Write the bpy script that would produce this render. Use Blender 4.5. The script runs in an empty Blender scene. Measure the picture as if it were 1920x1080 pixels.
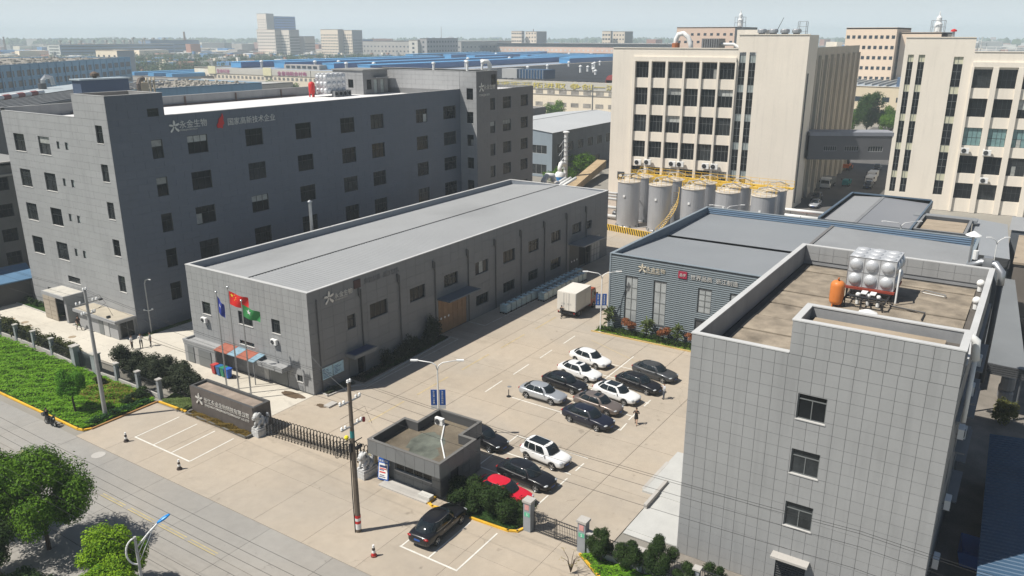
import bpy, bmesh, math, random
from mathutils import Vector, Matrix
random.seed(7)
SC = bpy.context.scene
COL = SC.collection
R = math.radians
PI = math.pi

# ---------------------------------------------------------------- camera, sky, sun, exposure
cam_d = bpy.data.cameras.new('camera')
cam_d.sensor_width = 36.0
cam_d.lens = 28.22
cam_d.clip_start = 0.5
cam_d.clip_end = 20000
cam = bpy.data.objects.new('camera', cam_d)
cam.location = (0, 0, 33)
cam.rotation_euler = (R(90 - 17.5), 0, R(33.25 - 90))
COL.objects.link(cam)
SC.camera = cam
CAM = Vector((0, 0, 33))

SUN_AZ, SUN_EL = 139.0, 57.0
world = bpy.data.worlds.new('World')
SC.world = world
world.use_nodes = True
wn = world.node_tree.nodes
wl = world.node_tree.links
sky = wn.new('ShaderNodeTexSky')
sky.sky_type = 'NISHITA'
sky.sun_disc = False
sky.sun_elevation = R(SUN_EL)
sky.sun_rotation = R(90 - SUN_AZ)
sky.altitude = 30
sky.air_density = 1.0
sky.dust_density = 1.0
sky.ozone_density = 2.0
# a hazy summer sky whitens evenly towards the whole horizon
_tc = wn.new('ShaderNodeTexCoord'); _sx = wn.new('ShaderNodeSeparateXYZ'); wl.new(_tc.outputs['Generated'], _sx.inputs[0])
_p = wn.new('ShaderNodeMath'); _p.operation = 'SUBTRACT'; _p.use_clamp = True; _p.inputs[0].default_value = 1.0
_a = wn.new('ShaderNodeMath'); _a.operation = 'ABSOLUTE'; wl.new(_sx.outputs['Z'], _a.inputs[0]); wl.new(_a.outputs[0], _p.inputs[1])
_q = wn.new('ShaderNodeMath'); _q.operation = 'POWER'; _q.inputs[1].default_value = 9.0; wl.new(_p.outputs[0], _q.inputs[0])
_mx = wn.new('ShaderNodeMix'); _mx.data_type = 'RGBA'; _mx.inputs['B'].default_value = (12.4, 13.8, 14.6, 1)
wl.new(_q.outputs[0], _mx.inputs['Factor']); wl.new(sky.outputs[0], _mx.inputs['A'])
wl.new(_mx.outputs['Result'], wn['Background'].inputs[0])
wn['Background'].inputs[1].default_value = 0.05
sun_d = bpy.data.lights.new('sun', 'SUN')
sun_d.energy = 4.75
sun_d.angle = R(0.55)
sun_d.color = (1.0, 0.955, 0.88)
sun = bpy.data.objects.new('sun', sun_d)
az, el = R(SUN_AZ), R(SUN_EL)
sdir = Vector((math.cos(az) * math.cos(el), math.sin(az) * math.cos(el), math.sin(el)))
sun.rotation_euler = sdir.to_track_quat('Z', 'Y').to_euler()
sun.location = sdir * 200
COL.objects.link(sun)
SC.view_settings.view_transform = 'Standard'
SC.view_settings.look = 'None'
SC.view_settings.gamma = 1
SC.view_settings.use_curve_mapping = False
SC.view_settings.exposure = 0.36
SC.cycles.use_denoising = True
SC.cycles.max_bounces = 6
SC.cycles.diffuse_bounces = 2
SC.cycles.glossy_bounces = 3
SC.cycles.volume_bounces = 1
SC.cycles.transparent_max_bounces = 12

# ---------------------------------------------------------------- materials
MATS = {}
def mat(name, col, rough=0.7, metal=0.0, var=0.10, scale=0.6, stain=0.0, bump=0.0, spec=0.3, obj=0.0, emit=0.0, streak=0.0, coat=0.0):
    """procedural material: base colour broken up by two noises, optional vertical streaks, per-object tone, bump"""
    if name in MATS: return MATS[name]
    m = bpy.data.materials.new(name); m.use_nodes = True
    nt = m.node_tree; N = nt.nodes; L = nt.links
    b = N['Principled BSDF']
    b.inputs['Roughness'].default_value = rough
    b.inputs['Metallic'].default_value = metal
    b.inputs['Specular IOR Level'].default_value = spec
    if coat: b.inputs['Coat Weight'].default_value = coat; b.inputs['Coat Roughness'].default_value = 0.06
    g = N.new('ShaderNodeNewGeometry')
    def math_(op, a, c, clamp=False):
        n = N.new('ShaderNodeMath'); n.operation = op; n.use_clamp = clamp
        for i, v in enumerate((a, c)):
            if isinstance(v, (int, float)): n.inputs[i].default_value = v
            else: L.new(v, n.inputs[i])
        return n.outputs[0]
    def noise(sc, det, vec=None):
        n = N.new('ShaderNodeTexNoise'); n.inputs['Scale'].default_value = sc; n.inputs['Detail'].default_value = det
        L.new(vec or g.outputs['Position'], n.inputs['Vector']); return n.outputs['Fac']
    f = 1.0
    n1 = noise(scale, 5)
    v = math_('MULTIPLY_ADD', math_('SUBTRACT', n1, 0.5), 2 * var * 2); v.node.inputs[2].default_value = 1.0
    n2 = noise(scale * 14, 3)
    v2 = math_('MULTIPLY_ADD', math_('SUBTRACT', n2, 0.5), var * 1.6); v2.node.inputs[2].default_value = 1.0
    v = math_('MULTIPLY', v, v2)
    if stain:
        n3 = noise(scale * 0.35, 6)
        s = math_('MULTIPLY', math_('SUBTRACT', n3, 0.56), 6.0, True)
        v = math_('MULTIPLY', v, math_('SUBTRACT', 1.0, math_('MULTIPLY', s, stain)))
    if streak:
        mp = N.new('ShaderNodeMapping'); mp.inputs['Scale'].default_value = (1.6, 1.6, 0.12)
        L.new(g.outputs['Position'], mp.inputs['Vector'])
        n4 = noise(1.0, 5, mp.outputs[0])
        s = math_('MULTIPLY', math_('SUBTRACT', n4, 0.5), 3.0, True)
        v = math_('MULTIPLY', v, math_('SUBTRACT', 1.0, math_('MULTIPLY', s, streak)))
    if obj:
        oi = N.new('ShaderNodeObjectInfo')
        o1 = math_('MULTIPLY_ADD', math_('SUBTRACT', oi.outputs['Random'], 0.5), 2 * obj); o1.node.inputs[2].default_value = 1.0
        v = math_('MULTIPLY', v, o1)
    mx = N.new('ShaderNodeVectorMath'); mx.operation = 'SCALE'
    mx.inputs[0].default_value = col[:3]
    L.new(v, mx.inputs['Scale'])
    L.new(mx.outputs[0], b.inputs['Base Color'])
    if bump:
        bp = N.new('ShaderNodeBump'); bp.inputs['Strength'].default_value = bump; bp.inputs['Distance'].default_value = 0.05
        L.new(noise(scale * 10, 4), bp.inputs['Height']); L.new(bp.outputs[0], b.inputs['Normal'])
    if emit:
        b.inputs['Emission Color'].default_value = (*col[:3], 1); b.inputs['Emission Strength'].default_value = emit
    MATS[name] = m
    return m

def groundmat(name, col, tint, crack=.5, scale=1.0, obj=.03):
    """cast concrete: cloudy tone, darker dirt drifts, scattered oil spots, hairline cracks"""
    if name in MATS: return MATS[name]
    m = bpy.data.materials.new(name); m.use_nodes = True; nt = m.node_tree; N = nt.nodes; L = nt.links; b = N['Principled BSDF']
    b.inputs['Roughness'].default_value = .85; b.inputs['Specular IOR Level'].default_value = .2
    g = N.new('ShaderNodeNewGeometry')
    def M(op, a, c=0.0, e=None, clamp=False):
        n = N.new('ShaderNodeMath'); n.operation = op; n.use_clamp = clamp
        for i, v in enumerate((a, c, e)):
            if v is None: continue
            if isinstance(v, (int, float)): n.inputs[i].default_value = v
            else: L.new(v, n.inputs[i])
        return n.outputs[0]
    def nz(sc, det=4, rough=.55, sx=1, sy=1, dist=0.0):
        mp = N.new('ShaderNodeMapping'); mp.inputs['Scale'].default_value = (sx, sy, 1); L.new(g.outputs['Position'], mp.inputs['Vector'])
        n = N.new('ShaderNodeTexNoise'); n.inputs['Scale'].default_value = sc; n.inputs['Detail'].default_value = det; n.inputs['Roughness'].default_value = rough; n.inputs['Distortion'].default_value = dist
        L.new(mp.outputs[0], n.inputs['Vector']); return n.outputs['Fac']
    v = M('MULTIPLY_ADD', M('SUBTRACT', nz(.12 * scale, 6, .6, dist=.6), .5), .34, 1.0)
    v = M('MULTIPLY', v, M('MULTIPLY_ADD', M('SUBTRACT', nz(1.3 * scale, 6, .65), .5), .26, 1.0))
    v = M('MULTIPLY', v, M('MULTIPLY_ADD', M('SUBTRACT', nz(14 * scale, 3), .5), .16, 1.0))
    dirt = M('MULTIPLY', M('SUBTRACT', nz(.3 * scale, 7, .7, 1, .35, .8), .55), 5.0, None, True)
    v = M('MULTIPLY', v, M('SUBTRACT', 1.0, M('MULTIPLY', dirt, .16)))
    oil = M('MULTIPLY', M('SUBTRACT', nz(.9 * scale, 3, .5), .68), 14.0, None, True)
    v = M('MULTIPLY', v, M('SUBTRACT', 1.0, M('MULTIPLY', oil, .28)))
    vo = N.new('ShaderNodeTexVoronoi'); vo.feature = 'DISTANCE_TO_EDGE'; vo.inputs['Scale'].default_value = .13
    wn_ = N.new('ShaderNodeTexNoise'); wn_.inputs['Scale'].default_value = .8; wn_.inputs['Detail'].default_value = 6; L.new(g.outputs['Position'], wn_.inputs['Vector'])
    ad = N.new('ShaderNodeVectorMath'); ad.operation = 'MULTIPLY_ADD'; L.new(wn_.outputs['Color'], ad.inputs[0]); ad.inputs[1].default_value = (2.2, 2.2, 0); L.new(g.outputs['Position'], ad.inputs[2]); L.new(ad.outputs[0], vo.inputs['Vector'])
    ck = M('SUBTRACT', 1.0, M('MULTIPLY', vo.outputs['Distance'], 130.0, None, True)); ck = M('MULTIPLY', ck, M('MULTIPLY', M('SUBTRACT', nz(.25, 3), .56), 8.0, None, True))
    v = M('MULTIPLY', v, M('SUBTRACT', 1.0, M('MULTIPLY', ck, crack)))
    oi = N.new('ShaderNodeObjectInfo'); v = M('MULTIPLY', v, M('MULTIPLY_ADD', M('SUBTRACT', oi.outputs['Random'], .5), 2 * obj, 1.0))
    mx = N.new('ShaderNodeMix'); mx.data_type = 'RGBA'; mx.inputs['A'].default_value = (*col, 1); mx.inputs['B'].default_value = (*tint, 1)
    L.new(M('MULTIPLY', M('SUBTRACT', nz(.07 * scale, 5, .6, 1, .5, .5), .4), 3.0, None, True), mx.inputs['Factor'])
    sc_ = N.new('ShaderNodeVectorMath'); sc_.operation = 'SCALE'; L.new(mx.outputs['Result'], sc_.inputs[0]); L.new(v, sc_.inputs['Scale']); L.new(sc_.outputs[0], b.inputs['Base Color'])
    bp = N.new('ShaderNodeBump'); bp.inputs['Strength'].default_value = .2; bp.inputs['Distance'].default_value = .03; L.new(nz(9 * scale, 5), bp.inputs['Height']); L.new(bp.outputs[0], b.inputs['Normal'])
    MATS[name] = m
    return m

def leafmat(name, c1, c2, trans=0.25):
    if name in MATS: return MATS[name]
    m = bpy.data.materials.new(name); m.use_nodes = True
    nt = m.node_tree; N = nt.nodes; L = nt.links
    b = N['Principled BSDF']; b.inputs['Roughness'].default_value = 0.6; b.inputs['Specular IOR Level'].default_value = 0.12
    g = N.new('ShaderNodeNewGeometry')
    n = N.new('ShaderNodeTexNoise'); n.inputs['Scale'].default_value = 0.9; n.inputs['Detail'].default_value = 4
    L.new(g.outputs['Position'], n.inputs['Vector'])
    ad = N.new('ShaderNodeMath'); ad.operation = 'MULTIPLY_ADD'
    L.new(g.outputs['Random Per Island'], ad.inputs[0]); ad.inputs[1].default_value = 0.55
    sb = N.new('ShaderNodeMath'); sb.operation = 'SUBTRACT'; sb.inputs[1].default_value = 0.3
    L.new(n.outputs['Fac'], sb.inputs[0]); L.new(sb.outputs[0], ad.inputs[2])
    mx = N.new('ShaderNodeMix'); mx.data_type = 'RGBA'
    mx.inputs['A'].default_value = (*c1, 1); mx.inputs['B'].default_value = (*c2, 1)
    L.new(ad.outputs[0], mx.inputs['Factor']); L.new(mx.outputs['Result'], b.inputs['Base Color'])
    tr = N.new('ShaderNodeBsdfTranslucent'); L.new(mx.outputs['Result'], tr.inputs['Color'])
    ms = N.new('ShaderNodeMixShader'); ms.inputs[0].default_value = trans
    L.new(b.outputs[0], ms.inputs[1]); L.new(tr.outputs[0], ms.inputs[2])
    L.new(ms.outputs[0], N['Material Output'].inputs['Surface'])
    MATS[name] = m
    return m

# ---------------------------------------------------------------- mesh collector
class MB:
    def __init__(s): s.v = []; s.f = []; s.mi = []
    def add(s, vs, fs, mi=0):
        n = len(s.v); s.v += [tuple(v) for v in vs]
        for f in fs: s.f.append(tuple(i + n for i in f)); s.mi.append(mi)
    def quad(s, a, b, c, d, mi=0): s.add((a, b, c, d), ((0, 1, 2, 3),), mi)
    def box(s, x0, x1, y0, y1, z0, z1, mi=0, M=None):
        vs = [(x, y, z) for z in (z0, z1) for x, y in ((x0, y0), (x1, y0), (x1, y1), (x0, y1))]
        if M: vs = [M @ Vector(v) for v in vs]
        s.add(vs, ((0, 3, 2, 1), (4, 5, 6, 7), (0, 1, 5, 4), (1, 2, 6, 5), (2, 3, 7, 6), (3, 0, 4, 7)), mi)
    def prism(s, poly, z0, z1, mi=0, M=None):
        n = len(poly)
        vs = [Vector((x, y, z0)) for x, y in poly] + [Vector((x, y, z1)) for x, y in poly]
        if M: vs = [M @ v for v in vs]
        fs = [tuple(range(n - 1, -1, -1)), tuple(range(n, 2 * n))] + [(i, (i + 1) % n, n + (i + 1) % n, n + i) for i in range(n)]
        s.add(vs, fs, mi)
    def cyl(s, p0, p1, r0, r1=None, n=10, mi=0, caps=True):
        r1 = r0 if r1 is None else r1
        p0 = Vector(p0); p1 = Vector(p1); d = (p1 - p0).normalized()
        a = d.orthogonal().normalized(); b = d.cross(a)
        vs = []
        for p, r in ((p0, r0), (p1, r1)):
            for i in range(n):
                t = 2 * PI * i / n; vs.append(p + (a * math.cos(t) + b * math.sin(t)) * r)
        fs = [(i, (i + 1) % n, n + (i + 1) % n, n + i) for i in range(n)]
        if caps: fs += [tuple(range(n - 1, -1, -1)), tuple(range(n, 2 * n))]
        s.add(vs, fs, mi)
    def tube(s, pts, r, n=6, mi=0):
        pts = [Vector(p) for p in pts]
        k = len(pts); vs = []
        rr = r if isinstance(r, (list, tuple)) else [r] * k
        ref = None
        for i, p in enumerate(pts):
            d = ((pts[min(i + 1, k - 1)] - pts[max(i - 1, 0)])).normalized()
            a = d.orthogonal().normalized() if ref is None else (ref - d * ref.dot(d)).normalized()
            ref = a; b = d.cross(a)
            for j in range(n):
                t = 2 * PI * j / n; vs.append(p + (a * math.cos(t) + b * math.sin(t)) * rr[i])
        fs = [(i * n + j, i * n + (j + 1) % n, (i + 1) * n + (j + 1) % n, (i + 1) * n + j) for i in range(k - 1) for j in range(n)]
        fs += [tuple(range(n - 1, -1, -1)), tuple(range((k - 1) * n, k * n))]
        s.add(vs, fs, mi)
    def lathe(s, prof, c=(0, 0, 0), n=16, mi=0):
        c = Vector(c); vs = []
        for r, z in prof:
            for j in range(n):
                t = 2 * PI * j / n; vs.append(c + Vector((r * math.cos(t), r * math.sin(t), z)))
        k = len(prof)
        fs = [(i * n + j, i * n + (j + 1) % n, (i + 1) * n + (j + 1) % n, (i + 1) * n + j) for i in range(k - 1) for j in range(n)]
        if prof[0][0] > 1e-4: fs.append(tuple(range(n - 1, -1, -1)))
        if prof[-1][0] > 1e-4: fs.append(tuple(range((k - 1) * n, k * n)))
        s.add(vs, fs, mi)
    def ball(s, c, r, n=10, m=6, sc=(1, 1, 1), mi=0):
        c = Vector(c)
        vs = []
        for i in range(m + 1):
            p = PI * i / m
            for j in range(n):
                t = 2 * PI * j / n
                vs.append(c + Vector((r * sc[0] * math.sin(p) * math.cos(t), r * sc[1] * math.sin(p) * math.sin(t), -r * sc[2] * math.cos(p))))
        fs = [(i * n + j, i * n + (j + 1) % n, (i + 1) * n + (j + 1) % n, (i + 1) * n + j) for i in range(m) for j in range(n)]
        s.add(vs, fs, mi)
    def mesh(s, name, mats, off=None, smooth=False):
        me = bpy.data.meshes.new(name)
        vs = s.v if off is None else [(v[0] - off[0], v[1] - off[1], v[2] - off[2]) for v in s.v]
        me.from_pydata(vs, [], s.f)
        for m in (mats if isinstance(mats, (list, tuple)) else [mats]): me.materials.append(m)
        me.polygons.foreach_set('material_index', s.mi)
        if smooth: me.polygons.foreach_set('use_smooth', [True] * len(s.f))
        me.update()
        return me
    def build(s, name, mats, parent=None, kind=None, smooth=False, off=None):
        if off is None: off = worigin(parent)
        me = s.mesh(name, mats, off, smooth)
        return put(name, me, parent, (0, 0, 0), kind=kind, local=True)

def worigin(o):
    v = Vector((0, 0, 0))
    while o is not None: v += Vector(o.location); o = o.parent
    return v
def put(name, me, parent=None, loc=(0, 0, 0), rz=0.0, kind=None, local=False):
    o = bpy.data.objects.new(name, me); COL.objects.link(o)
    o.location = Vector(loc) if (local or parent is None) else Vector(loc) - worigin(parent)
    o.rotation_euler = (0, 0, rz)
    if parent: o.parent = parent
    if kind: o['kind'] = kind
    return o
def empty(name, loc=(0, 0, 0), rz=0.0):
    o = bpy.data.objects.new(name, None); COL.objects.link(o); o.location = loc; o.rotation_euler = (0, 0, rz); o.empty_display_size = 0.2
    return o
def tag(o, label, cat, group=None, kind=None):
    o['label'] = label; o['category'] = cat
    if group: o['group'] = group
    if kind: o['kind'] = kind
    return o
def thing(name, label, cat, loc=(0, 0, 0), group=None, rz=0.0):
    return tag(empty(name, loc, rz), label, cat, group)
def struct(o): o['kind'] = 'structure'; return o
def dup(o, loc, rz=None, label=None, parent=None):
    c = o.copy(); COL.objects.link(c)
    if parent is None:
        c.location = loc
        if rz is not None: c.rotation_euler = (0, 0, rz)
        if label: c['label'] = label
    else: c.parent = parent
    for ch in list(KIDS(o)): dup(ch, None, parent=c)
    return c
def KIDS(o): return o.children

# ---------------------------------------------------------------- walls, windows, panels
class Face:
    """a vertical wall plane: origin (left end seen from outside), unit direction to the right, outward normal"""
    def __init__(s, o, u):
        s.o = Vector((o[0], o[1], 0)); s.u = Vector((u[0], u[1], 0)).normalized()
        s.n = Vector((s.u.y, -s.u.x, 0)); s.rz = math.atan2(s.u.y, s.u.x)
    def P(s, a, h, d=0.0): return s.o + s.u * a + s.n * d + Vector((0, 0, h))
    def M(s): 
        m = Matrix.Rotation(s.rz, 4, 'Z'); m.translation = s.o; return m   # local x right, y into the wall, z up
def wall(mb, F, w, z0, z1, holes=(), dep=0.2, mi=0, d=0.0, top=None):
    xs = sorted({0.0, w} | {min(max(t, 0), w) for h in holes for t in h[:2]}); zs = sorted({z0, z1} | {t for h in holes for t in h[2:4] if z0 < t < z1})
    for i in range(len(xs) - 1):
        for j in range(len(zs) - 1):
            cx, cz = (xs[i] + xs[i + 1]) / 2, (zs[j] + zs[j + 1]) / 2
            if any(h[0] < cx < h[1] and h[2] < cz < h[3] for h in holes): continue
            mb.quad(F.P(xs[i], zs[j], d), F.P(xs[i + 1], zs[j], d), F.P(xs[i + 1], zs[j + 1], d), F.P(xs[i], zs[j + 1], d), mi)
    for a0, a1, h0, h1 in [h[:4] for h in holes]:
        e = d - dep
        mb.quad(F.P(a0, h0, d), F.P(a1, h0, d), F.P(a1, h0, e), F.P(a0, h0, e), mi)
        mb.quad(F.P(a0, h1, e), F.P(a1, h1, e), F.P(a1, h1, d), F.P(a0, h1, d), mi)
        mb.quad(F.P(a0, h0, d), F.P(a0, h0, e), F.P(a0, h1, e), F.P(a0, h1, d), mi)
        mb.quad(F.P(a1, h0, e), F.P(a1, h0, d), F.P(a1, h1, d), F.P(a1, h1, e), mi)
_cache = {}
WR = random.Random(17)
def unit_window(w, h, cols, tr, fm, gm, sill, dep):
    """cached meshes of a window: frame with mullions, pane, sill"""
    k = (round(w, 2), round(h, 2), cols, tr, fm.name, gm.name, sill, dep)
    if k in _cache: return _cache[k]
    t = 0.06
    f = MB(); y0, y1 = dep - 0.07, dep - 0.01
    f.box(0, w, y0, y1, 0, t); f.box(0, w, y0, y1, h - t, h); f.box(0, t, y0, y1, t, h - t); f.box(w - t, w, y0, y1, t, h - t)
    zt = h * tr if tr else h - t
    if tr: f.box(t, w - t, y0, y1, zt - .03, zt + .03)
    for c in range(1, cols):
        x = w * c / cols; f.box(x - .025, x + .025, y0, y1, t, zt - .03)
    if tr and cols > 2:
        for c in range(1, cols):
            x = w * c / cols; f.box(x - .025, x + .025, y0, y1, zt + .03, h - t)
    g = MB(); g.box(0.01, w - .01, dep - 0.035, dep - 0.005, 0.01, h - .01)
    s = MB(); s.box(-0.04, w + .04, -0.075, dep - .08, -0.05, 0.012)
    r = (f.mesh('window', fm), g.mesh('pane', gm), s.mesh('sill', sill) if sill else None)
    _cache[k] = r
    return r
def window(parent, F, a0, a1, h0, h1, cols=2, tr=0.68, fm=None, gm=None, sill=None, dep=0.16, name='window', blind=.15):
    me, ge, se = unit_window(a1 - a0, h1 - h0, cols, tr, fm, gm, sill, dep)
    o = put(name, me, parent, F.P(a0, h0), F.rz)
    put('pane', ge, o, local=True)
    if se: put('sill', se, o, local=True)
    w, h = a1 - a0, h1 - h0; r = WR.random()
    if w > 1.3 and h > 1.2 and blind > r and name == 'window':
        c = WR.randrange(cols); k = ('B', round(w, 2), round(h, 2), cols, c, round(dep, 2), r < blind * .4, round(tr, 2))
        if k not in _cache:
            q = MB(); zt = h * tr if tr else h - .06
            if r < blind * .4: q.box(.07, w - .07, dep - .045, dep - .037, zt + .04 if tr else h * .55, h - .07)
            else: q.box(w * c / cols + .05, w * (c + 1) / cols - .05, dep - .045, dep - .037, .07, zt - .04)
            _cache[k] = q.mesh('blind', mat('window_blind', (.34, .35, .33), .6, var=.25, scale=2, obj=.35))
        put('blind', _cache[k], o, local=True)
    return o
def panels(parent, F, w, z0, z1, cw, ch, holes, m, cap=300, bond=0.0, gap=0.02, th=0.03, name='panel', x0=0.0, pad=0.0):
    """cladding panels standing proud of a core wall; the nearest `cap` are objects, the rest one joined part"""
    cells = []
    rows = max(1, round((z1 - z0) / ch)); chh = (z1 - z0) / rows
    for r in range(rows):
        off = (bond * cw) if r % 2 else 0.0
        x = x0 - off
        while x < w - 0.05:
            a, b = max(x, x0), min(x + cw, w)
            if b - a > 0.08: cells.append((a + gap / 2, b - gap / 2, z0 + r * chh + gap / 2, z0 + (r + 1) * chh - gap / 2))
            x += cw
    out = []
    for a, b, c, d in cells:
        pcs = [(a, b, c, d)]
        for h in holes:
            ha, hb, hc, hd = h[0] - pad, h[1] + pad, h[2] - pad, h[3] + pad
            nx = []
            for (p, q, r, s) in pcs:
                if hb <= p or ha >= q or hd <= r or hc >= s: nx.append((p, q, r, s)); continue
                if hc > r: nx.append((p, q, r, hc))
                if hd < s: nx.append((p, q, hd, s))
                r2, s2 = max(r, hc), min(s, hd)
                if ha > p: nx.append((p, ha, r2, s2))
                if hb < q: nx.append((hb, q, r2, s2))
            pcs = nx
        pcs = [p for p in pcs if p[1] - p[0] > 0.03 and p[3] - p[2] > 0.03]
        if pcs: out.append((pcs, (F.P((a + b) / 2, (c + d) / 2) - CAM).length))
    out.sort(key=lambda t: t[1])
    shared = {}
    for pcs, _ in out[:cap]:
        a, c = pcs[0][0], pcs[0][2]
        k = tuple(round(v, 3) for p in pcs for v in (p[0] - a, p[1] - a, p[2] - c, p[3] - c))
        if k not in shared:
            b = MB()
            for p in pcs: b.box(p[0] - a, p[1] - a, -th, 0.0, p[2] - c, p[3] - c)
            shared[k] = b.mesh(name, m)
        put(name, shared[k], parent, F.P(a, c), F.rz)
    if len(out) > cap:
        b = MB(); M = F.M()
        for pcs, _ in out[cap:]:
            for p in pcs: b.box(p[0], p[1], -th, 0.0, p[2], p[3], 0, M)
        o = b.build(name, m, parent, kind='stuff')
def text_mesh(s, size, depth=0.03, mats=None, align='LEFT'):
    k = ('T', s, size, mats.name, depth)
    if k in _cache: return _cache[k]
    cu = bpy.data.curves.new('lettering', 'FONT'); cu.body = s; cu.size = size; cu.extrude = depth / 2; cu.resolution_u = 2
    cu.align_x = align
    o = bpy.data.objects.new('tmp', cu); COL.objects.link(o)
    me = bpy.data.meshes.new_from_object(o.evaluated_get(bpy.context.evaluated_depsgraph_get()))
    bpy.data.objects.remove(o)
    me.materials.clear(); me.materials.append(mats); me.name = 'lettering'
    _cache[k] = me
    return me
def text_on(parent, F, a, h, s, size, m, d=0.06, depth=0.04, name='lettering', width=None):
    me = text_mesh(s, size, depth, m)
    o = put(name, me, parent, F.P(a, h, d))
    o.rotation_euler = (PI / 2, 0, F.rz)
    if width:
        w = max(v.co.x for v in me.vertices); o.scale = (width / w, 1, 1)
    return o

# ---------------------------------------------------------------- palette
concrete = groundmat('concrete', (.395, .335, .262), (.35, .312, .262), .3)
concrete_pale = groundmat('pale_concrete', (.53, .495, .425), (.47, .43, .36), .25)
road_m = groundmat('road_concrete', (.285, .275, .255), (.31, .285, .25), .35, 1.2)
joint2_m = mat('faint_joint', (.21, .19, .165), .95, var=.25)
joint_m = mat('dark_joint', (.10, .09, .08), .95, var=.2)
white_paint = mat('white_road_paint', (.66, .64, .58), .6, var=.14, scale=2.0, stain=.2)
worn_white = mat('worn_white_paint', (.52, .49, .43), .7, var=.3, scale=2.5, stain=.4)
yellow_paint = mat('faded_yellow_paint', (.44, .355, .215), .7, var=.2, scale=2, stain=.3)
kerb_yellow = mat('yellow_kerb_paint', (.72, .42, .04), .6, var=.15, scale=1.2, stain=.2)
kerb_grey = mat('kerb_concrete', (.42, .40, .37), .8, var=.1)
kerb_brown = mat('worn_kerb', (.36, .20, .08), .8, var=.2)
panel_m = mat('grey_cladding_panel', (.30, .303, .302), .5, var=.05, scale=.35, obj=.022, spec=.25, streak=.17)
panelA_m = mat('office_cladding_panel', (.325, .328, .33), .55, var=.05, scale=.3, obj=.03, spec=.25, streak=.17)
panel_shade_m = mat('shaded_grey_panel', (.205, .207, .207), .55, var=.05, scale=.4, obj=.03, spec=.25, streak=.08)  # grey panel darkened: shade of the sunless walls put into the colour
core_m = mat('panel_joint', (.185, .185, .183), .9)
core2_m = mat('panel_joint_light', (.185, .187, .19), .9)
coping_m = mat('pale_coping', (.50, .50, .49), .5, var=.08)
inner_m = mat('parapet_inner_face', (.27, .275, .28), .7, var=.1, streak=.15)
roof_white = mat('white_roof_membrane', (.68, .67, .66), .7, var=.05, stain=.08, scale=.2)
metal_roof = mat('grey_metal_roof', (.285, .292, .295), .55, var=.05, scale=.2, stain=.14, spec=.4, streak=.05)
metal_roof2 = mat('blue_grey_metal_roof', (.215, .228, .24), .5, var=.05, scale=.15, stain=.10, spec=.4)
old_roof = mat('weathered_roof_slab', (.255, .215, .165), .9, var=.38, scale=.9, stain=.4, bump=.3, obj=.05)
tan_roof = mat('tan_roof_slab', (.33, .27, .20), .9, var=.12, scale=.5, stain=.2, bump=.2)
dark_m = mat('black_void', (.015, .015, .016), .9, var=0.05)
glass_dark = mat('dark_window_glass', (.010, .012, .014), .1, var=.3, scale=.8, spec=.22)
glass_mid = mat('grey_window_glass', (.03, .034, .036), .12, var=.5, scale=1.2, spec=.25)
glass_curtain = mat('curtained_window_glass', (.30, .34, .33), .3, var=.2, scale=1.5, spec=.5)
glass_teal = mat('teal_curtained_glass', (.16, .27, .27), .3, var=.25, scale=1.5, spec=.5)
frame_dark = mat('dark_window_frame', (.035, .038, .04), .4, var=.05)
frame_mid = mat('grey_window_frame', (.16, .17, .17), .4, var=.05)
frame_light = mat('pale_window_frame', (.42, .42, .41), .4, var=.05)
sill_m = mat('pale_sill', (.50, .49, .47), .7)
cream_m = mat('cream_cladding', (.78, .715, .615), .7, var=.04, scale=.15, spec=.2, streak=.09)
cream_shade = mat('shaded_cream_cladding', (.50, .46, .385), .75, var=.08, scale=.3, streak=.2)  # cream darkened and greyed, painting in the shade of the side wing
cream_far = mat('far_cream_wall', (.76, .67, .53), .8, var=.06, scale=.05, streak=.15)
pink_far = mat('far_pink_brown_wall', (.68, .48, .37), .8, var=.05, scale=.03, streak=.1)
grey_far = mat('far_grey_wall', (.38, .36, .33), .8, var=.06, scale=.03, streak=.1)
blue_far = mat('far_blue_wall', (.15, .27, .38), .7, var=.05, scale=.05, streak=.12)
blue_bright = mat('bright_blue_sheet', (.09, .31, .56), .5, var=.06, scale=.1)
blue_deep = mat('deep_blue_sheet', (.035, .13, .34), .5, var=.06, scale=.1)
roof_far = mat('far_grey_roof', (.25, .25, .24), .8, var=.12, scale=.05, stain=.2)
roof_black = mat('far_black_roof', (.055, .06, .065), .7, var=.15, scale=.05, stain=.2)
rust_roof = mat('speckled_old_roof', (.24, .22, .19), .9, var=.4, scale=.5, stain=.3)
steel = mat('galvanised_steel', (.45, .46, .47), .38, .7, var=.08, scale=1.5, streak=.1)
tank_steel = mat('dull_tank_steel', (.46, .47, .49), .38, .35, var=.07, scale=.25, streak=.12)
shiny = mat('stainless_dimpled_steel', (.56, .57, .58), .42, .35, var=.04, scale=1)
white_pipe = mat('white_pipe', (.72, .72, .70), .45, var=.05)
white_m = mat('white_enamel', (.75, .75, .73), .4, var=.04)
black_m = mat('black_paint', (.022, .022, .024), .45, var=.08)
darkgrey = mat('dark_grey_metal', (.07, .072, .075), .5, var=.08)
midgrey = mat('mid_grey_metal', (.20, .205, .21), .5, var=.08)
yellow_m = mat('yellow_rail_paint', (.70, .44, .05), .5, var=.12, scale=1)
orange_m = mat('orange_vessel_paint', (.62, .20, .05), .45, var=.1, scale=.8, streak=.15)
red_m = mat('red_paint', (.55, .03, .03), .45, var=.08)
blue_sign = mat('blue_sign_face', (.02, .10, .38), .45, var=.04)
silver_letter = mat('silver_letter', (.62, .61, .58), .35, .3, var=.05)
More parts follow.
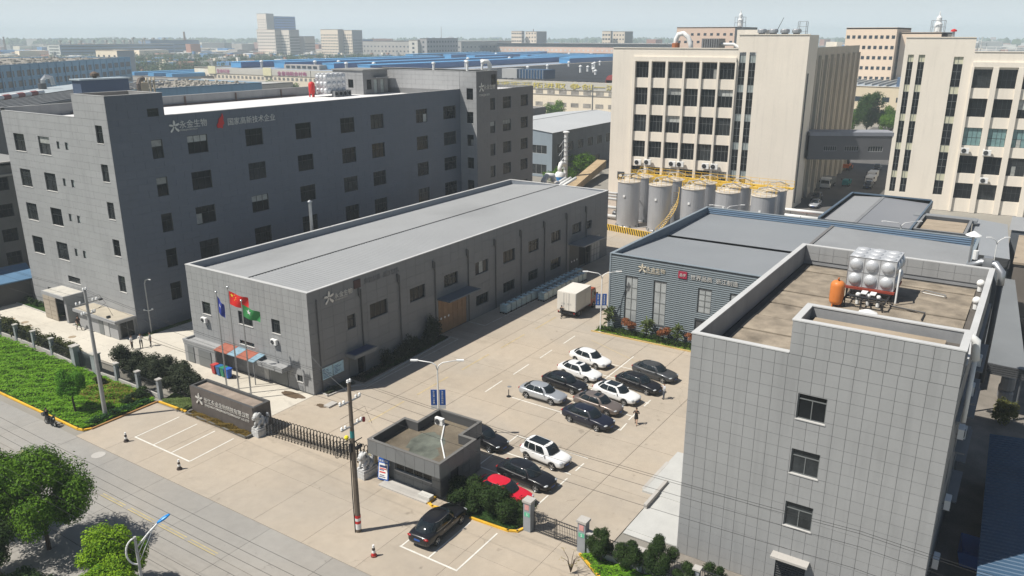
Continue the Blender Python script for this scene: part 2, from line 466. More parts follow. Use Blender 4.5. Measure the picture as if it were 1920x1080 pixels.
stone_white = mat('pale_carved_granite', (.50, .50, .49), .75, var=.25, scale=3, bump=.4)
sign_stone = mat('brown_grey_granite', (.105, .092, .085), .5, var=.1, scale=1.5, obj=.08)
soil = mat('bare_soil', (.16, .12, .085), .95, var=.3, scale=2, bump=.4)
blue_roof_m = mat('dark_blue_sheet_roof', (.045, .09, .15), .5, var=.12, scale=.4, stain=.2)
blue_shed = mat('blue_grey_shed_wall', (.26, .31, .35), .6, var=.06, scale=.3, streak=.1)
clad_m = mat('blue_grey_ribbed_cladding', (.19, .225, .245), .5, var=.05, scale=.3, streak=.06)
clad_dark = mat('cladding_shadow_gap', (.055, .065, .075), .6)

# ---------------------------------------------------------------- haze, ground, road, yard
hb = MB(); hb.box(-600, 6500, -1500, 6500, -2, 76)
hm = bpy.data.materials.new('haze_air'); hm.use_nodes = True
hn = hm.node_tree.nodes; hn.remove(hn['Principled BSDF'])
pv = hn.new('ShaderNodeVolumePrincipled'); pv.inputs['Color'].default_value = (.82, .93, 1.0, 1)
pv.inputs['Density'].default_value = 0.00033; pv.inputs['Anisotropy'].default_value = 0.0
hm.node_tree.links.new(pv.outputs[0], hn['Material Output'].inputs['Volume'])
hz = hb.build('haze', hm, kind='stuff')
hz['label'] = 'pale blue haze over the far factories and horizon'

gm = mat('far_countryside', (.085, .115, .075), .95, var=.35, scale=.006, stain=.25)
b = MB(); b.box(-500, 6400, -1400, 6400, -1.0, -.07)
struct(b.build('ground', gm))
gm2 = mat('district_paving', (.25, .235, .205), .9, var=.2, scale=.02, stain=.3)
b = MB(); b.box(-30, 560, -60, 620, -.066, -.062)
struct(b.build('paved_ground', gm2))

def slabs(name, rects, sx, sy, m, gap=.035, z=0.0, jit=0.0, sheet=joint_m):
    b = MB()
    for (x0, x1, y0, y1) in rects: b.box(x0, x1, y0, y1, -.058, z - .03)
    s = struct(b.build(name, sheet)); me = {}
    for (x0, x1, y0, y1) in rects:
        nx = max(1, round((x1 - x0) / sx)); ny = max(1, round((y1 - y0) / sy))
        dx = (x1 - x0) / nx; dy = (y1 - y0) / ny
        k = (round(dx, 2), round(dy, 2))
        if k not in me:
            q = MB(); q.box(gap / 2, dx - gap / 2, gap / 2, dy - gap / 2, -.028, 0.0)
            me[k] = q.mesh('concrete_slab', m)
        for i in range(nx):
            for j in range(ny): put('concrete_slab', me[k], s, (x0 + i * dx, y0 + j * dy, z + random.uniform(-.003, 0)))
    return s
yard = slabs('yard', [(42.3, 120, 20, 24.2), (42.3, 120, 24.2, 29), (42.3, 120, 29, 37.3), (42.3, 120, 37.3, 47.7), (42.3, 120, 47.7, 54.44), (110.4, 126, 54.44, 72)], 7.3, 4.6, concrete)
strip = slabs('workshop_forecourt', [(42.3, 48.4, 54.46, 83.4), (40.6, 48.8, 83.4, 135), (48.5, 110, 72.5, 83.3)], 4.5, 4.4, concrete_pale, gap=.02, sheet=joint2_m)
apron = slabs('entrance_apron', [(31.4, 42.28, 18, 52.6), (31.4, 39.2, 52.6, 65.6)], 5.4, 5.0, concrete, gap=.02, sheet=joint2_m)
road = slabs('road', [(18.6, 22.9, -14, 120), (22.92, 27.2, -14, 120), (27.22, 31.38, -14, 120)], 4.3, 6.0, road_m, gap=.022, sheet=joint2_m)
b = MB(); b.box(2, 18.55, -20, 130, -.055, .03)
struct(b.build('roadside_verge', mat('dry_verge_soil', (.17, .15, .11), .95, var=.3, scale=1.2, stain=.3)))
street = slabs('side_street', [(126.2, 330, 26, 54)], 20, 14, mat('dark_asphalt', (.105, .10, .095), .9, var=.15, scale=.3, stain=.2))
b = MB(); b.box(126.2, 160, 54.2, 100, -.055, -.01); b.box(112, 126.2, 72.1, 110, -.055, -.01)
struct(b.build('tank_yard', mat('pinkish_yard_paving', (.36, .30, .245), .9, var=.14, scale=.4, stain=.2)))
b = MB(); b.box(41, 115, -20, 15.9, -.055, -.012)
struct(b.build('alley_paving', mat('damp_alley_concrete', (.20, .18, .155), .9, var=.25, scale=.5, stain=.35)))
# markings
def line(mb, x0, y0, x1, y1, w=.12, z=.006):
    d = Vector((x1 - x0, y1 - y0, 0)); n = Vector((-d.y, d.x, 0)).normalized() * w / 2
    a, c = Vector((x0, y0, z)), Vector((x1, y1, z)); mb.quad(a - n, c - n, c + n, a + n)
b = MB()
# car park bays in the yard
line(b, 58.5, 38.35, 58.1, 26.7); line(b, 58.0, 32.7, 74.2, 33.0, z=.0105); line(b, 58.1, 26.75, 59.6, 26.86, z=.0105)
for x in (61.45, 64.75, 68.1, 71.1): line(b, x, 38.3 if x < 70 else 37.9, x - .3, 26.9)
for x, in ((61.1,), (64.4,), (67.8,)): line(b, x - .8, 27, x + .8, 27.03, z=.0105)
for x, y0, y1 in ((52.3, 33.6, 26.8), (49.35, 33.6, 26.75), (46.3, 33.6, 26.7), (43.6, 32, 26.7)): line(b, x, y0, x - .1, y1)
line(b, 43.6, 33.6, 52.4, 33.75, z=.0105)
for x in (50.6, 47.9, 45.0): line(b, x - .7, 26.7, x + .7, 26.7, z=.0105)
for (x0, x1) in ((58.1, 61.2), (63.1, 66.2), (68.3, 71.0), (73.4, 76.2)): line(b, x0, 41.2, x1, 41.3)
# bays outside the gate
line(b, 34.1, 61.2, 34.05, 53.6, .14)
for y in (61.1, 58.55, 56.1, 53.6): line(b, 34.1, y, 38.55, y + .2, z=.0105)
line(b, 34.8, 31.9, 34.8, 27.05, .14)
for y in (31.8, 29.45, 27.1): line(b, 34.8, y, 39.6, y + .08, z=.0105)
struct(b.build('white_bay_marking', white_paint))
b = MB()
line(b, 51.8, 51.6, 68.0, 51.9, .13); line(b, 68.0, 51.9, 68.0, 54.3); line(b, 73.4, 54.3, 73.3, 51.9); line(b, 73.3, 51.9, 97, 51.7)
struct(b.build('wall_line_marking', worn_white))
b = MB()
for x in (47.2, 54.0, 61.2, 68.4, 75.6): line(b, x, 46.3, x + 5.0, 46.4, .2, z=.005)
line(b, 76, 39.0, 73, 32, .1, z=.005)
struct(b.build('yellow_lane_marking', yellow_paint))
b = MB()
for x in (27.28, 27.5):
    for y in (41.5, 44.8, 48.5, 52, 57, 64, 73, 84): line(b, x, y, x, y + 2.9, .07)
struct(b.build('road_centre_marking', mat('road_yellow', (.44, .36, .17), .7, var=.25, scale=1.5, stain=.3)))
# kerbs
def kerb(pts, m, w=.16, h=.13, name='kerb'):
    k = MB()
    for (x0, y0), (x1, y1) in zip(pts[:-1], pts[1:]):
        d = Vector((x1 - x0, y1 - y0, 0)).normalized(); n = Vector((-d.y, d.x, 0)) * w / 2; e = d * w * .45
        a, c = Vector((x0, y0, 0)) - e, Vector((x1, y1, 0)) + e
        k.prism([((a - n).x, (a - n).y), ((c - n).x, (c - n).y), ((c + n).x, (c + n).y), ((a + n).x, (a + n).y)], -.02, h)
    return struct(k.build(name, m))
kerb([(32.2, 118), (32.15, 66.6), (32.3, 66.0), (32.8, 65.7)], kerb_yellow)
kerb([(32.9, 65.6), (39.3, 65.72)], kerb_brown, h=.125)
kerb([(39.4, 65.5), (39.5, 61.7)], kerb_yellow)
kerb([(49.2, 54.1), (49.0, 53.2), (52, 52.9), (53, 51.9), (68, 52.9)], kerb_grey, h=.12)
kerb([(78.6, 40.4), (78.8, 28)], mat('faded_yellow_kerb', (.52, .37, .15), .8, var=.2), h=.12)
kerb([(40.9, 33.6), (39.9, 33.5), (39.7, 33.0), (39.9, 32.0), (40.0, 31.5)], kerb_yellow)
kerb([(40.05, 29.8), (40.2, 26.7), (40.5, 26.1), (41.1, 25.9)], kerb_yellow)
kerb([(40.6, 21.2), (39.3, 19.2), (38.4, 17.9)], kerb_yellow)
kerb([(47.2, 118), (47.0, 97.4)], kerb_grey, h=.1); kerb([(46.9, 93.3), (46.5, 92.9), (46.6, 88.9)], kerb_grey, h=.1)
# manhole lids and ramps
def lid(x, y, r, m, nm='manhole_cover'):
    k = MB(); k.lathe([(r, 0.0), (r, .012), (r * .92, .016)], (x, y, .001), 18); return struct(k.build(nm, m))
lid(30.6, 60.8, .55, kerb_grey); lid(60.4, 39.9, .22, midgrey)
for x, y in ((44.3, 89.3), (43.6, 101.5), (43.9, 98.9), (43.4, 97.2), (42.6, 108)): lid(x, y, .42, mat('rusty_lid', (.30, .24, .17), .8, var=.2))
k = MB(); k.box(44.9, 50.5, 15.0, 19.9, -.01, .1); k.box(44.4, 44.9, 17.0, 19.9, -.01, .05)
k.box(50.0, 57.0, 16.1, 21.0, -.01, .16)
struct(k.build('pale_loading_ramp', mat('new_pale_concrete', (.44, .44, .42), .8, var=.08)))
k = MB(); k.box(50.2, 55.0, 20.9, 21.15, .16, .17); k.box(47.9, 50.3, 19.7, 19.95, .1, .45); k.box(50.0, 52.0, 19.75, 20.0, .16, .4)
struct(k.build('low_ramp_wall', kerb_grey))
k = MB(); k.box(47.2, 48.3, 51.2, 51.9, 0, .16); struct(k.build('concrete_step', kerb_grey))
# wet patches (dark flat puddles left on the concrete)
k = MB()
def blob(mb, cx, cy, rx, ry, z, seed):
    rr = random.Random(seed); n = 18
    ps = [(cx + math.cos(2 * PI * i / n) * rx * rr.uniform(.7, 1.1), cy + math.sin(2 * PI * i / n) * ry * rr.uniform(.7, 1.1), z) for i in range(n)]
    mb.add(ps, (tuple(range(n)),))
blob(k, 47.4, 56.3, .6, 1.6, .009, 3); blob(k, 47.2, 52.2, .35, .7, .009, 5); blob(k, 60.5, 37.6, .7, .6, .007, 9)
struct(k.build('wet_patch', mat('wet_concrete', (.12, .085, .055), .25, var=.15, scale=2)))

# ---------------------------------------------------------------- block of a building
def block(t, x0, x1, y0, y1, zd, zt, th=.28, wm=core_m, im=inner_m, cm=coping_m, rm=metal_roof, hx=(), hy=(), z0=0.0, ov=.05, roof=True, d=.16):
    fx = Face((x0, y1), (0, -1)); fy = Face((x0, y0), (1, 0))
    bx = Face((x1, y0), (0, 1)); by = Face((x1, y1), (-1, 0))
    b = MB()
    wall(b, fx, y1 - y0, z0, zt, hx, d); wall(b, fy, x1 - x0, z0, zt, hy, d)
    wall(b, bx, y1 - y0, z0, zt); wall(b, by, x1 - x0, z0, zt)
    b.build('wall', wm, t)
    p = MB(); X0, X1, Y0, Y1 = x0 + th, x1 - th, y0 + th, y1 - th
    p.quad((X0, Y0, zd), (X0, Y1, zd), (X0, Y1, zt), (X0, Y0, zt)); p.quad((X1, Y1, zd), (X1, Y0, zd), (X1, Y0, zt), (X1, Y1, zt))
    p.quad((X0, Y1, zd), (X1, Y1, zd), (X1, Y1, zt), (X0, Y1, zt)); p.quad((X1, Y0, zd), (X0, Y0, zd), (X0, Y0, zt), (X1, Y0, zt))
    p.build('parapet', im, t)
    c = MB(); e = ov
    c.box(x0 - e, x1 + e, y0 - e, y0 + th + e * .4, zt, zt + .07); c.box(x0 - e, x1 + e, y1 - th - e * .4, y1 + e, zt, zt + .07)
    c.box(x0 - e, x0 + th + e * .4, y0 + th + e * .4, y1 - th - e * .4, zt, zt + .07); c.box(x1 - th - e * .4, x1 + e, y0 + th + e * .4, y1 - th - e * .4, zt, zt + .07)
    c.build('coping', cm, t)
    if roof:
        r = MB(); r.box(X0 + .003, X1 - .003, Y0 + .003, Y1 - .003, zd - .25, zd); r.build('roof', rm, t)
    return fx, fy, bx, by
def aircon(parent, loc, rz=0.0, label=None, name='air_conditioner', top=False, group=None, s=1.0):
    """split unit: casing, fan grille with rings, bracket; faces local -y"""
    k = ('ac',)
    if k not in _cache:
        a = MB(); a.box(-.42, .42, -.16, .16, 0, .62); a.box(-.45, .45, -.13, .17, .62, .64)
        f = MB(); f.lathe([(.26, 0), (.26, .03), (.23, .03), (.23, .0)], n=16); f.lathe([(.08, 0), (.08, .04), (0, .045)], n=10)
        for i in range(6):
            t = i * PI / 3; f.box(.07, .235, -.01, .01, .01, .025, 0, Matrix.Rotation(t, 4, 'Z'))
        fv = MB(); M = Matrix.Translation((-.12, -.165, .31)) @ Matrix.Rotation(PI / 2, 4, 'X')
        fv.add([M @ Vector(v) for v in f.v], f.f)
        br = MB(); br.box(-.35, -.31, -.2, .3, -.06, 0); br.box(.31, .35, -.2, .3, -.06, 0)
        _cache[k] = (a.mesh('casing', white_m), fv.mesh('fan_grille', darkgrey), br.mesh('bracket', midgrey))
    a, f, br = _cache[k]
    e = thing(name, label, 'air conditioner', loc, group, rz); e.scale = (s, s, s)
    put('casing', a, e, local=True); put('fan_grille', f, e, local=True); put('bracket', br, e, local=True)
    return e
def logo(parent, F, a, h, s, m, d=.08):
    """the five-limbed star-like emblem"""
    b = MB(); M0 = F.M()
    def petal(p):
        b.prism([(x * s, y * s) for x, y in p], 0, .05, 0, Matrix.Translation(F.P(a, h, d)) @ Matrix.Rotation(F.rz, 4, 'Z') @ Matrix.Rotation(PI / 2, 4, 'X'))
    petal([(.42, .55), (.40, .8), (.46, 1.0), (.56, .98), (.62, .8), (.58, .55)])
    petal([(.0, .56), (.06, .68), (.3, .66), (.41, .6), (.41, .48), (.25, .5)])
    petal([(1.0, .62), (.97, .74), (.75, .7), (.6, .62), (.6, .5), (.8, .52)])
    petal([(.44, .5), (.5, .42), (.38, .2), (.2, .0), (.08, .06), (.12, .16), (.3, .32)])
    petal([(.6, .48), (.54, .4), (.62, .2), (.84, .0), (.97, .1), (.9, .22), (.7, .34)])
    return b.build('emblem', m, parent)

# ---------------------------------------------------------------- grey panelled building on the right
t = thing('grey_building', 'four-storey building clad in grey square panels, brown slab roof with steel tank, at right', 'building', (44.5, 1.5, 0))
hR = [(6.6, 8.22, 11.7, 13.3), (6.6, 8.22, 8.13, 9.75), (6.6, 8.22, 4.54, 6.2), (6.4, 8.2, .2, 2.3)]
fx = Face((44.5, 16.0), (0, -1)); fy = Face((44.5, 1.5), (1, 0))
hRy = [(x, x + 1.6, z, z + 1.6) for z in (11.7, 8.13, 4.54) for x in (3.0, 7.2, 11.4, 15.6, 20)]
b = MB()
wall(b, fx, 14.5, 0, 15.6, hR, .2); wall(b, Face((44.5, 10.15), (0, -1)), 8.65, 15.6, 17.6)
wall(b, fy, 26.25, 0, 15.6, hRy, .2); wall(b, fy, 3.4, 15.6, 17.6)
wall(b, Face((70.75, 1.5), (0, 1)), 14.5, 0, 15.6); wall(b, Face((70.75, 16), (-1, 0)), 26.25, 0, 15.6)
wall(b, Face((47.9, 10.15), (-1, 0)), 3.4, 15.55, 17.6); wall(b, Face((47.9, 1.5), (0, 1)), 8.65, 14.0, 17.6)
b.build('wall', core_m, t)
p = MB()
p.quad((44.8, 10.15, 14), (44.8, 15.7, 14), (44.8, 15.7, 15.6), (44.8, 10.15, 15.6)); p.quad((70.45, 15.7, 14), (70.45, 1.8, 14), (70.45, 1.8, 15.6), (70.45, 15.7, 15.6))
p.quad((44.8, 15.7, 14), (70.45, 15.7, 14), (70.45, 15.7, 15.6), (44.8, 15.7, 15.6)); p.quad((70.45, 1.8, 14), (47.9, 1.8, 14), (47.9, 1.8, 15.6), (70.45, 1.8, 15.6))
p.quad((44.8, 1.8, 16.7), (44.8, 9.85, 16.7), (44.8, 9.85, 17.6), (44.8, 1.8, 17.6)); p.quad((47.6, 9.85, 16.7), (47.6, 1.8, 16.7), (47.6, 1.8, 17.6), (47.6, 9.85, 17.6))
p.quad((44.8, 9.85, 16.7), (47.6, 9.85, 16.7), (47.6, 9.85, 17.6), (44.8, 9.85, 17.6)); p.quad((47.6, 1.8, 16.7), (44.8, 1.8, 16.7), (44.8, 1.8, 17.6), (47.6, 1.8, 17.6))
p.build('parapet', inner_m, t)
panels(t, Face((70.42, 15.65), (0, -1)), 13.8, 14.35, 15.6, 1.15, .62, [], panel_m, cap=24, name='parapet_panel')
c = MB()
c.box(44.45, 44.84, 10.16, 15.66, 15.6, 15.67); c.box(44.45, 70.8, 15.66, 16.05, 15.6, 15.67); c.box(70.41, 70.8, 1.84, 15.65, 15.6, 15.67); c.box(47.92, 70.8, 1.45, 1.84, 15.6, 15.67)
c.box(44.45, 44.84, 1.84, 9.81, 17.6, 17.67); c.box(47.56, 47.95, 1.84, 9.81, 17.6, 17.67); c.box(44.45, 47.95, 9.81, 10.2, 17.6, 17.67); c.box(44.45, 47.95, 1.45, 1.84, 17.6, 17.67)
c.build('coping', coping_m, t)
r = MB(); r.box(44.82, 70.43, 1.82, 15.68, 13.6, 13.93); r.build('roof', joint_m, t)
xs = [44.95, 48.0, 51.4, 54.7, 58.0, 61.3, 64.6, 67.9, 69.9]
for i in range(len(xs) - 1):
    k = MB(); ylo = 2.45 if xs[i] > 47.5 else 10.4
    k.box(xs[i] + .11, xs[i + 1] - .11, ylo, 15.15, 13.93, 14.0 + .03 * ((i * 7) % 3)); k.build('roof_slab', old_roof, t)
k = MB(); k.box(44.95, 47.15, 2.6, 9.5, 16.9, 17.12); k.build('stair_roof_slab', tan_roof, t)
k = MB(); k.box(44.82, 47.58, 1.82, 9.83, 16.3, 16.9); k.build('roof_gutter', joint_m, t)
panels(t, fx, 14.5, 0.0, 15.57, .725, .742, hR, panel_m, cap=264)
panels(t, Face((44.5, 10.15), (0, -1)), 8.65, 15.58, 17.58, .725, .667, [], panel_m, cap=36)
panels(t, fy, 26.25, 0.0, 15.57, 1.45, 1.48, hRy, panel_shade_m, cap=0, name='side_panel')
for i, h in enumerate(hR[:3]): window(t, fx, *h, cols=2, tr=.72 if i else .78, fm=frame_mid, gm=[glass_dark, glass_mid, glass_mid][i], sill=sill_m)
for h in hRy: window(t, fy, *h, cols=2, tr=.72, fm=frame_dark, gm=glass_dark, sill=None)
k = MB(); k.box(0, 1.8, .1, .18, 0, 2.1)
for i in range(12): k.box(.06, 1.74, .03, .1, .1 + i * .165, .14 + i * .165)
k2 = MB(); k2.add([fx.M() @ Vector((v[0] + 6.4, v[1], v[2] + .2)) for v in k.v], k.f); k2.build('louvre', darkgrey, t)
k = MB(); k.box(6.2, 8.4, -.7, -.03, 2.4, 2.55, 0, fx.M()); k.build('canopy', kerb_grey, t)
k = MB()
for z in (10.9, 7.4, 3.9): k.box(54, 58.5, .85, 1.46, z, z + .12); k.box(60, 66, .85, 1.46, z, z + .12)
k.box(46, 70, 1.25, 1.46, 12.9, 13.05); k.build('service_ledge', midgrey, t)
for i, (x, z) in enumerate(((50.5, 10.2), (55.5, 11.05), (61.2, 11.05), (56.5, 7.55), (49.4, 6.0), (47.6, 3.0))):
    aircon(None, (x, 1.2, z), 0, 'white air conditioner on side wall of grey building, %s' % ['upper, near front corner', 'on top ledge nearer the front', 'on top ledge farther back', 'on middle ledge', 'below the middle ledge', 'lowest, near front corner'][i], group='air conditioners on the side wall')
# white extract duct over the front block
t2 = thing('extract_duct', 'white bent duct leaving the low front roof block and running down side wall', 'duct', (49, 1.0, 10))
k = MB(); k.tube([(48.7, 3.6, 16.6), (48.8, 2.6, 17.1), (48.7, 1.7, 17.2), (48.6, 1.25, 16.9), (48.6, 1.15, 15.8)], .24, 10); k.build('bend', white_pipe, t2, smooth=True)
k = MB(); k.tube([(48.6, 1.15, 15.8), (48.6, 1.15, 12.0)], .13, 10); k.build('downpipe', white_pipe, t2, smooth=True)
t2 = thing('roof_pipe_bend', 'grey galvanised duct elbow at far right corner of slab roof', 'duct', (69.5, 1.6, 14))
k = MB(); k.tube([(72.0, 3.4, 15.2), (72.2, 2.5, 15.7), (72.0, 1.5, 15.7), (71.6, 1.0, 15.2), (71.4, .95, 14.2)], [.3, .3, .3, .3, .28], 12); k.build('elbow', steel, t2, smooth=True)
k = MB(); k.tube([(71.4, .95, 14.2), (71.3, 1.0, 6)], .22, 10); k.build('downpipe', darkgrey, t2, smooth=True)
k = MB(); k.box(71.75, 72.4, 1.75, 2.4, 15.4, 16.2); k.build('damper_box', steel, t2)
k = MB(); k.cyl((72.1, 3.0, 15.9), (72.1, 3.0, 16.6), .2, .2, 10); k.build('stub', white_pipe, t2)
t2 = thing('conical_cowl', 'white conical vent cowl on mast behind the slab roof', 'vent', (73.0, 3.4, 15))
k = MB(); k.lathe([(.6, 0), (.58, .04), (.12, .32), (0, .36)], (73.0, 3.4, 17.6), 14); k.build('cowl', white_m, t2)
k = MB(); k.cyl((73, 3.4, 9), (73, 3.4, 17.6), .1, .1, 8); k.build('mast', steel, t2)
for (x, y, z, lb) in ((64.6, 2.1, 14.0, 'white round vent on slab roof edge, nearer the front'), (69.6, 2.2, 14.0, 'small white vent at slab roof corner by the duct')):
    t2 = thing('roof_vent', lb, 'vent', (x, y, z)); k = MB(); k.cyl((x, y, z), (x, y, z + .45), .18, .18, 10); k.build('stem', white_pipe, t2)
    k = MB(); k.ball((x, y, z + .65), .3, 10, 7); k.build('cap', white_pipe, t2, smooth=True)
# dimpled steel water tank on stand
def dimple_tank(name, label, x0, x1, y0, y1, z0, z1, nx, ny, nz, skid=True):
    t = thing(name, label, 'water tank', (x0, y0, z0 - (.9 if skid else .1)))
    b = MB(); b.box(x0, x1, y0, y1, z0, z1); b.build('tank', shiny, t)
    d = MB()
    for i in range(ny):
        for j in range(nz):
            cy = y0 + (y1 - y0) * (i + .5) / ny; cz = z0 + (z1 - z0) * (j + .5) / nz; r = .42 * min((y1 - y0) / ny, (z1 - z0) / nz)
            d.ball((x0 - .0, cy, cz), r, 14, 8, (.55, 1, 1))
    for i in range(nx):
        for j in range(nz):
            cx = x0 + (x1 - x0) * (i + .5) / nx; cz = z0 + (z1 - z0) * (j + .5) / nz; r = .42 * min((x1 - x0) / nx, (z1 - z0) / nz)
            d.ball((cx, y0, cz), r, 14, 8, (1, .45, 1))
    for i in range(nx):
        for j in range(ny):
            cx = x0 + (x1 - x0) * (i + .5) / nx; cy = y0 + (y1 - y0) * (j + .5) / ny; r = .42 * min((x1 - x0) / nx, (y1 - y0) / ny)
            d.ball((cx, cy, z1), r, 14, 8, (1, 1, .3))
    d.build('dimples', shiny, t, smooth=True)
    s = MB()
    for i in range(ny + 1):
        y = y0 + (y1 - y0) * i / ny; s.box(x0 - .02, x0 - .001, y - .02, y + .02, z0, z1)
    for j in range(nz + 1):
        z = z0 + (z1 - z0) * j / nz; s.box(x0 - .022, x0 - .002, y0 - .01, y1 + .01, z - .02, z + .02)
    s.build('seam', steel, t)
    return t
t = dimple_tank('steel_water_tank', 'square stainless steel tank with bulging dimples on brown slab roof', 62.5, 65.8, 7.4, 10.7, 14.95, 17.2, 3, 3, 2)
k = MB()
for x in (62.6, 65.7):
    for y in (7.5, 9.05, 10.6): k.box(x - .06, x + .06, y - .06, y + .06, 13.95, 14.75)
k.build('stand_leg', black_m, t)
k = MB(); k.box(62.3, 66, 7.3, 7.45, 14.75, 14.92); k.box(62.3, 66, 10.65, 10.8, 14.75, 14.92); k.box(62.3, 62.45, 7.45, 10.65, 14.75, 14.92); k.box(65.85, 66, 7.45, 10.65, 14.75, 14.92)
k.build('stand_frame', mat('rusty_red_steel', (.28, .05, .03), .6, var=.2), t)
k = MB(); k.tube([(63.0, 7.2, 16.6), (62.2, 7.1, 16.6), (62.1, 7.1, 14.2)], .07, 8); k.build('downpipe', white_pipe, t)
t = thing('pump_set', 'pump skid with black pipes and white pump bodies in front of steel roof tank', 'pump', (61, 9, 14))
k = MB()
for x in (59.9, 62.1):
    for y in (7.6, 9.1, 10.2): k.box(x - .04, x + .04, y - .04, y + .04, 14.0, 14.75)
for x in (59.9, 62.1): k.box(x - .05, x + .05, 7.5, 10.3, 14.7, 14.78)
for y in (7.55, 9.1, 10.25): k.box(59.9, 62.1, y - .05, y + .05, 14.62, 14.7)
k.build('frame', black_m, t)
k = MB(); k.tube([(60.0, 7.7, 14.9), (60.0, 10.1, 14.9)], .09, 8); k.tube([(61.6, 7.7, 14.45), (61.6, 10.2, 14.45)], .1, 8)
for y in (8.1, 8.8, 9.5): k.tube([(61.6, y, 14.45), (61.0, y, 14.5), (60.0, y, 14.9)], .06, 8)
k.tube([(60.0, 10.1, 14.9), (59.6, 10.3, 14.6), (59.6, 10.3, 14.1)], .08, 8); k.build('pipework', black_m, t)
for y in (8.1, 8.8, 9.5):
    k = MB(); k.cyl((60.9, y, 14.1), (60.9, y, 14.75), .13, .13, 10); k.lathe([(.17, 0), (.17, .12), (.1, .2)], (60.9, y, 14.75), 10); k.build('pump', white_m, t)
k = MB(); k.box(60.5, 61.3, 8.9, 9.3, 15.0, 15.06); k.box(60.5, 61.3, 8.3, 8.7, 15.0, 15.06); k.build('cover_plate', white_m, t)
t = thing('orange_pressure_vessel', 'upright orange pressure vessel on three legs on the slab roof', 'pressure vessel', (59.6, 10.3, 14))
k = MB(); k.lathe([(.05, 0), (.35, .06), (.48, .22), (.5, .35), (.5, 1.45), (.47, 1.62), (.33, 1.78), (.08, 1.84)], (59.7, 10.75, 14.15), 18); k.build('body', orange_m, t, smooth=True)
k = MB(); k.cyl((59.7, 10.75, 15.95), (59.7, 10.75, 16.15), .07, .07, 8); k.box(59.5, 59.9, 10.7, 10.8, 16.1, 16.16); k.build('valve', mat('rusty_valve', (.4, .13, .04), .5), t)
for a in range(3):
    k = MB(); x, y = 59.7 + .38 * math.cos(a * 2.1 + .5), 10.75 + .38 * math.sin(a * 2.1 + .5); k.box(x - .04, x + .04, y - .04, y + .04, 14.0, 14.35); k.build('leg', orange_m, t)
t = thing('shallow_white_dish', 'shallow white upturned dish cover beside the pump skid', 'vent', (57.6, 8.1, 14))
k = MB(); k.cyl((58.3, 8.3, 14), (58.3, 8.3, 14.35), .1, .1, 8); k.build('stem', white_m, t)
k = MB(); k.lathe([(.65, 0), (.62, .05), (.2, .22), (0, .24)], (58.3, 8.3, 14.35), 14); k.build('cap', white_m, t)
t = thing('roof_pipe_run', 'black pipe angle lying on the slab roof right of the steel tank', 'pipe', (60, 6, 14))
k = MB(); k.tube([(61.6, 7.4, 14.15), (61.2, 5.0, 14.15), (59.4, 5.0, 14.15)], .05, 6); k.build('pipe', black_m, t)
t = thing('loose_conduit', 'thin grey conduit zigzag lying on slab roof near the back', 'pipe', (67, 5, 14))
k = MB(); k.tube([(66.5, 5.9, 14.14), (67.0, 5.7, 14.16), (66.5, 4.2, 14.14), (66.1, 4.25, 14.14)], .04, 6); k.build('pipe', midgrey, t)
k = MB(); k.tube([(66.5, 5.8, 14.1), (66.2, 4.3, 14.1)], .03, 6); k.build('pipe', white_pipe, t)

# ---------------------------------------------------------------- grey workshop in the middle
t = thing('workshop', 'long low grey panelled workshop with pale metal roof, three flagpoles before its end', 'building', (48.5, 54.45, 0))
W0, W1, V0, V1, WT = 48.5, 110.0, 54.45, 72.4, 10.25
fx = Face((W0, V1), (0, -1)); fy = Face((W0, V0), (1, 0))
hWx = [(2.1, 3.4, 5.3, 6.65), (7.8, 9.9, 5.3, 6.7), (12.7, 13.9, 5.35, 6.8), (7.6, 9.8, 3.1, 3.55), (15.75, 16.5, .95, 1.65)]
hWy = [(4.9, 6.05, 5.15, 6.6), (8.15, 10.8, 5.25, 6.85), (14.4, 17.0, 5.3, 6.85), (20.4, 23.0, 5.38, 6.85), (26.5, 29.2, 5.35, 6.92), (32.5, 35.2, 5.37, 6.95),
       (38.5, 41.1, 5.43, 7.0), (44.4, 47.0, 5.5, 7.03), (50.3, 53.0, 5.55, 7.02), (54.8, 56.2, 5.45, 6.7), (26.6, 29.2, 1.37, 2.7), (32.5, 35.2, 1.45, 2.8), (38.5, 41.0, 1.48, 2.85), (44.3, 47.1, 1.6, 3.1),
       (19.2, 24.6, 0, 4.2), (49.6, 56.0, 0, 4.2), (4.75, 6.9, 0, 2.4)]
b = MB(); wall(b, fx, V1 - V0, 0, WT, hWx, .18); wall(b, fy, W1 - W0, 0, WT, hWy, .22)
wall(b, Face((W1, V0), (0, 1)), V1 - V0, 0, WT); wall(b, Face((W1, V1), (-1, 0)), W1 - W0, 0, WT)
b.build('wall', core2_m, t)
panels(t, fx, V1 - V0, 0, WT, .86, .73, hWx, panel_m, cap=294, pad=0)
panels(t, fy, W1 - W0, 0, WT, 1.55, 1.02, hWy, panel_shade_m, cap=280, name='long_side_panel')
p = MB(); a0, a1, b0, b1, th = W0 + .3, W1 - .3, V0 + .25, V1 - .3, 0
p.quad((a0, b0, 9), (a0, b1, 9), (a0, b1, WT), (a0, b0, WT)); p.quad((a1, b1, 9), (a1, b0, 9), (a1, b0, WT), (a1, b1, WT))
p.quad((a0, b1, 9), (a1, b1, 9), (a1, b1, WT), (a0, b1, WT)); p.quad((a1, b0, 9), (a0, b0, 9), (a0, b0, WT), (a1, b0, WT))
p.build('parapet', mat('blue_grey_parapet', (.20, .22, .25), .6, var=.06), t)
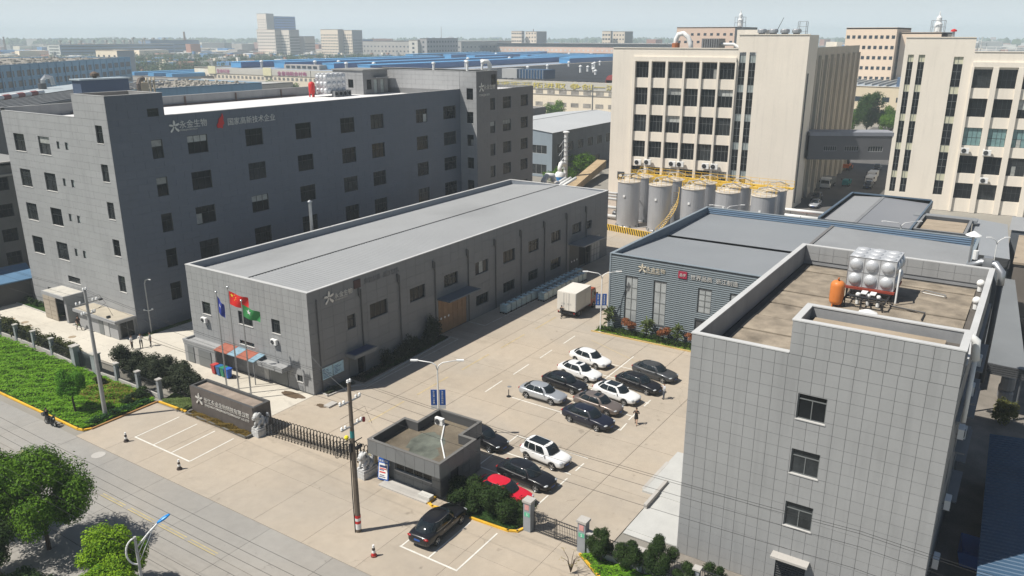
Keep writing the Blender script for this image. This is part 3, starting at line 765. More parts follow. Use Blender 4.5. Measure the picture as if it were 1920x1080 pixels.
c = MB(); c.box(W0 - .05, a0 + .03, b0, b1, WT, WT + .07); c.box(a1 - .03, W1 + .05, b0, b1, WT, WT + .07); c.box(W0 - .05, W1 + .05, V0 - .06, b0 + .001, WT, WT + .07); c.box(W0 - .05, W1 + .05, b1 - .001, V1 + .05, WT, WT + .07)
c.build('coping', coping_m, t)
RY, RZ, EZ = 63.1, 10.08, 9.55
def gable(t, x0, x1, y0, ym, y1, ze0, zm, ze1, m, rib=.45, along='y', ridge=True, rm=None):
    r = MB(); T = .12
    r.quad((x0, y0, ze0), (x1, y0, ze0), (x1, ym, zm), (x0, ym, zm)); r.quad((x0, ym, zm), (x1, ym, zm), (x1, y1, ze1), (x0, y1, ze1))
    r.quad((x0, y0, ze0), (x0, ym, zm), (x0, y1, ze1), (x0, (y0 + y1) / 2, ze0 - .5)); r.quad((x1, y0, ze0), (x1, (y0 + y1) / 2, ze0 - .5), (x1, y1, ze1), (x1, ym, zm))
    r.build('roof', m, t)
    q = MB(); n = int((x1 - x0) / rib); h = .022
    for i in range(1, n):
        x = x0 + (x1 - x0) * i / n
        for ya, za, yb, zb in ((y0, ze0, ym, zm), (ym, zm, y1, ze1)):
            q.quad((x - .05, ya, za), (x, ya, za + h), (x, yb, zb + h), (x - .05, yb, zb)); q.quad((x, ya, za + h), (x + .05, ya, za), (x + .05, yb, zb), (x, yb, zb + h))
    q.build('roof_ribs', m, t, kind='stuff')
    if ridge:
        g = MB(); g.box(x0, x1, ym - .05, ym + .05, zm - .02, zm + .065); g.build('ridge_cap', rm or m, t)
gable(t, a0 + .003, a1 - .003, b0 + .003, RY, b1 - .003, EZ + .45, RZ + .16, EZ, metal_roof, rm=mat('dark_ridge_line', (.10, .10, .10), .6))
k = MB()
for i in range(150): x = a0 + .5 + i * .405; k.box(x, x + .2, RY - .16, RY - .11, RZ + .17, RZ + .19)
k.build('ridge_filler', darkgrey, t, kind='stuff')
for i, h in enumerate(hWx): window(t, fx, *h, cols=[2, 3, 2, 4, 2][i], tr=.68 if i < 3 else 0, fm=frame_dark, gm=glass_mid, sill=sill_m, dep=.15)
for i, h in enumerate(hWy[:14]): window(t, fy, *h, cols=3 if h[1] - h[0] > 2 else 2, tr=0 if i % 3 else .62, fm=frame_dark, gm=glass_dark if i % 4 else glass_mid, sill=None, dep=.2)
# canopies on the sunny end wall
def canopy(t, F, a0, a1, z, dep, h, m=coping_m, side=panel_m):
    k = MB(); M = F.M(); k.box(a0, a1, -dep, -.03, z - h, z - .08, 0, M); k.box(a0 - .03, a1 + .03, -dep - .03, -dep + .18, z - .08, z + .12, 0, M)
    k.box(a0 - .03, a0 + .17, -dep + .18, -.03, z - .08, z + .12, 0, M); k.box(a1 - .17, a1 + .03, -dep + .18, -.03, z - .08, z + .12, 0, M)
    return k.build('canopy', side, t)
k = MB(); M = fx.M()
k.box(.0, 5.2, -1.3, -.03, 0, 2.0, 0, M); k.build('lean_to', panel_m, t)
canopy(t, fx, -.05, 5.3, 2.35, 1.35, .35); canopy(t, fx, 10.9, 15.0, 2.35, 1.2, .35)
for i, (a, bb) in enumerate(((.6, 1.6), (2.4, 4.4), (11.0, 11.7), (12.0, 14.4))):
    k = MB(); dd = 1.33 if i < 2 else .06; k.box(a, bb, -dd - .04, -dd + .02, .05, 1.85, 0, M); k.build('door', frame_mid if i != 2 else frame_light, t)
k = MB(); k.box(15.75, 16.45, -.07, -.02, .1, .6, 0, M); k.build('vent_grille', midgrey, t)
# sheet canopy of red and blue panels
t3 = thing('sheet_canopy', 'lean-to roof of faded red and blue sheets over the bins', 'canopy', (47.5, 64, 0))
cols = [mat('faded_red_sheet', (.30, .10, .065), .6, var=.2, scale=1.5), mat('faded_blue_sheet', (.20, .31, .38), .5, var=.2, scale=1.5)]
for i, (y0, y1, c) in enumerate(((67.1, 65.0, 0), (65.0, 63.7, 1), (63.7, 61.9, 0), (61.9, 61.0, 1))):
    k = MB(); k.add([(48.4, y0, 2.75), (48.4, y1 + .03, 2.75), (46.9, y1 + .03, 2.45), (46.9, y0, 2.45), (48.4, y0, 2.70), (48.4, y1 + .03, 2.70), (46.9, y1 + .03, 2.40), (46.9, y0, 2.40)], ((0, 1, 2, 3), (7, 6, 5, 4), (0, 3, 7, 4), (1, 5, 6, 2), (3, 2, 6, 7), (0, 4, 5, 1)))
    k.build('roof_sheet', cols[c], t3)
for y in (67.0, 63.8, 61.1):
    k = MB(); k.box(46.95, 47.02, y - .04, y + .04, 0, 2.38); k.build('post', midgrey, t3)
# long side details: rolling doors, canopies, downpipes, boards
M = fy.M()
k = MB(); k.box(19.0, 25.0, -1.9, -.03, 4.35, 4.5, 0, M); k.build('canopy', mat('blue_grey_canopy', (.11, .13, .155), .5), t)
k = MB(); k.box(49.3, 56.0, -2.6, -.03, 4.25, 4.4, 0, M); k.build('canopy', midgrey, t)
k = MB(); k.box(4.3, 7.5, -1.4, -.03, 2.5, 2.85, 0, M); k.build('canopy', panel_shade_m, t)
k = MB(); k.box(4.5, 7.3, -1.2, -.1, 2.852, 2.86, 0, M); k.build('canopy_top', mat('dull_blue_top', (.06, .075, .14), .5), t)
orange_door = mat('orange_brown_door', (.28, .17, .09), .6, var=.15, scale=1.5, streak=.2)
for i in range(2):
    x = 19.2 + i * 2.7; k = MB(); k.box(x + .02, x + 2.68, .05, .1, .05, 4.15, 0, M)
    k.build('door_leaf', orange_door, t)
    for j in range(3):
        for q in range(4):
            k = MB(); k.box(x + .1 + j * .88, x + .9 + j * .88, .01, .048, .15 + q * 1.0, 1.05 + q * 1.0, 0, M); k.build('door_panel', orange_door, t)
k = MB(); k.box(49.7, 52.6, .05, .12, .02, 4.15, 0, M); k.build('door_leaf', darkgrey, t)
k = MB(); k.box(49.6, 56.0, .6, .65, 0, 4.2, 0, M); k.build('doorway_back', dark_m, t)
k = MB(); k.box(56.1, 59.0, -.12, -.05, .02, 3.9, 0, M); k.build('open_door_leaf', frame_light, t)
k = MB()
for i in range(5): k.box(56.1, 59.0, -.16, -.121, .1 + i * .93, .16 + i * .93, 0, M)
for i in range(4): k.box(56.1 + i * .945, 56.16 + i * .945, -.165, -.122, .05, 3.9, 0, M)
k.build('door_rails', frame_mid, t)
for x in (50.4, 51.2, 52.0):
    k = MB(); k.cyl(fy.P(x, 1.5, -.04), fy.P(x, 1.5, -.0), .14, .14, 10); k.build('door_disc', white_m, t)
for x in (19.7, 20.4, 21.1):
    k = MB(); k.cyl(fy.P(x, 1.9, -.0), fy.P(x, 1.9, .02), .14, .14, 10); k.build('door_disc', white_m, t)
k = MB(); k.box(4.9, 6.1, .08, .12, 0, 2.3, 0, M); k.build('door', frame_mid, t)
k = MB(); k.box(6.1, 6.8, .1, .14, 0, 2.3, 0, M); k.build('door_side_glass', glass_dark, t)
for x in (6.9, 12.7, 18.7, 25.0, 30.7, 36.6, 42.5, 48.6, 54.4):
    k = MB(); k.tube([fy.P(x, 8.9, .12), fy.P(x, .1, .12)], .07, 6); k.box(x - .35, x - .2, -.22, -.05, 8.3, 9.1, 0, M); k.tube([fy.P(x - .28, 8.3, .12), fy.P(x, 7.8, .12)], .05, 6)
    k.build('downpipe', mat('dark_downpipe', (.10, .10, .10), .5), t)
k = MB(); k.tube([fy.P(1.0, 9.4, .12), fy.P(1.0, .1, .12)], .06, 6); k.build('downpipe', MATS['dark_downpipe'], t)
logo(t, fy, 2.0, 8.55, 1.25, silver_letter); text_on(t, fy, 3.35, 8.85, '永金生物', .62, silver_letter)
text_on(t, fy, 3.4, 8.6, 'YONGJIN BIOTECH', .2, silver_letter)
k = MB(); k.box(6.05, 6.95, -.12, -.04, 9.1, 9.95, 0, M); k.build('emblem_plate', mat('dull_red_plate', (.07, .035, .035), .5), t)
text_on(t, fy, 7.5, 9.25, '世界品质  浙江制造', .62, mat('dark_letter', (.20, .20, .20), .5))
# notice board on the long wall
t3 = thing('notice_board', 'pair of pale blue notice boards on the shaded workshop wall', 'notice board', (51, 54.4, 0))
for i in range(2):
    x = 1.05 + i * 1.5; k = MB(); k.box(x, x + 1.4, -.1, -.04, 1.15, 2.35, 0, M); o = k.build('board', mat('pale_blue_print', (.42, .60, .68), .5, var=.2, scale=3), t3)
    k = MB()
    for j in range(6): k.box(x + .12, x + random.uniform(.5, 1.2), -.106, -.101, 1.3 + j * .15, 1.35 + j * .15, 0, M)
    if i == 0: k.box(x + .12, x + .35, -.106, -.101, 2.12, 2.25, 0, M)
    k.build('print', mat('dark_blue_print', (.06, .12, .25), .6), t3)
k = MB(); k.box(1.0, 4.0, -.12, -.03, 2.36, 2.42, 0, M); k.build('board_hood', midgrey, t3)
# flue behind the workshop
t3 = thing('flue', 'tall pale flue pipe with cap rising behind the far eave of the workshop', 'chimney', (68, 74.4, 0))
k = MB(); k.cyl((67.6, 74.0, 0), (67.6, 74.0, 13.4), .2, .2, 12); k.build('pipe', steel, t3, smooth=False)
k = MB(); k.lathe([(.32, 0), (.3, .08), (.05, .25), (0, .26)], (67.6, 74.0, 13.45), 12); k.build('cap', steel, t3)
aircon(None, (48.2, 69.9, 4.45), -PI / 2, 'white air conditioner under the left window of the workshop end wall', s=.85)
aircon(None, (48.25, 59.3, 4.25), -PI / 2, 'white air conditioner under the right window of the workshop end wall', s=.85)
for y, m, l in ((66.75, mat('red_plastic', (.45, .05, .05), .5), 'red wheelie bin, leftmost of the row below the sheet canopy'), (66.0, mat('dark_blue_plastic', (.03, .13, .30), .5), 'dark blue wheelie bin between the red one and the green one'), (65.35, mat('green_plastic', (.03, .22, .12), .5), 'green wheelie bin below the sheet canopy'), (64.7, mat('blue_plastic', (.03, .12, .50), .5), 'bright blue wheelie bin, rightmost of the row')):
    t3 = thing('wheelie_bin', l, 'bin', (46.6, y, 0), 'wheelie bins by the workshop')
    k = MB(); k.add([(46.38, y - .2, .08), (46.82, y - .2, .08), (46.82, y + .2, .08), (46.38, y + .2, .08), (46.3, y - .27, .98), (46.9, y - .27, .98), (46.9, y + .27, .98), (46.3, y + .27, .98)], ((0, 3, 2, 1), (0, 1, 5, 4), (1, 2, 6, 5), (2, 3, 7, 6), (3, 0, 4, 7), (4, 5, 6, 7))); k.build('body', m, t3)
    k = MB(); k.prism([(-.02 + 46.3, -.3 + y), (46.95, -.3 + y), (46.95, .3 + y), (46.28, .3 + y)], .985, 1.06); k.cyl((46.97, y - .25, 1.03), (46.97, y + .25, 1.03), .03); k.build('lid', m, t3)
    for s in (-1, 1):
        k = MB(); k.cyl((46.85, y + s * .24, .1), (46.85, y + s * .29, .1), .1, .1, 10); k.build('wheel', black_m, t3)

# ---------------------------------------------------------------- dark grey office block on the left
t = thing('office_block', 'five-storey dark grey office block with silver lettering and white roof, at left', 'building', (48.9, 83.45, 0))
A0, A1, B0, B1 = 48.9, 111.25, 83.45, 105.95
rows = [(19.65, 21.75), (15.35, 17.5), (11.15, 13.3), (6.9, 9.1), (2.9, 5.0)]
hAx = []
for i, (z0, z1) in enumerate(rows):
    hAx += [(2.0, 4.45, z0, z1), (7.6, 10.05, z0, z1)] if i < 4 else [(3.6, 5.0, 1.3, 2.6), (9.0, 11.65, 4.2, 5.0)]
    if i < 4: hAx += [(11.55, 12.15, z0 + .9, z1 - .35), (13.3, 13.95, z0 + .9, z1 - .35)]
hAx += [(20.0, 21.3, z, z + 1.95) for z in (21.75, 17.55, 13.35, 9.1, 4.85)]
fcols = [(4.7, 6.1), (9.3, 12.05), (17.6, 20.3), (25.8, 28.55), (34.1, 36.9), (40.3, 43.1), (50.7, 53.5), (57.7, 61.1)]
hAy = [(a, b_, z0, z1) for (z0, z1) in rows for (a, b_) in fcols] + [(4.7, 6.1, 23.7, 25.0)]
fx = Face((A0, B1), (0, -1)); fy = Face((A0, B0), (1, 0)); AT = 24.3
b = MB(); wall(b, fx, B1 - B0, 0, AT, hAx, .2); wall(b, fy, A1 - A0, 0, AT, [h for h in hAy if h[2] < 22], .2)
wall(b, Face((A0, 89.8), (0, -1)), 6.35, AT, 26.8); wall(b, fy, 6.8, AT, 26.8, [(4.7, 6.1, 24.32, 25.2)], .2)
wall(b, Face((55.7, B0), (0, 1)), 6.35, 23, 26.8); wall(b, Face((55.7, 89.8), (-1, 0)), 6.8, 23, 26.8)
wall(b, Face((A1, B1), (-1, 0)), A1 - A0, 0, 24.6); wall(b, Face((A1, B0), (0, 1)), B1 - B0, 0, AT)
b.build('wall', core2_m, t)
panels(t, fx, B1 - B0, 0, AT, 2.35, .82, hAx, panelA_m, cap=230, bond=.5, gap=.018)
panels(t, Face((A0, 89.8), (0, -1)), 6.35, AT + .01, 26.8, 2.35, .82, [], panelA_m, cap=9, bond=.5, gap=.018)
panels(t, fy, A1 - A0, 0, AT, 2.4, .82, [h for h in hAy if h[2] < 22], mat('shaded_office_panel', (.125, .142, .172), .5, var=.05, scale=.3, obj=.025, streak=.06), cap=60, bond=.5, gap=.014, name='front_panel')  # office panel made darker and bluer, so the front's shade is painted in
panels(t, fy, 6.8, AT + .01, 26.8, 2.4, .82, [(4.7, 6.1, 24.32, 25.2)], MATS['shaded_office_panel'], cap=0, bond=.5, gap=.014, name='front_panel')
p = MB(); a0, a1, b0, b1 = A0 + .3, A1 - .01, B0 + .3, B1 - .3
p.quad((a0, 89.8, 23.2), (a0, b1, 23.2), (a0, b1, AT), (a0, 89.8, AT)); p.quad((a0, b1, 23.2), (a1, b1, 23.2), (a1, b1, 24.6), (a0, b1, 24.6))
p.quad((a0, B0 + .3, 25.8), (a0, 89.5, 25.8), (a0, 89.5, 26.8), (a0, B0 + .3, 26.8)); p.quad((a0, 89.5, 25.8), (55.4, 89.5, 25.8), (55.4, 89.5, 26.8), (a0, 89.5, 26.8))
p.quad((55.4, 89.5, 25.8), (55.4, b0, 25.8), (55.4, b0, 26.8), (55.4, 89.5, 26.8)); p.quad((55.4, b0, 25.8), (a0, b0, 25.8), (a0, b0, 26.8), (55.4, b0, 26.8))
p.build('parapet', inner_m, t)
c = MB(); c.box(A0 - .05, a0 + .02, 89.85, b1, AT, AT + .06); c.box(A0 - .05, A1, b1 - .02, B1 + .05, 24.6, 24.66); c.box(55.75, A1, B0 - .05, b0 + .02, AT, AT + .06)
c.box(A0 - .05, a0 + .02, b0 + .02, 89.48, 26.8, 26.86); c.box(55.38, 55.75, b0 + .02, 89.48, 26.8, 26.86); c.box(A0 - .05, 55.75, B0 - .05, b0 + .02, 26.8, 26.86); c.box(A0 - .05, 55.75, 89.48, 89.85, 26.8, 26.86)
c.build('coping', mat('dull_coping', (.36, .36, .35), .6), t)
r = MB(); r.box(a0 + .003, a1, b0 + .003, b1 - .003, 23.0, 23.22); r.build('roof', roof_white, t)
r = MB(); r.box(a0 + .004, 55.39, b0 + .004, 89.49, 25.0, 25.8); r.build('tower_roof', tan_roof, t)
k = MB()
for x in (60, 66, 74, 83, 92): k.box(x, x + .15, b1 - .25, b1 - .05, 23.22, 24.5)
k.tube([(57, b1 - .35, 23.4), (95, b1 - .35, 23.4)], .08, 6); k.build('roof_pipe', mat('brown_pipe', (.12, .09, .08), .6), t)
for i, h in enumerate(hAx):
    w = h[1] - h[0]
    window(t, fx, *h, cols=1 if w < 1 else (2 if w < 1.5 or w > 2 else 2), tr=0 if w < 1 else .6, fm=frame_dark, gm=glass_curtain if w < 1 else (glass_mid if i % 3 else glass_dark), sill=sill_m if w > 1 else None, dep=.18)
for i, h in enumerate(hAy):
    if h[2] > 22: h = (4.7, 6.1, 24.32, 25.2)
    window(t, fy, *h, cols=3 if h[1] - h[0] > 2 else 2, tr=.62, fm=frame_dark, gm=glass_mid if (i * 7) % 5 == 0 else glass_dark, sill=None, dep=.18)
logo(t, fy, 7.1, 22.35, 1.35, silver_letter); text_on(t, fy, 8.45, 22.78, '永金生物', .95, silver_letter); text_on(t, fy, 8.5, 22.42, 'YONGJIN BIOTECH', .27, silver_letter)
k = MB(); Mx = Matrix.Translation(fy.P(13.5, 22.2, .1)) @ Matrix.Rotation(PI / 2, 4, 'X')
k.prism([(.0, .45), (.25, .75), (.35, 1.15), (.75, 1.45), (.9, 1.8), (1.05, 1.45), (1.0, .95), (1.1, .6), (.85, .3), (.8, .0), (.5, .12), (.1, .1)], 0, .05, 0, Mx); k.build('red_emblem', red_m, t)
text_on(t, fy, 15.1, 22.55, '国家高新技术企业', .93, silver_letter)
# entrance porch, low annexe
M = fx.M()
k = MB(); k.box(7.2, 12.0, -2.6, -.03, 3.0, 3.4, 0, M); k.build('porch_roof', panelA_m, t)
k = MB(); k.box(7.35, 11.85, -2.45, -.1, 3.4, 3.42, 0, M); k.build('porch_top', mat('dusty_porch_top', (.46, .44, .39), .8, var=.15, scale=1), t)
k = MB(); k.box(11.5, 11.95, -2.3, -.03, 0, 3.0, 0, M); k.build('porch_wall', panelA_m, t); k = MB(); k.box(7.22, 7.35, -2.5, -.03, 0, 3.0, 0, M); k.build('porch_wall', panelA_m, t)
beige = mat('beige_glazed_panel', (.42, .37, .30), .5, var=.06)
k = MB(); k.box(7.36, 10.2, -2.58, -2.54, .02, 2.98, 0, M); k.build('porch_screen', beige, t)
for i in range(2):
    for j in range(5):
        k = MB(); k.box(7.4 + i * 1.42, 8.74 + i * 1.42, -2.62, -2.582, .08 + j * .58, .6 + j * .58, 0, M); k.build('screen_pane', mat('beige_pane', (.36, .31, .245), .35, var=.1), t)
k = MB(); k.box(10.25, 11.65, -.5, -.45, 0, 2.95, 0, M); k.build('doorway', glass_dark, t)
k = MB(); k.box(14.2, 22.1, -2.2, -.03, 0, 1.95, 0, M); k.build('annexe', panelA_m, t)
k = MB(); k.box(13.8, 22.4, -2.6, -.03, 2.0, 2.35, 0, M); k.build('annexe_roof', panelA_m, t)
k = MB(); k.box(13.95, 22.25, -2.45, -.1, 2.35, 2.37, 0, M); k.build('annexe_top', mat('stained_white_top', (.38, .34, .27), .8, var=.12, scale=1, stain=.2), t)
for a_, b__, m in ((18.4, 19.3, frame_mid), (19.4, 20.4, frame_light), (22.115, 22.115, None)):
    if m: k = MB(); k.box(a_, b__, -2.26, -2.205, .05, 1.85, 0, M); k.build('door', m, t)
k = MB(); k.box(49.0, 50.8 - 1.0, 83.75, 83.8, .1, 1.85); k.box(47.0, 48.6, 83.79, 83.84, .1, 1.85); k.build('glass_door', glass_dark, t)
for s_ in (0, 1):
    k = MB(); k.box(47.0 + s_ * .8, 47.04 + s_ * .8, 83.77, 83.785, .1, 1.85); k.build('door_bar', frame_mid, t)
# rear wings: tall stair block then lower wing
t4 = thing('stair_tower_block', 'dark grey wing with sunlit narrow stair tower, silver lettering, right end of office block', 'building', (111.25, 80, 0))
hT = [(23.95, 25.3, z, z + 1.9) for z in (22.6, 18.75, 14.95, 11.1, 7.2)]
fxx = Face((111.27, 106), (0, -1)); fyy = Face((111.27, 80.0), (1, 0))
hTy = [(a, b_, z, z + 2) for z in (20.7, 16.75, 12.9, 9.1, 5.2) for a, b_ in ((3.9, 5.4), (7.8, 10.4), (13.6, 16.0))]
b = MB(); wall(b, fxx, 26, 0, 27.2, hT, .2); wall(b, Face((111.27, 80), (1, 0)), 6.1, 0, 27.2, [h for h in hTy if h[1] < 6], .2)
wall(b, Face((117.37, 80), (1, 0)), 11.7, 0, 24.1, [(h[0] - 6.1, h[1] - 6.1, h[2], h[3]) for h in hTy if h[1] > 6], .2)
wall(b, Face((117.37, 80), (0, 1)), 26, 24.1, 27.2); wall(b, Face((129.07, 80), (0, 1)), 26, 0, 24.1); wall(b, Face((129.07, 106), (-1, 0)), 17.8, 0, 24.1)
wall(b, Face((117.37, 106), (-1, 0)), 6.1, 24.1, 27.2)
b.build('wall', core2_m, t4)
panels(t4, Face((111.27, 83.45), (0, -1)), 3.45, 0, 27.2, 1.73, .85, [(a - 22.55, b_ - 22.55, c_, d_) for a, b_, c_, d_ in hT], panelA_m, cap=80, name='panel', bond=.5)
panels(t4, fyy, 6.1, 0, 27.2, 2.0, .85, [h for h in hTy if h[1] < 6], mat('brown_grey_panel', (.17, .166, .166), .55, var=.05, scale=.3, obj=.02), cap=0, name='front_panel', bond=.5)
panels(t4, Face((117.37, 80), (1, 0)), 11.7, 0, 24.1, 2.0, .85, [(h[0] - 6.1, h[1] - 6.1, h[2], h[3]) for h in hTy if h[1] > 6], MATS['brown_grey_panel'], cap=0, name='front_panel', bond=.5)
panels(t4, Face((111.27, 106), (0, -1)), 22.5, 24.1, 27.2, 2.0, .8, [], panelA_m, cap=0, name='upper_panel', bond=.5)
k = MB(); k.box(111.3, 117.3, 80.05, 105.9, 26.6, 26.9); k.build('roof', roof_far, t4)
k = MB(); k.box(111.2, 117.45, 79.93, 80.2, 27.2, 27.27); k.box(111.2, 111.5, 80.2, 106, 27.2, 27.27); k.box(117.15, 117.45, 80.2, 106, 27.2, 27.27); k.build('coping', MATS['dull_coping'], t4)
k = MB(); k.box(117.4, 129.0, 80.1, 105.9, 23.3, 23.6); k.build('lower_roof', roof_white, t4)
k = MB()
for i in range(24):
    x = 117.6 + i * .48; k.box(x, x + .04, 80.1, 80.14, 24.1, 25.2)
k.box(117.5, 129, 80.1, 80.14, 25.2, 25.26); k.box(117.5, 129, 80.1, 80.14, 24.7, 24.74); k.build('roof_railing', frame_light, t4)
for i, h in enumerate(hT): window(t4, fxx, *h, cols=2, tr=.6, fm=frame_dark, gm=glass_dark, sill=sill_m, dep=.18)
for i, h in enumerate(hTy): window(t4, fyy, *h, cols=3 if h[0] > 7 else 2, tr=.6, fm=frame_dark, gm=glass_dark if i % 3 else glass_mid, sill=None, dep=.18)
logo(t4, fyy, .5, 23.9, 1.5, silver_letter); text_on(t4, fyy, 2.0, 24.3, '永金生物', .85, silver_letter); text_on(t4, fyy, .6, 23.2, 'YONGJIN BIO', .5, silver_letter)
window(t4, fyy, 4.3, 5.5, 24.9, 26.6, cols=1, tr=0, fm=frame_dark, gm=glass_dark, dep=-.04)
for (x, y, h) in ((114.2, 84, 1.2), (118.6, 84, 1.3), (112.6, 90, .9)):
    t5 = thing('roof_vent_pipe', 'white vent pipe on the stair tower roof, %s' % {1.2: 'in the middle', 1.3: 'on its right', .9: 'farthest back'}[h], 'vent', (x, y, 27))
    k = MB(); k.cyl((x, y, 26.8), (x, y, 27.4 + h), .2, .2, 8); k.build('pipe', white_pipe, t5); k = MB(); k.lathe([(.35, 0), (.3, .2), (0, .3)], (x, y, 27.4 + h), 8); k.build('cap', white_pipe, t5)
t5 = thing('gooseneck_vent', 'large white gooseneck vent on the stair tower roof', 'vent', (116.3, 88, 27))
k = MB(); k.tube([(116.6, 81.0, 26.9), (116.6, 81.0, 28.2), (116.3, 81.2, 28.7), (115.7, 81.6, 28.7), (115.4, 81.8, 28.4)], .36, 10); k.build('bend', white_pipe, t5, smooth=True)
# things on the office roof
t5 = thing('roof_stair_house', 'grey panelled stair house with doors on the white office roof', 'building', (104, 98.5, 24))
hP = [(3.6, 4.8, 24.3, 25.7)]; fp = Face((104, 105.6), (0, -1)); fq = Face((104, 98.5), (1, 0)); hq = [(.8, 2.0, 24.0, 25.7), (2.6, 3.5, 23.3, 25.7), (4.3, 5.2, 23.3, 25.7)]
b = MB(); wall(b, fp, 7.1, 23.22, 27.2, hP, .15); wall(b, fq, 6.2, 23.22, 27.2, hq, .15); wall(b, Face((110.2, 98.5), (0, 1)), 7.1, 23.22, 27.2); b.build('wall', core2_m, t5)
panels(t5, fp, 7.1, 23.22, 27.2, 1.8, .8, hP, panelA_m, cap=20, bond=.5); panels(t5, fq, 6.2, 23.22, 27.2, 1.8, .8, hq, panel_shade_m, cap=20, bond=.5)
k = MB(); k.box(103.8, 110.4, 98.3, 105.8, 27.2, 27.4); k.build('roof', roof_far, t5); k = MB(); k.box(106.4, 109.6, 97.6, 98.45, 25.9, 26.05); k.build('canopy', midgrey, t5)
window(t5, fp, *hP[0], cols=1, tr=0, fm=frame_dark, gm=glass_dark, dep=.1); window(t5, fq, *hq[0], cols=1, tr=0, fm=frame_dark, gm=glass_dark, dep=.1)
for h in hq[1:]: window(t5, fq, *h, cols=1, tr=0, fm=frame_mid, gm=glass_curtain, dep=.1, name='door')
dimple_tank('white_water_tank', 'white dimpled water tank on the office roof beside the red vessel', 96.6, 101.0, 99.6, 102.2, 23.7, 26.9, 4, 3, 3, False)
k = thing('red_pressure_vessel', 'red pressure vessel on the white office roof', 'pressure vessel', (95.5, 102.3, 24))
b = MB(); b.lathe([(.08, 0), (.42, .12), (.52, .4), (.52, 1.6), (.42, 1.85), (.08, 2.0)], (95.5, 102.0, 23.7), 16); b.build('body', red_m, k, smooth=True)
b = MB(); b.cyl((95.5, 102.0, 25.8), (95.5, 102.0, 27.4), .05, .05, 6); b.build('mast', darkgrey, k)
for a in range(3):
    b = MB(); x, y = 95.5 + .4 * math.cos(a * 2.1), 102.0 + .4 * math.sin(a * 2.1); b.box(x - .08, x + .08, y - .08, y + .08, 23.2, 24.0); b.build('leg', red_m, k)
k = thing('roof_fan_row', 'four grey box fans below the white roof tank', 'ventilator', (97.5, 98.8, 24))
for i in range(4):
    b = MB(); x = 97.3 + i * 1.0; b.box(x, x + .8, 98.6, 99.3, 23.22, 24.2); b.build('fan_box', midgrey, k)
    b = MB(); b.cyl((x + .4, 98.57, 23.75), (x + .4, 98.6, 23.75), .3, .3, 12); b.build('fan_opening', dark_m, k)
k = thing('roof_cabin', 'blue-grey sheet metal cabin standing on the roof behind the corner tower', 'cabin', (55.5, 99.5, 24))
b = MB(); b.box(55.5, 61.8, 99.3, 101.2, 23.22, 27.7); b.build('wall', mat('dark_blue_cabin', (.06, .085, .135), .6, var=.05), k)
b = MB(); b.box(55.3, 62.0, 99.1, 101.4, 27.7, 27.85); b.build('roof', mat('cabin_roof', (.36, .42, .45), .5), k)
k = thing('mushroom_vent', 'brown mushroom vent on top of the roof cabin', 'vent', (58.4, 100.5, 27.8)); b = MB(); b.lathe([(.2, 0), (.25, .2), (.55, .3), (.5, .55), (.2, .75), (0, .8)], (58.2, 100.7, 27.85), 12); b.build('cap', mat('brown_vent', (.13, .10, .08), .7), k)

# ---------------------------------------------------------------- blue-grey ribbed hall behind the car park
t = thing('ribbed_hall', 'low hall with horizontal ribbed blue-grey cladding, tall windows and flat grey roof', 'building', (80.9, 4.5, 0))
H0, H1, J0, J1, HT = 80.9, 112.0, 4.5, 39.45, 9.05
hH = [(2.05, 3.5, 1.3, 6.65), (5.55, 7.0, 1.5, 6.65), (10.75, 12.2, 3.9, 6.65), (10.6, 12.3, .0, 3.0), (14.3, 15.8, 1.5, 6.65)]
fh = Face((H0, J1), (0, -1)); M = fh.M()
b = MB(); wall(b, fh, J1 - J0, 0, HT, hH, .2); wall(b, Face((H0, J0), (1, 0)), H1 - H0, 0, HT); wall(b, Face((H1, J0), (0, 1)), J1 - J0, 0, HT); wall(b, Face((H1, J1), (-1, 0)), H1 - H0, 0, HT)
b.build('wall', clad_dark, t)
def ribs(mb, M, w, z0, z1, pitch, holes, th=.05, fill=.68):
    n = int((z1 - z0) / pitch)
    for i in range(n):
        za, zb = z0 + i * pitch, z0 + i * pitch + pitch * fill
        cuts = sorted([(h[0] - .06, h[1] + .06) for h in holes if h[2] - .06 < zb and h[3] + .06 > za]); x = 0.0; segs = []
        for c0, c1 in cuts: segs.append((x, c0)); x = c1
        segs.append((x, w))
        for p, q in segs:
            if q - p < .03: continue
            zm = za + (zb - za) * .25
            for (ya, z_a, yb, z_b) in ((0, za, -th, zm), (-th, zm, -th, zb - .03), (-th, zb - .03, 0, zb)):
                mb.add([M @ Vector((p, ya - .003, z_a)), M @ Vector((q, ya - .003, z_a)), M @ Vector((q, yb - .003, z_b)), M @ Vector((p, yb - .003, z_b))], ((0, 1, 2, 3),))
k = MB(); ribs(k, M, J1 - J0, .15, HT, .235, hH); k.build('cladding', clad_m, t, kind='stuff')
k = MB(); M2 = Face((H1 - .32, J1), (0, -1)).M(); ribs(k, M2, J1 - J0 - .3, 7.95, HT, .27, []); k.build('parapet_cladding', mat('blue_parapet_cladding', (.14, .21, .30), .45, var=.06), t, kind='stuff')
p = MB(); a0, a1, b0, b1 = H0 + .28, H1 - .3, J0 + .3, J1 - .3
p.quad((a0, b0, 7.8), (a0, b1, 7.8), (a0, b1, HT), (a0, b0, HT)); p.quad((a1, b1, 7.8), (a1, b0, 7.8), (a1, b0, HT), (a1, b1, HT))
p.quad((a0, b1, 7.8), (a1, b1, 7.8), (a1, b1, HT), (a0, b1, HT)); p.quad((a1, b0, 7.8), (a0, b0, 7.8), (a0, b0, HT), (a1, b0, HT)); p.build('parapet', mat('dark_blue_parapet', (.085, .125, .17), .5, var=.08), t)
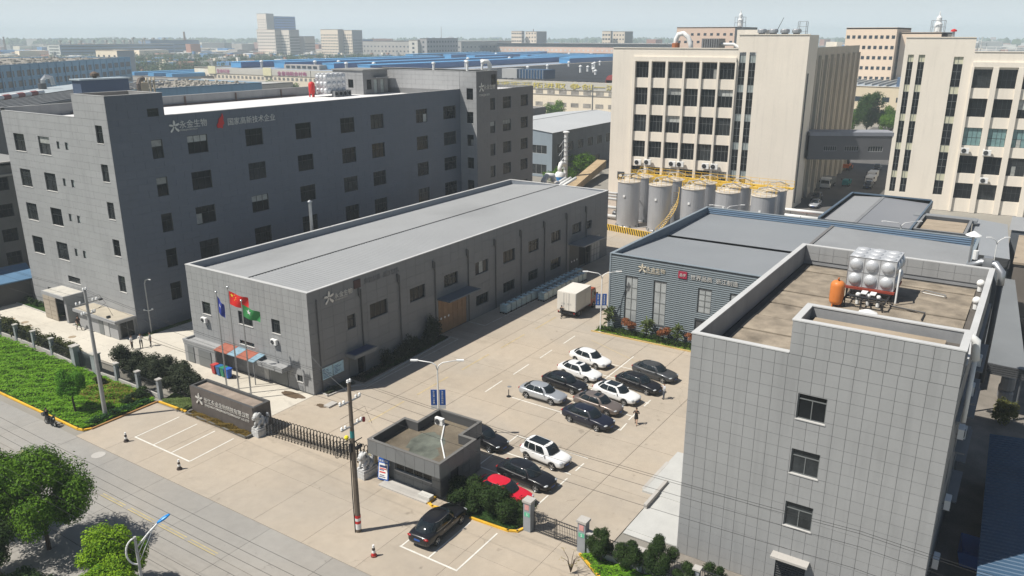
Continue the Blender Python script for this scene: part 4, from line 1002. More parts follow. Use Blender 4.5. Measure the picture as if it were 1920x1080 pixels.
c = MB(); c.box(H0 - .08, a0 + .02, b0, b1, HT, HT + .07); c.box(a1 - .02, H1 + .05, b0, b1, HT, HT + .07); c.box(H0 - .08, H1 + .05, J0 - .05, b0, HT, HT + .07); c.box(H0 - .08, H1 + .05, b1, J1 + .06, HT, HT + .07)
c.box(H0 - .09, H0 - .052, J1 - .12, J1 + .06, 0, HT); c.build('coping', mat('blue_grey_trim', (.22, .26, .29), .45), t)
def slope(t, x0, x1, y0, y1, zs, m, rib=.4, nm='roof'):
    """zs: heights at (x0,y0),(x1,y0),(x1,y1),(x0,y1); ribs run along y"""
    r = MB(); r.quad((x0, y0, zs[0]), (x1, y0, zs[1]), (x1, y1, zs[2]), (x0, y1, zs[3])); r.quad((x0, y0, 7.2), (x0, y1, 7.2), (x1, y1, 7.2), (x1, y0, 7.2)); r.build(nm, m, t)
    q = MB(); n = max(2, int((x1 - x0) / rib))
    for i in range(1, n):
        f = i / n; x = x0 + (x1 - x0) * f; za = zs[0] + (zs[1] - zs[0]) * f; zb = zs[3] + (zs[2] - zs[3]) * f
        q.quad((x - .05, y0, za), (x, y0, za + .018), (x, y1, zb + .018), (x - .05, y1, zb)); q.quad((x, y0, za + .018), (x + .05, y0, za), (x + .05, y1, zb), (x, y1, zb + .018))
    q.build(nm + '_ribs', m, t, kind='stuff')
slope(t, a0, 96.0, 21.9, b1 - .003, (8.75, 8.05, 7.98, 8.7), metal_roof2); slope(t, 97.0, a1 - .003, 21.9, b1 - .003, (8.05, 8.2, 8.15, 7.98), metal_roof2)
slope(t, a0, a1 - .003, b0 + .003, 21.5, (8.05, 8.05, 8.5, 8.5), mat('striped_metal_roof', (.25, .256, .26), .5, var=.1, scale=.2, stain=.15), rib=.6)
k = MB(); k.box(96.02, 96.98, 21.9, b1 - .01, 7.4, 7.6); k.build('gutter', joint_m, t); k = MB(); k.box(a0, a1, 21.52, 21.88, 8.2, 8.62); k.build('ridge_cap', mat('dark_ridge', (.16, .155, .15), .6), t)
for i, h in enumerate(hH):
    if i == 3: k = MB(); k.box(h[0], h[1], .1, .15, 0, 3.0, 0, M); k.build('door', darkgrey, t); continue
    w, hh = h[1] - h[0], h[3] - h[2]; f = MB()
    f.box(0, .05, .06, .14, 0, hh); f.box(w - .05, w, .06, .14, 0, hh); f.box(w / 2 - .03, w / 2 + .03, .06, .14, 0, hh)
    for j in range(5): f.box(.05, w - .05, .07, .13, min(hh - .06, j * hh / 4), min(hh, j * hh / 4 + .06))
    o = put('window', f.mesh('window', frame_mid), t, fh.P(h[0], h[2]), fh.rz)
    for j in range(4):
        for s_ in (0, 1):
            g = MB(); g.box(.06 + s_ * w / 2, w / 2 - .04 + s_ * w / 2, .1, .12, j * hh / 4 + .07, (j + 1) * hh / 4); put('pane', g.mesh('pane', mat('frosted_grey_glass', (.33, .35, .35), .25, var=.18, scale=.9, spec=.5)), o, local=True)
logo(t, fh, 3.55, 7.45, 1.0, mat('pale_gold_letter', (.55, .50, .40), .4), d=.1); text_on(t, fh, 4.5, 7.7, '永金生物', .58, MATS['pale_gold_letter'], d=.1); text_on(t, fh, 4.55, 7.45, 'YONGJIN BIOTECH', .19, MATS['pale_gold_letter'], d=.1)
k = MB(); k.box(8.35, 9.35, -.14, -.07, 7.5, 8.3, 0, M); k.build('emblem_plate', mat('dark_red_plate', (.30, .02, .05), .5), t); text_on(t, fh, 8.5, 7.75, '品字', .38, silver_letter, d=.16)
text_on(t, fh, 9.75, 7.6, '世界品质  浙江制造', .62, silver_letter, d=.1)

# ---------------------------------------------------------------- sheds behind the ribbed hall
t = thing('grey_roof_shed', 'shed with smooth grey two-part roof and dark parapet, before the right cream building', 'building', (119, 13, 0))
b = MB(); S0, S1, Q0, Q1 = 119.5, 142.5, 13.3, 25.1
wall(b, Face((S0, Q1), (0, -1)), Q1 - Q0, 0, 7.7); wall(b, Face((S0, Q0), (1, 0)), S1 - S0, 0, 7.7); wall(b, Face((S1, Q0), (0, 1)), Q1 - Q0, 0, 7.7); wall(b, Face((S1, Q1), (-1, 0)), S1 - S0, 0, 7.7); b.build('wall', mat('shed_dark_wall', (.12, .135, .15), .6), t)
b = MB(); b.box(S0, S1, Q1, Q1 + .3, 6.6, 7.9); b.box(S1, S1 + .3, Q0, Q1 + .3, 6.6, 7.9); b.box(S0, S1, Q0 - .25, Q0, 6.6, 7.75); b.build('parapet', MATS['dark_blue_parapet'], t)
b = MB(); b.quad((S0, Q0, 7.2), (S1, Q0, 7.2), (S1, 20.3, 7.55), (S0, 20.3, 7.55)); b.build('roof_sheet', mat('smooth_grey_roof', (.21, .218, .235), .5, var=.05, scale=.1), t)
b = MB(); b.quad((S0, 20.5, 7.55), (S1, 20.5, 7.55), (S1, Q1, 7.3), (S0, Q1, 7.3)); b.build('roof_sheet', mat('smooth_grey_roof_light', (.27, .275, .28), .5, var=.05, scale=.1), t)
b = MB(); b.box(S0, S1, 20.15, 20.65, 7.5, 7.62); b.build('ridge_cap', mat('ridge_grey', (.20, .205, .21), .5), t)
t = thing('tan_roof_shed', 'small building with tan slab roof sunk behind parapets, between the two grey sheds', 'building', (122, 6.6, 0))
block(t, 120.8, 131.2, 6.6, 13.0, 6.9, 7.5, wm=MATS['shed_dark_wall'], im=darkgrey, cm=midgrey, rm=joint_m)
for i in range(4):
    k = MB(); k.box(121.3 + i * 2.35, 123.55 + i * 2.35, 7.1, 12.4, 6.92, 7.1); k.build('roof_slab', tan_roof, t)
k = MB(); k.box(131.3, 133.5, 6.0, 14.4, 7.0, 7.4); k.build('rear_roof', metal_roof2, t)
t = thing('blue_grey_shed', 'shed with plain pale grey roof and dark ribbed fascia, before the right cream building', 'building', (113.5, 1, 0))
b = MB(); b.quad((113.5, 1.0, 6.6), (135.5, 2.3, 6.6), (137.5, 6.9, 6.6), (114.2, 5.3, 6.6)); b.add([(113.5, 1, 6.4), (135.5, 2.3, 6.4), (137.5, 6.9, 6.4), (114.2, 5.3, 6.4)], ((3, 2, 1, 0),)); b.build('roof', mat('pale_shed_roof', (.26, .275, .29), .5, var=.05, scale=.1), t)
b = MB()
for i in range(5): b.prism([(113.4, .9), (113.5, .9), (114.2, 5.4), (114.1, 5.4)], 5.4 + i * .25, 5.6 + i * .25)
b.build('fascia', darkgrey, t)
b = MB(); b.prism([(113.55, 1.0), (135.4, 2.3), (137.3, 6.8), (114.25, 5.3)], 0, 6.35); b.build('wall', MATS['shed_dark_wall'], t)
t = thing('tan_flat_building', 'building with tan flat roof at the right edge, beside the pale grey shed', 'building', (111, -3, 0))
b = MB(); b.box(111.5, 127.5, -4.5, .45, 0, 6.6); b.build('wall', mat('tan_dark_wall', (.16, .14, .12), .8), t); b = MB(); b.box(111.3, 127.7, -4.6, .6, 6.6, 6.85); b.build('roof', tan_roof, t)
t = thing('metal_lean_to', 'corrugated grey lean-to roof at right edge above the tan flat roof', 'building', (129, -3, 0))
b = MB(); b.box(129, 137, -4.6, 1.6, 0, 7.2); b.build('wall', MATS['shed_dark_wall'], t); b = MB(); b.quad((128.8, -4.8, 7.2), (137, -4.8, 7.6), (137, 1.9, 7.6), (128.8, 1.9, 7.2)); b.build('roof', metal_roof, t)
# long lean-to along the alley, blue roof shed
t = thing('long_alley_roof', 'long narrow grey sheet roof along the alley with ribbed dark fascia, right edge', 'canopy', (79, -2, 0))
b = MB(); b.quad((79, -2.1, 4.95), (110, .05, 5.0), (110, 1.75, 5.05), (79, 1.4, 5.05)); b.add([(79, -2.1, 4.75), (110, .05, 4.8), (110, 1.75, 4.85), (79, 1.4, 4.85)], ((3, 2, 1, 0),)); b.build('roof', mat('alley_roof_sheet', (.19, .20, .205), .5, var=.07, scale=.3, stain=.15), t)
b = MB()
for i in range(5): b.box(78.85, 78.99, -2.15, 1.45, 4.05 + i * .2, 4.2 + i * .2)
b.build('fascia', darkgrey, t)
b = MB()
for x, y in ((79.3, 1.2), (79.3, -1.9), (90, 1.3), (90, -1.2), (100, 1.3), (100, -.5)): b.box(x - .08, x + .08, y - .08, y + .08, 0, 4.9)
b.build('posts', midgrey, t)
b = MB(); b.box(95, 95.2, -2, 1.6, 0, 4.8); b.build('end_wall', dark_m, t)
t = thing('stacked_tanks', 'stack of wrapped grey tanks under the mouth of the long alley roof', 'tank', (82, -1.2, 0))
for (x, y, z) in ((82.5, -1.0, 0), (82.5, -1.0, 1.5), (84.2, -.9, 0)): k = MB(); k.lathe([(.55, 0), (.6, .1), (.6, 1.2), (.5, 1.4)], (x, y, z + .02), 12); k.build('tank', midgrey, t)
t = thing('blue_roof_shed', 'low shed with long dark blue ribbed sheet roof, bottom right corner', 'shed', (46, -3, 0))
b = MB(); b.quad((42, -1.05, 4.0), (66, -.3, 4.0), (66, -2.6, 4.25), (42, -3.9, 4.25)); b.quad((42, -1.05, 3.9), (42, -3.9, 4.1), (66, -2.6, 4.1), (66, -.3, 3.9)); b.build('roof', blue_roof_m, t)
b = MB()
for i in range(60):
    x = 42.2 + i * .4; y0 = -1.05 + .75 * (x - 42) / 24; y1 = -3.9 + 1.3 * (x - 42) / 24
    b.quad((x - .06, y0, 4.0), (x, y0, 4.05), (x, y1, 4.3), (x - .06, y1, 4.25)); b.quad((x, y0, 4.05), (x + .06, y0, 4.0), (x + .06, y1, 4.25), (x, y1, 4.3))
b.build('roof_ribs', blue_roof_m, t, kind='stuff')
b = MB(); b.prism([(42.2, -1.5), (65.8, -.7), (65.8, -2.5), (42.2, -3.8)], 0, 3.85); b.build('wall', darkgrey, t)
t = thing('blue_skip', 'bright blue open skip half under the dark blue shed roof', 'skip', (53, -1, 0))
b = MB(); b.add([(53.0, -1.3, .1), (55.0, -1.3, .1), (55.0, 0.0, .1), (53.0, 0.0, .1), (52.8, -1.4, 1.2), (55.3, -1.4, 1.2), (55.3, .25, 1.2), (52.8, .25, 1.2)], ((0, 1, 5, 4), (1, 2, 6, 5), (2, 3, 7, 6), (3, 0, 4, 7), (0, 3, 2, 1))); b.build('tub', mat('bright_blue_paint', (.02, .12, .45), .4), t)

# ---------------------------------------------------------------- cream buildings
def cream_windows(t, F, cells, gms, dep=.35, cols=4, ledge=None):
    for i, (a0, a1, z0, z1) in enumerate(cells):
        window(t, F, a0, a1, z0, z1, cols=cols, tr=.62 if z1 - z0 > 2 else 0, fm=frame_mid, gm=gms[i % len(gms)], sill=ledge, dep=dep)
t = thing('cream_building', 'tall cream factory block with dark window grid behind the steel tanks', 'building', (161.62, 39.55, 0))
FL = Face((156.84, 77.7), (161.62 - 156.84, 39.55 - 77.7)); W = 38.45
cols6 = [(5.05, 7.85), (8.5, 11.35), (11.9, 14.9), (15.4, 18.25), (18.8, 21.75), (22.2, 25.2)]
rz5 = [(24.6, 27.75), (19.15, 22.65), (13.65, 17.15), (8.35, 11.75), (3.2, 6.4)]
holes = [(a, b_, z0, z1) for z0, z1 in rz5 for a, b_ in cols6]; strips = [(25.85, 27.1, 4.0, 29.8), (27.75, 29.0, 4.0, 29.8)]
b = MB(); wall(b, FL, 25.5, 0, 30.4, holes, .4); wall(b, Face(FL.P(25.5, 0)[:2], FL.u[:2]), W - 25.5, 0, 33, [(s[0] - 25.5, s[1] - 25.5, s[2], s[3]) for s in strips], .3)
az = R(1.0); FS = Face((161.62, 39.55), (math.cos(az), math.sin(az)))
c1, c2 = Vector(FL.P(0, 0)), Vector(FS.P(58, 0)); back = c1 + Vector((math.cos(az), math.sin(az), 0)) * 58
wall(b, FS, 7.6, 0, 33); sw = MB(); wall(sw, Face(FS.P(7.6, 0, -1.0)[:2], FS.u[:2]), 50.4, 0, 30.6, [(1.6 + i * 6.0 + j * 2.0, 3.0 + i * 6.0 + j * 2.0, 1.5, 28.2) for i in range(8) for j in (0, 1) if 3.0 + i * 6 + j * 2 < 49], .5); sw.build('side_wall', cream_shade, t)
q = FL.P(25.5, 0)
b.quad(q + Vector((0, 0, 30)), q + Vector((7.6, .13, 30)), q + Vector((7.6, .13, 33)), q + Vector((0, 0, 33)))
wall(b, Face(FS.P(7.6, 0)[:2], (q - Vector((161.62, 39.55, 0)))[:2]), 12.9, 30, 33); b.quad(FS.P(7.6, 0), FS.P(7.6, 0, -1.0), FS.P(7.6, 33, -1), FS.P(7.6, 33))
b.build('wall', cream_m, t)
b = MB(); pts = [c1, q, q + Vector((7.6, .13, 0)), FS.P(7.6, 0, -1.0), FS.P(58, 0, -1.0), back]
b.add([(p.x, p.y, 29.7) for p in pts], (tuple(range(len(pts))),)); b.add([(p.x, p.y, 32.6) for p in (q, FS.P(0, 0), FS.P(7.6, 0), q + Vector((7.6, .13, 0)))], ((0, 1, 2, 3),)); b.build('roof', roof_far, t)
b = MB(); M = FL.M()
b.box(4.5, 25.4, -.35, -.0, 27.9, 28.8, 0, M); b.box(0, 25.45, -.12, 0.5, 30.4, 30.55, 0, M); b.box(25.5, W + .1, -.12, .5, 33.0, 33.15, 0, M)
b.build('cornice', cream_m, t)
for a0, a1 in zip([4.45] + [c[1] for c in cols6], [c[0] for c in cols6] + [25.55]):
    k = MB(); k.box(a0 + .03, a1 - .03, -.4, -.004, 0, 27.9, 0, M); k.build('pilaster', cream_m, t)
cream_windows(t, FL, holes, [glass_dark, glass_dark, glass_mid, glass_dark, glass_dark])
for s in strips:
    f = MB(); w = s[1] - s[0]
    for i in range(19): f.box(0, w, .2, .28, i * 1.4, i * 1.4 + .07)
    f.box(w / 2 - .03, w / 2 + .03, .2, .27, 0, 25.8); o = put('window_strip', f.mesh('window_strip', frame_mid), t, FL.P(s[0], s[2]), FL.rz)
    for i in range(18):
        g = MB(); g.box(.01, w - .01, .24, .26, i * 1.4 + .07, i * 1.4 + 1.39); put('pane', g.mesh('pane', glass_curtain if i % 4 == 1 else glass_dark), o, local=True)
# deep shaded slots on the side
MS = Face(FS.P(7.6, 0, -1.0)[:2], FS.u[:2]); k = MB()
for i in range(8):
    for j in (0, 1):
        a = 1.6 + i * 6.0 + j * 2.0
        if a + 1.4 < 49: k.box(a, a + 1.4, .4, .46, 1.5, 28.2, 0, MS.M())
k.build('side_glazing', mat('dull_side_glass', (.16, .155, .14), .3, var=.3, scale=.5), t)
for i in range(9): k = MB(); k.box(.5 + i * 6.0, 1.35 + i * 6.0, -.6, -.004, 0, 29, 0, MS.M()); k.build('side_pilaster', cream_shade, t)
k = MB(); k.tube([FS.P(1.2, z, .15) for z in (1, 26)], .12, 6); k.build('riser_pipe', frame_mid, t)
for i, (a, z) in enumerate(((6.6, 6.75), (8.7, 6.9), (14.0, 6.9), (15.7, 6.9), (20.9, 6.9), (22.7, 6.9))):
    aircon(None, FL.P(a, z, .6), FL.rz, 'white air conditioner on the cream building above the tanks, %s from left' % ['first', 'second', 'third', 'fourth', 'fifth', 'sixth'][i], s=1.7, group='air conditioners on the cream building')
# roof equipment of cream building 1
k = thing('roof_duct_arch', 'white looping duct with rusty base on the lower roof of the cream building', 'duct', (165, 66, 30)); b = MB(); b.tube([(163, 66.5, 29.7), (163, 66.5, 32.2), (163, 66, 33.1), (163, 65, 33.3), (163.1, 64, 32.6), (163.2, 63.4, 31.3), (163.2, 63.2, 29.7)], .5, 10); b.build('pipe', white_pipe, k, smooth=True)
b = MB(); b.cyl((163, 66.5, 29.7), (163, 66.5, 31.4), .8, .8, 10); b.build('rusty_collar', mat('rust', (.35, .12, .05), .7), k)
k = thing('roof_louvre_box', 'grey louvred plant box on the lower roof of the cream building', 'plant box', (163, 58, 30)); b = MB(); b.box(163, 167, 57.5, 61, 29.7, 32.3); b.build('box', midgrey, k)
b = MB()
for i in range(7): b.box(162.9, 163, 57.7 + i * .47, 57.8 + i * .47, 29.9, 32.2)
b.build('louvres', darkgrey, k)
b = MB(); b.tube([(165, 57.5, 31.2), (165, 55, 31.2), (165, 54, 30.6), (165, 53, 29.8)], .3, 8); b.build('duct', white_pipe, k)
for i in range(4):
    k = thing('roof_cooler', 'round fan cooler on the cream roof, %s from left' % ['first', 'second', 'third', 'fourth'][i], 'cooler', (164, 50 - i * 2.6, 32), 'fan coolers on the cream roof'); b = MB(); b.lathe([(.9, 0), (.9, .5), (.7, .7), (.6, .7)], (164.2, 49.3 - i * 2.2, 33.4), 12); b.build('fan', steel, k); b = MB(); b.box(163.6, 164.8, 48.8 - i * 2.2, 49.8 - i * 2.2, 32.6, 33.4); b.build('base', midgrey, k)
k = thing('antenna_rod', 'slanting dark rod beside the roof coolers', 'antenna', (165, 47, 33)); b = MB(); b.cyl((165, 47.2, 32.6), (165, 45.6, 36.2), .07, .04, 6); b.build('rod', darkgrey, k)
k = thing('roof_frame_mast', 'small lattice frame at the right end of cream roof', 'mast', (165, 41, 33))
b = MB()
for x, y in ((164, 41), (164, 42.5), (165.2, 41), (165.2, 42.5)): b.cyl((x, y, 32.6), (x, y, 35.4), .06, .06, 5)
for z in (33.6, 34.5, 35.4): b.box(164, 165.2, 41, 42.5, z, z + .06)
b.build('frame', steel, k)
k = thing('roof_stair_box', 'cream stair box with one small window on the lower cream roof', 'building', (170, 51.5, 30)); b = MB(); fw = Face((171, 56.5), (.125, -.992)); hh = [(2.6, 3.8, 31.3, 32.6)]; wall(b, fw, 6, 29.7, 34.0, hh, .2); b.box(171.2, 174, 50.6, 56.4, 29.7, 33.99); b.build('wall', cream_m, k); window(k, fw, *hh[0], cols=1, tr=0, fm=frame_dark, gm=glass_dark, dep=.15)

t = thing('second_cream_building', 'tall cream factory block with slim dark window strips, right edge behind the sheds', 'building', (175.5, 25.05, 0))
u2 = (.125, -.992); F2 = Face((175.5, 25.05), u2); M = F2.M()
st2 = [(.75, 1.75, 3, 29.4), (2.6, 3.7, 3, 29.4), (8.6, 10.2, 3, 29.1)]
b = MB(); wall(b, F2, 11.8, 0, 32.5, st2, .3)
w2 = [(12.2 + i * 4.05, 15.25 + i * 4.05) for i in range(5)]; r2 = [(23.5, 26.9), (17.9, 21.5), (12.4, 15.9), (6.8, 10.3), (4.0, 6.0)]
r2 = [(23.5, 26.9), (18.2, 21.6), (12.8, 16.2), (7.5, 10.9), (2.6, 5.6)]
h2 = [(a - 11.8, b_ - 11.8, z0, z1) for z0, z1 in r2 for a, b_ in w2]
F2b = Face(F2.P(11.8, 0)[:2], u2); wall(b, F2b, 22, 0, 30.0, h2, .4); FS2 = Face((175.5 + 48, 25.05 + 1), (-.9997, -.021)); wall(b, FS2, 48, 0, 32)
b.quad(F2.P(11.8, 30), F2.P(11.8, 30, -12), F2.P(11.8, 32.5, -12), F2.P(11.8, 32.5)); b.quad(F2.P(0, 0), F2.P(0, 32.5), F2.P(0, 32.5, -12), F2.P(0, 0, -12)); b.build('wall', cream_m, t)
b = MB(); b.add([F2.P(0, 32.2), F2.P(11.8, 32.2), F2.P(11.8, 32.2, -12), F2.P(0, 32.2, -12)], ((0, 1, 2, 3),)); b.add([F2.P(11.8, 29.5), F2.P(34, 29.5), F2.P(34, 29.5, -40), F2.P(11.8, 29.5, -40)], ((0, 1, 2, 3),)); b.build('roof', roof_white, t)
b = MB(); b.box(0, 11.8, -.12, .5, 32.5, 32.65, 0, M); b.box(11.8, 34, -.12, .4, 30.0, 30.12, 0, M); b.box(11.85, 34, -.4, -.0, 27.3, 28.2, 0, M); b.build('cornice', cream_m, t)
b = MB()
for i in range(14): b.box(12 + i * 1.6, 12.07 + i * 1.6, .6, .67, 30, 30.9, 0, M)
b.box(12, 34, .6, .65, 30.85, 30.93, 0, M); b.build('roof_railing', white_m, t)
for s in st2:
    f = MB(); w = s[1] - s[0]; n = 19
    for i in range(n + 1): f.box(0, w, .2, .28, i * (s[3] - s[2]) / n, i * (s[3] - s[2]) / n + .06)
    f.box(w / 2 - .03, w / 2 + .03, .2, .27, 0, s[3] - s[2]); o = put('window_strip', f.mesh('window_strip', frame_mid), t, F2.P(s[0], s[2]), F2.rz)
    for i in range(n): p_ = (s[3] - s[2]) / n; g = MB(); g.box(.01, w - .01, .24, .26, i * p_ + .06, i * p_ + p_); put('pane', g.mesh('pane', mat('pale_spandrel', (.55, .54, .40), .5) if i % 4 == 2 else glass_dark), o, local=True)
for j, (z0, z1) in enumerate(r2):
    for i, (a, b_) in enumerate(w2): window(t, F2, a, b_, z0, z1, cols=4, tr=.45 if j < 3 else .55, fm=frame_dark, gm=[glass_dark, glass_dark, glass_teal, glass_dark, glass_dark][j] if (i + j) % 5 or j == 2 else glass_mid, sill=None, dep=.35)
for i in range(6): k = MB(); a = 11.2 + i * 4.05 + .02; k.box(a if i else 11.82, a + 1.0 - .04, -.45, -.004, 0, 27.3, 0, M); k.build('pilaster', cream_m, t)
for i, (a, z) in enumerate(((12.9, 11.4), (16.6, 11.2), (16.9, 5.95))):
    aircon(None, F2.P(a, z, .6), F2.rz, 'white air conditioner on the right cream building, %s' % ['upper, left one', 'upper, right one', 'lower one'][i], s=1.6, group='air conditioners on the right cream building')
k = thing('red_roof_vent', 'small red-capped vent and black box on the right cream roof', 'vent', (178, 18, 32)); b = MB(); b.cyl((177, 17.3, 32.2), (177, 17.3, 33.6), .25, .25, 8); b.build('stem', steel, k); b = MB(); b.lathe([(.55, 0), (.5, .3), (0, .5)], (177, 17.3, 33.6), 10); b.build('cap', red_m, k); b = MB(); b.box(176.5, 177.2, 18.2, 19.2, 32.2, 33.3); b.build('box', black_m, k)
k = thing('cream_roof_mast', 'thin white mast on the right cream roof edge', 'mast', (179, 13.4, 30)); b = MB()
for z in (30, 31, 32): b.box(178.8, 179.3, 12.6, 13.1, z, z + .05)
for x, y in ((178.8, 12.6), (179.3, 12.6), (178.8, 13.1), (179.3, 13.1)): b.cyl((x, y, 29.5), (x, y, 32.6), .04, .04, 5)
b.build('frame', white_m, k)
# bridge between them
t = thing('covered_bridge', 'dark grey covered bridge joining the two cream buildings over the street', 'bridge', (172, 32, 9))
FB = Face((167.2, 38.9), (175.9 - 167.2, 24.4 - 38.9)); wB = 16.9; hb_ = [(3.0, 5.6, 10.9, 11.9), (7.1, 9.9, 10.9, 11.9), (11.7, 14.6, 10.8, 11.9)]
b = MB(); wall(b, FB, wB, 9.2, 13.9, hb_, .2); wall(b, Face(FB.P(wB, 0, -5)[:2], (-FB.u.x, -FB.u.y)), wB, 9.2, 14.6); b.add([FB.P(0, 9.2), FB.P(wB, 9.2), FB.P(wB, 9.2, -5), FB.P(0, 9.2, -5)], ((3, 2, 1, 0),)); b.build('wall', mat('bridge_grey', (.115, .115, .12), .6, var=.06), t)
b = MB(); b.box(0, wB, -.1, 5, 13.9, 14.6, 0, FB.M()); b.build('roof', mat('bridge_roof', (.24, .25, .28), .5), t)
for h in hb_: window(t, FB, *h, cols=6, tr=0, fm=frame_light, gm=glass_mid, dep=.15)

# ---------------------------------------------------------------- steel storage tanks
def tank_proto():
    t = thing('storage_tank', '', 'tank', (0, 0, 0), 'steel storage tanks before the cream building')
    b = MB(); b.lathe([(2.02, 0), (2.02, .25), (1.98, .3), (1.98, 8.1)], n=32); b.build('shell', tank_steel, t, smooth=False)
    b = MB(); b.lathe([(2.06, 8.1), (2.06, 8.2), (1.9, 8.26), (.35, 8.62), (.3, 8.8), (0, 8.82)], n=32); b.build('lid', mat('rust_tinged_lid', (.50, .45, .38), .7, var=.2, scale=1.2, stain=.3), t)
    b = MB()
    for i in range(14):
        a = i * 2 * PI / 14; b.cyl((1.95 * math.cos(a), 1.95 * math.sin(a), 8.2), (1.95 * math.cos(a), 1.95 * math.sin(a), 9.2), .025, n=4)
    for z in (8.7, 9.2): b.tube([(1.95 * math.cos(i * PI / 12), 1.95 * math.sin(i * PI / 12), z) for i in range(25)], .028, 4)
    b.build('railing', yellow_m, t)
    b = MB(); b.tube([(-.4, 1.2, 8.6), (-.2, .8, 9.3), (.6, -.6, 9.5), (1.9, -1.9, 8.7)], .09, 6); b.tube([(0, 0, 8.8), (.9, 1.0, 9.1), (1.8, 1.6, 8.6)], .07, 6); b.build('pipework', frame_light, t)
    b = MB(); b.box(-2.1, -1.97, -.25, .1, 5.6, 5.95); b.build('label_plate', white_m, t)
    b = MB()
    for i in range(10):
        a = i * 2 * PI / 10; b.box(2.0 * math.cos(a) - .12, 2.0 * math.cos(a) + .12, 2.0 * math.sin(a) - .12, 2.0 * math.sin(a) + .12, 0, .5)
    b.build('anchor_feet', frame_mid, t)
    return t
tk = tank_proto(); first = True
ordn = ['first', 'second', 'third', 'fourth', 'fifth']
for row, X in ((0, 130.2), (1, 136.2)):
    for i in range(5):
        y = 60.4 - i * 6.0; l = 'round steel storage tank, %s from left in the %s row' % (ordn[i], 'front' if row == 0 else 'back')
        if first: tk.location = (X, y, 0); tk['label'] = l; first = False
        else: dup(tk, (X, y, 0), label=l)
t = thing('tank_walkway', 'yellow railed walkway across the back row of storage tanks', 'walkway', (136, 48, 8))
b = MB(); 
for i in range(4): b.box(135.4, 136.9, 35.5 + i * 6 + 2.9, 35.5 + i * 6 + 4.9, 8.05, 8.3)
b.box(138.1, 139.3, 34, 62.5, 8.05, 8.25); b.build('deck', yellow_m, t)
b = MB()
for x in (135.4, 139.3):
    for z in (8.8, 9.3): b.box(x, x + .05, 34, 62.5, z, z + .06)
    for i in range(20): b.box(x, x + .05, 34 + i * 1.5, 34.05 + i * 1.5, 8.25, 9.3)
b.build('handrail', yellow_m, t)
t = thing('tank_stair', 'yellow-edged stair winding up around the second front storage tank', 'stairs', (129, 54, 0))
b = MB(); pts = []
for i in range(26):
    a = PI * 1.08 + i * .075; r = 2.75; z = i * .27; x, y = 130.2 + r * math.cos(a), 54.4 + r * math.sin(a); pts.append((x, y, z))
    b.box(-.45, .45, -.12, .12, z, z + .05, 0, Matrix.Translation((x, y, 0)) @ Matrix.Rotation(a, 4, 'Z'))
b.build('treads', mat('worn_yellow_tread', (.50, .38, .20), .7, var=.2), t)
b = MB(); o_ = [(130.2 + (p[0] - 130.2) * 1.17, 54.4 + (p[1] - 54.4) * 1.17, p[2] + 1.0) for p in pts]; b.tube(o_, .045, 5); b.tube([(x, y, z - 1.0) for x, y, z in o_], .06, 5)
for p in o_[::2]: b.cyl((p[0], p[1], p[2] - 1), p, .025, n=4)
b.build('stringer_rail', yellow_m, t)
b = MB(); b.tube([(124.5, 57.8, .0), (124.9, 57.6, .9), (127.3, 55.3, 1.1), (127.6, 55.0, .2)], .05, 5); b.build('guard_rail', white_pipe, t)
t = thing('striped_barrier', 'low barrier wall in yellow and black diagonal stripes in front of the tanks', 'barrier', (124.5, 58, 0))
fB = Face((125.7, 63.4), (-2.4, -12.0)); M = fB.M()
b = MB(); b.box(0, 13, 0, .25, 0, 1.05, 0, M); b.build('wall', mat('barrier_yellow', (.65, .42, .05), .6, var=.1, stain=.2), t)
b = MB()
for i in range(26): x = i * .5; b.add([M @ Vector(p) for p in ((x + .35, -.006, .01), (x + .59, -.006, .01), (x + .24, -.006, 1.04), (x, -.006, 1.04))], ((0, 1, 2, 3),))
b.build('stripe', black_m, t)
t = thing('pipe_rack', 'rack of white lagged pipes left of the steel tanks by the workshop corner', 'pipe rack', (133, 68, 0))
for z, r in ((.6, .35), (2.3, .3), (3.9, .28), (4.5, .22), (5.0, .22)):
    b = MB(); b.tube([(133.5, 63, z), (133.5, 76, z)], r, 8); b.build('pipe', white_pipe, t, smooth=True)
b = MB()
for y in (64, 67, 70, 73):
    for x in (133.0, 134.0): b.box(x, x + .12, y, y + .12, 0, 5.2)
    b.box(133, 134, y, y + .1, 1.9, 2.0); b.box(133, 134, y, y + .1, 3.5, 3.6)
b.build('frame', frame_mid, t)
b = MB()
for y in (65.2, 68, 70.6): b.lathe([(.4, 0), (.5, .2), (.5, 1.1), (.2, 1.4)], (134.8, y, .1), 10); b.box(134.4, 135.2, y - 1, y - .5, .1, 1.9)
b.build('pump_bodies', steel, t)
t = thing('white_pipe_run', 'low run of white pipes between the last tank and the street', 'pipe rack', (150, 34, 0))
for i, (x, z, r) in enumerate(((148.5, 1.4, .35), (146.5, 1.0, .25), (150.5, 2.1, .3))):
    b = MB(); b.tube([(x, 41 - i, z), (x, 30.5, z)], r, 8); b.build('pipe', white_pipe, t, smooth=True)
b = MB()
for y in (31, 34, 37, 40):
    for x in (146.2, 150.8): b.box(x, x + .12, y, y + .12, 0, 2.0)
b.build('frame', frame_mid, t)
b = MB(); b.box(149, 152, 32, 36, .01, .35); b.build('pink_sheet', mat('pink_sheet', (.60, .33, .28), .7), t)

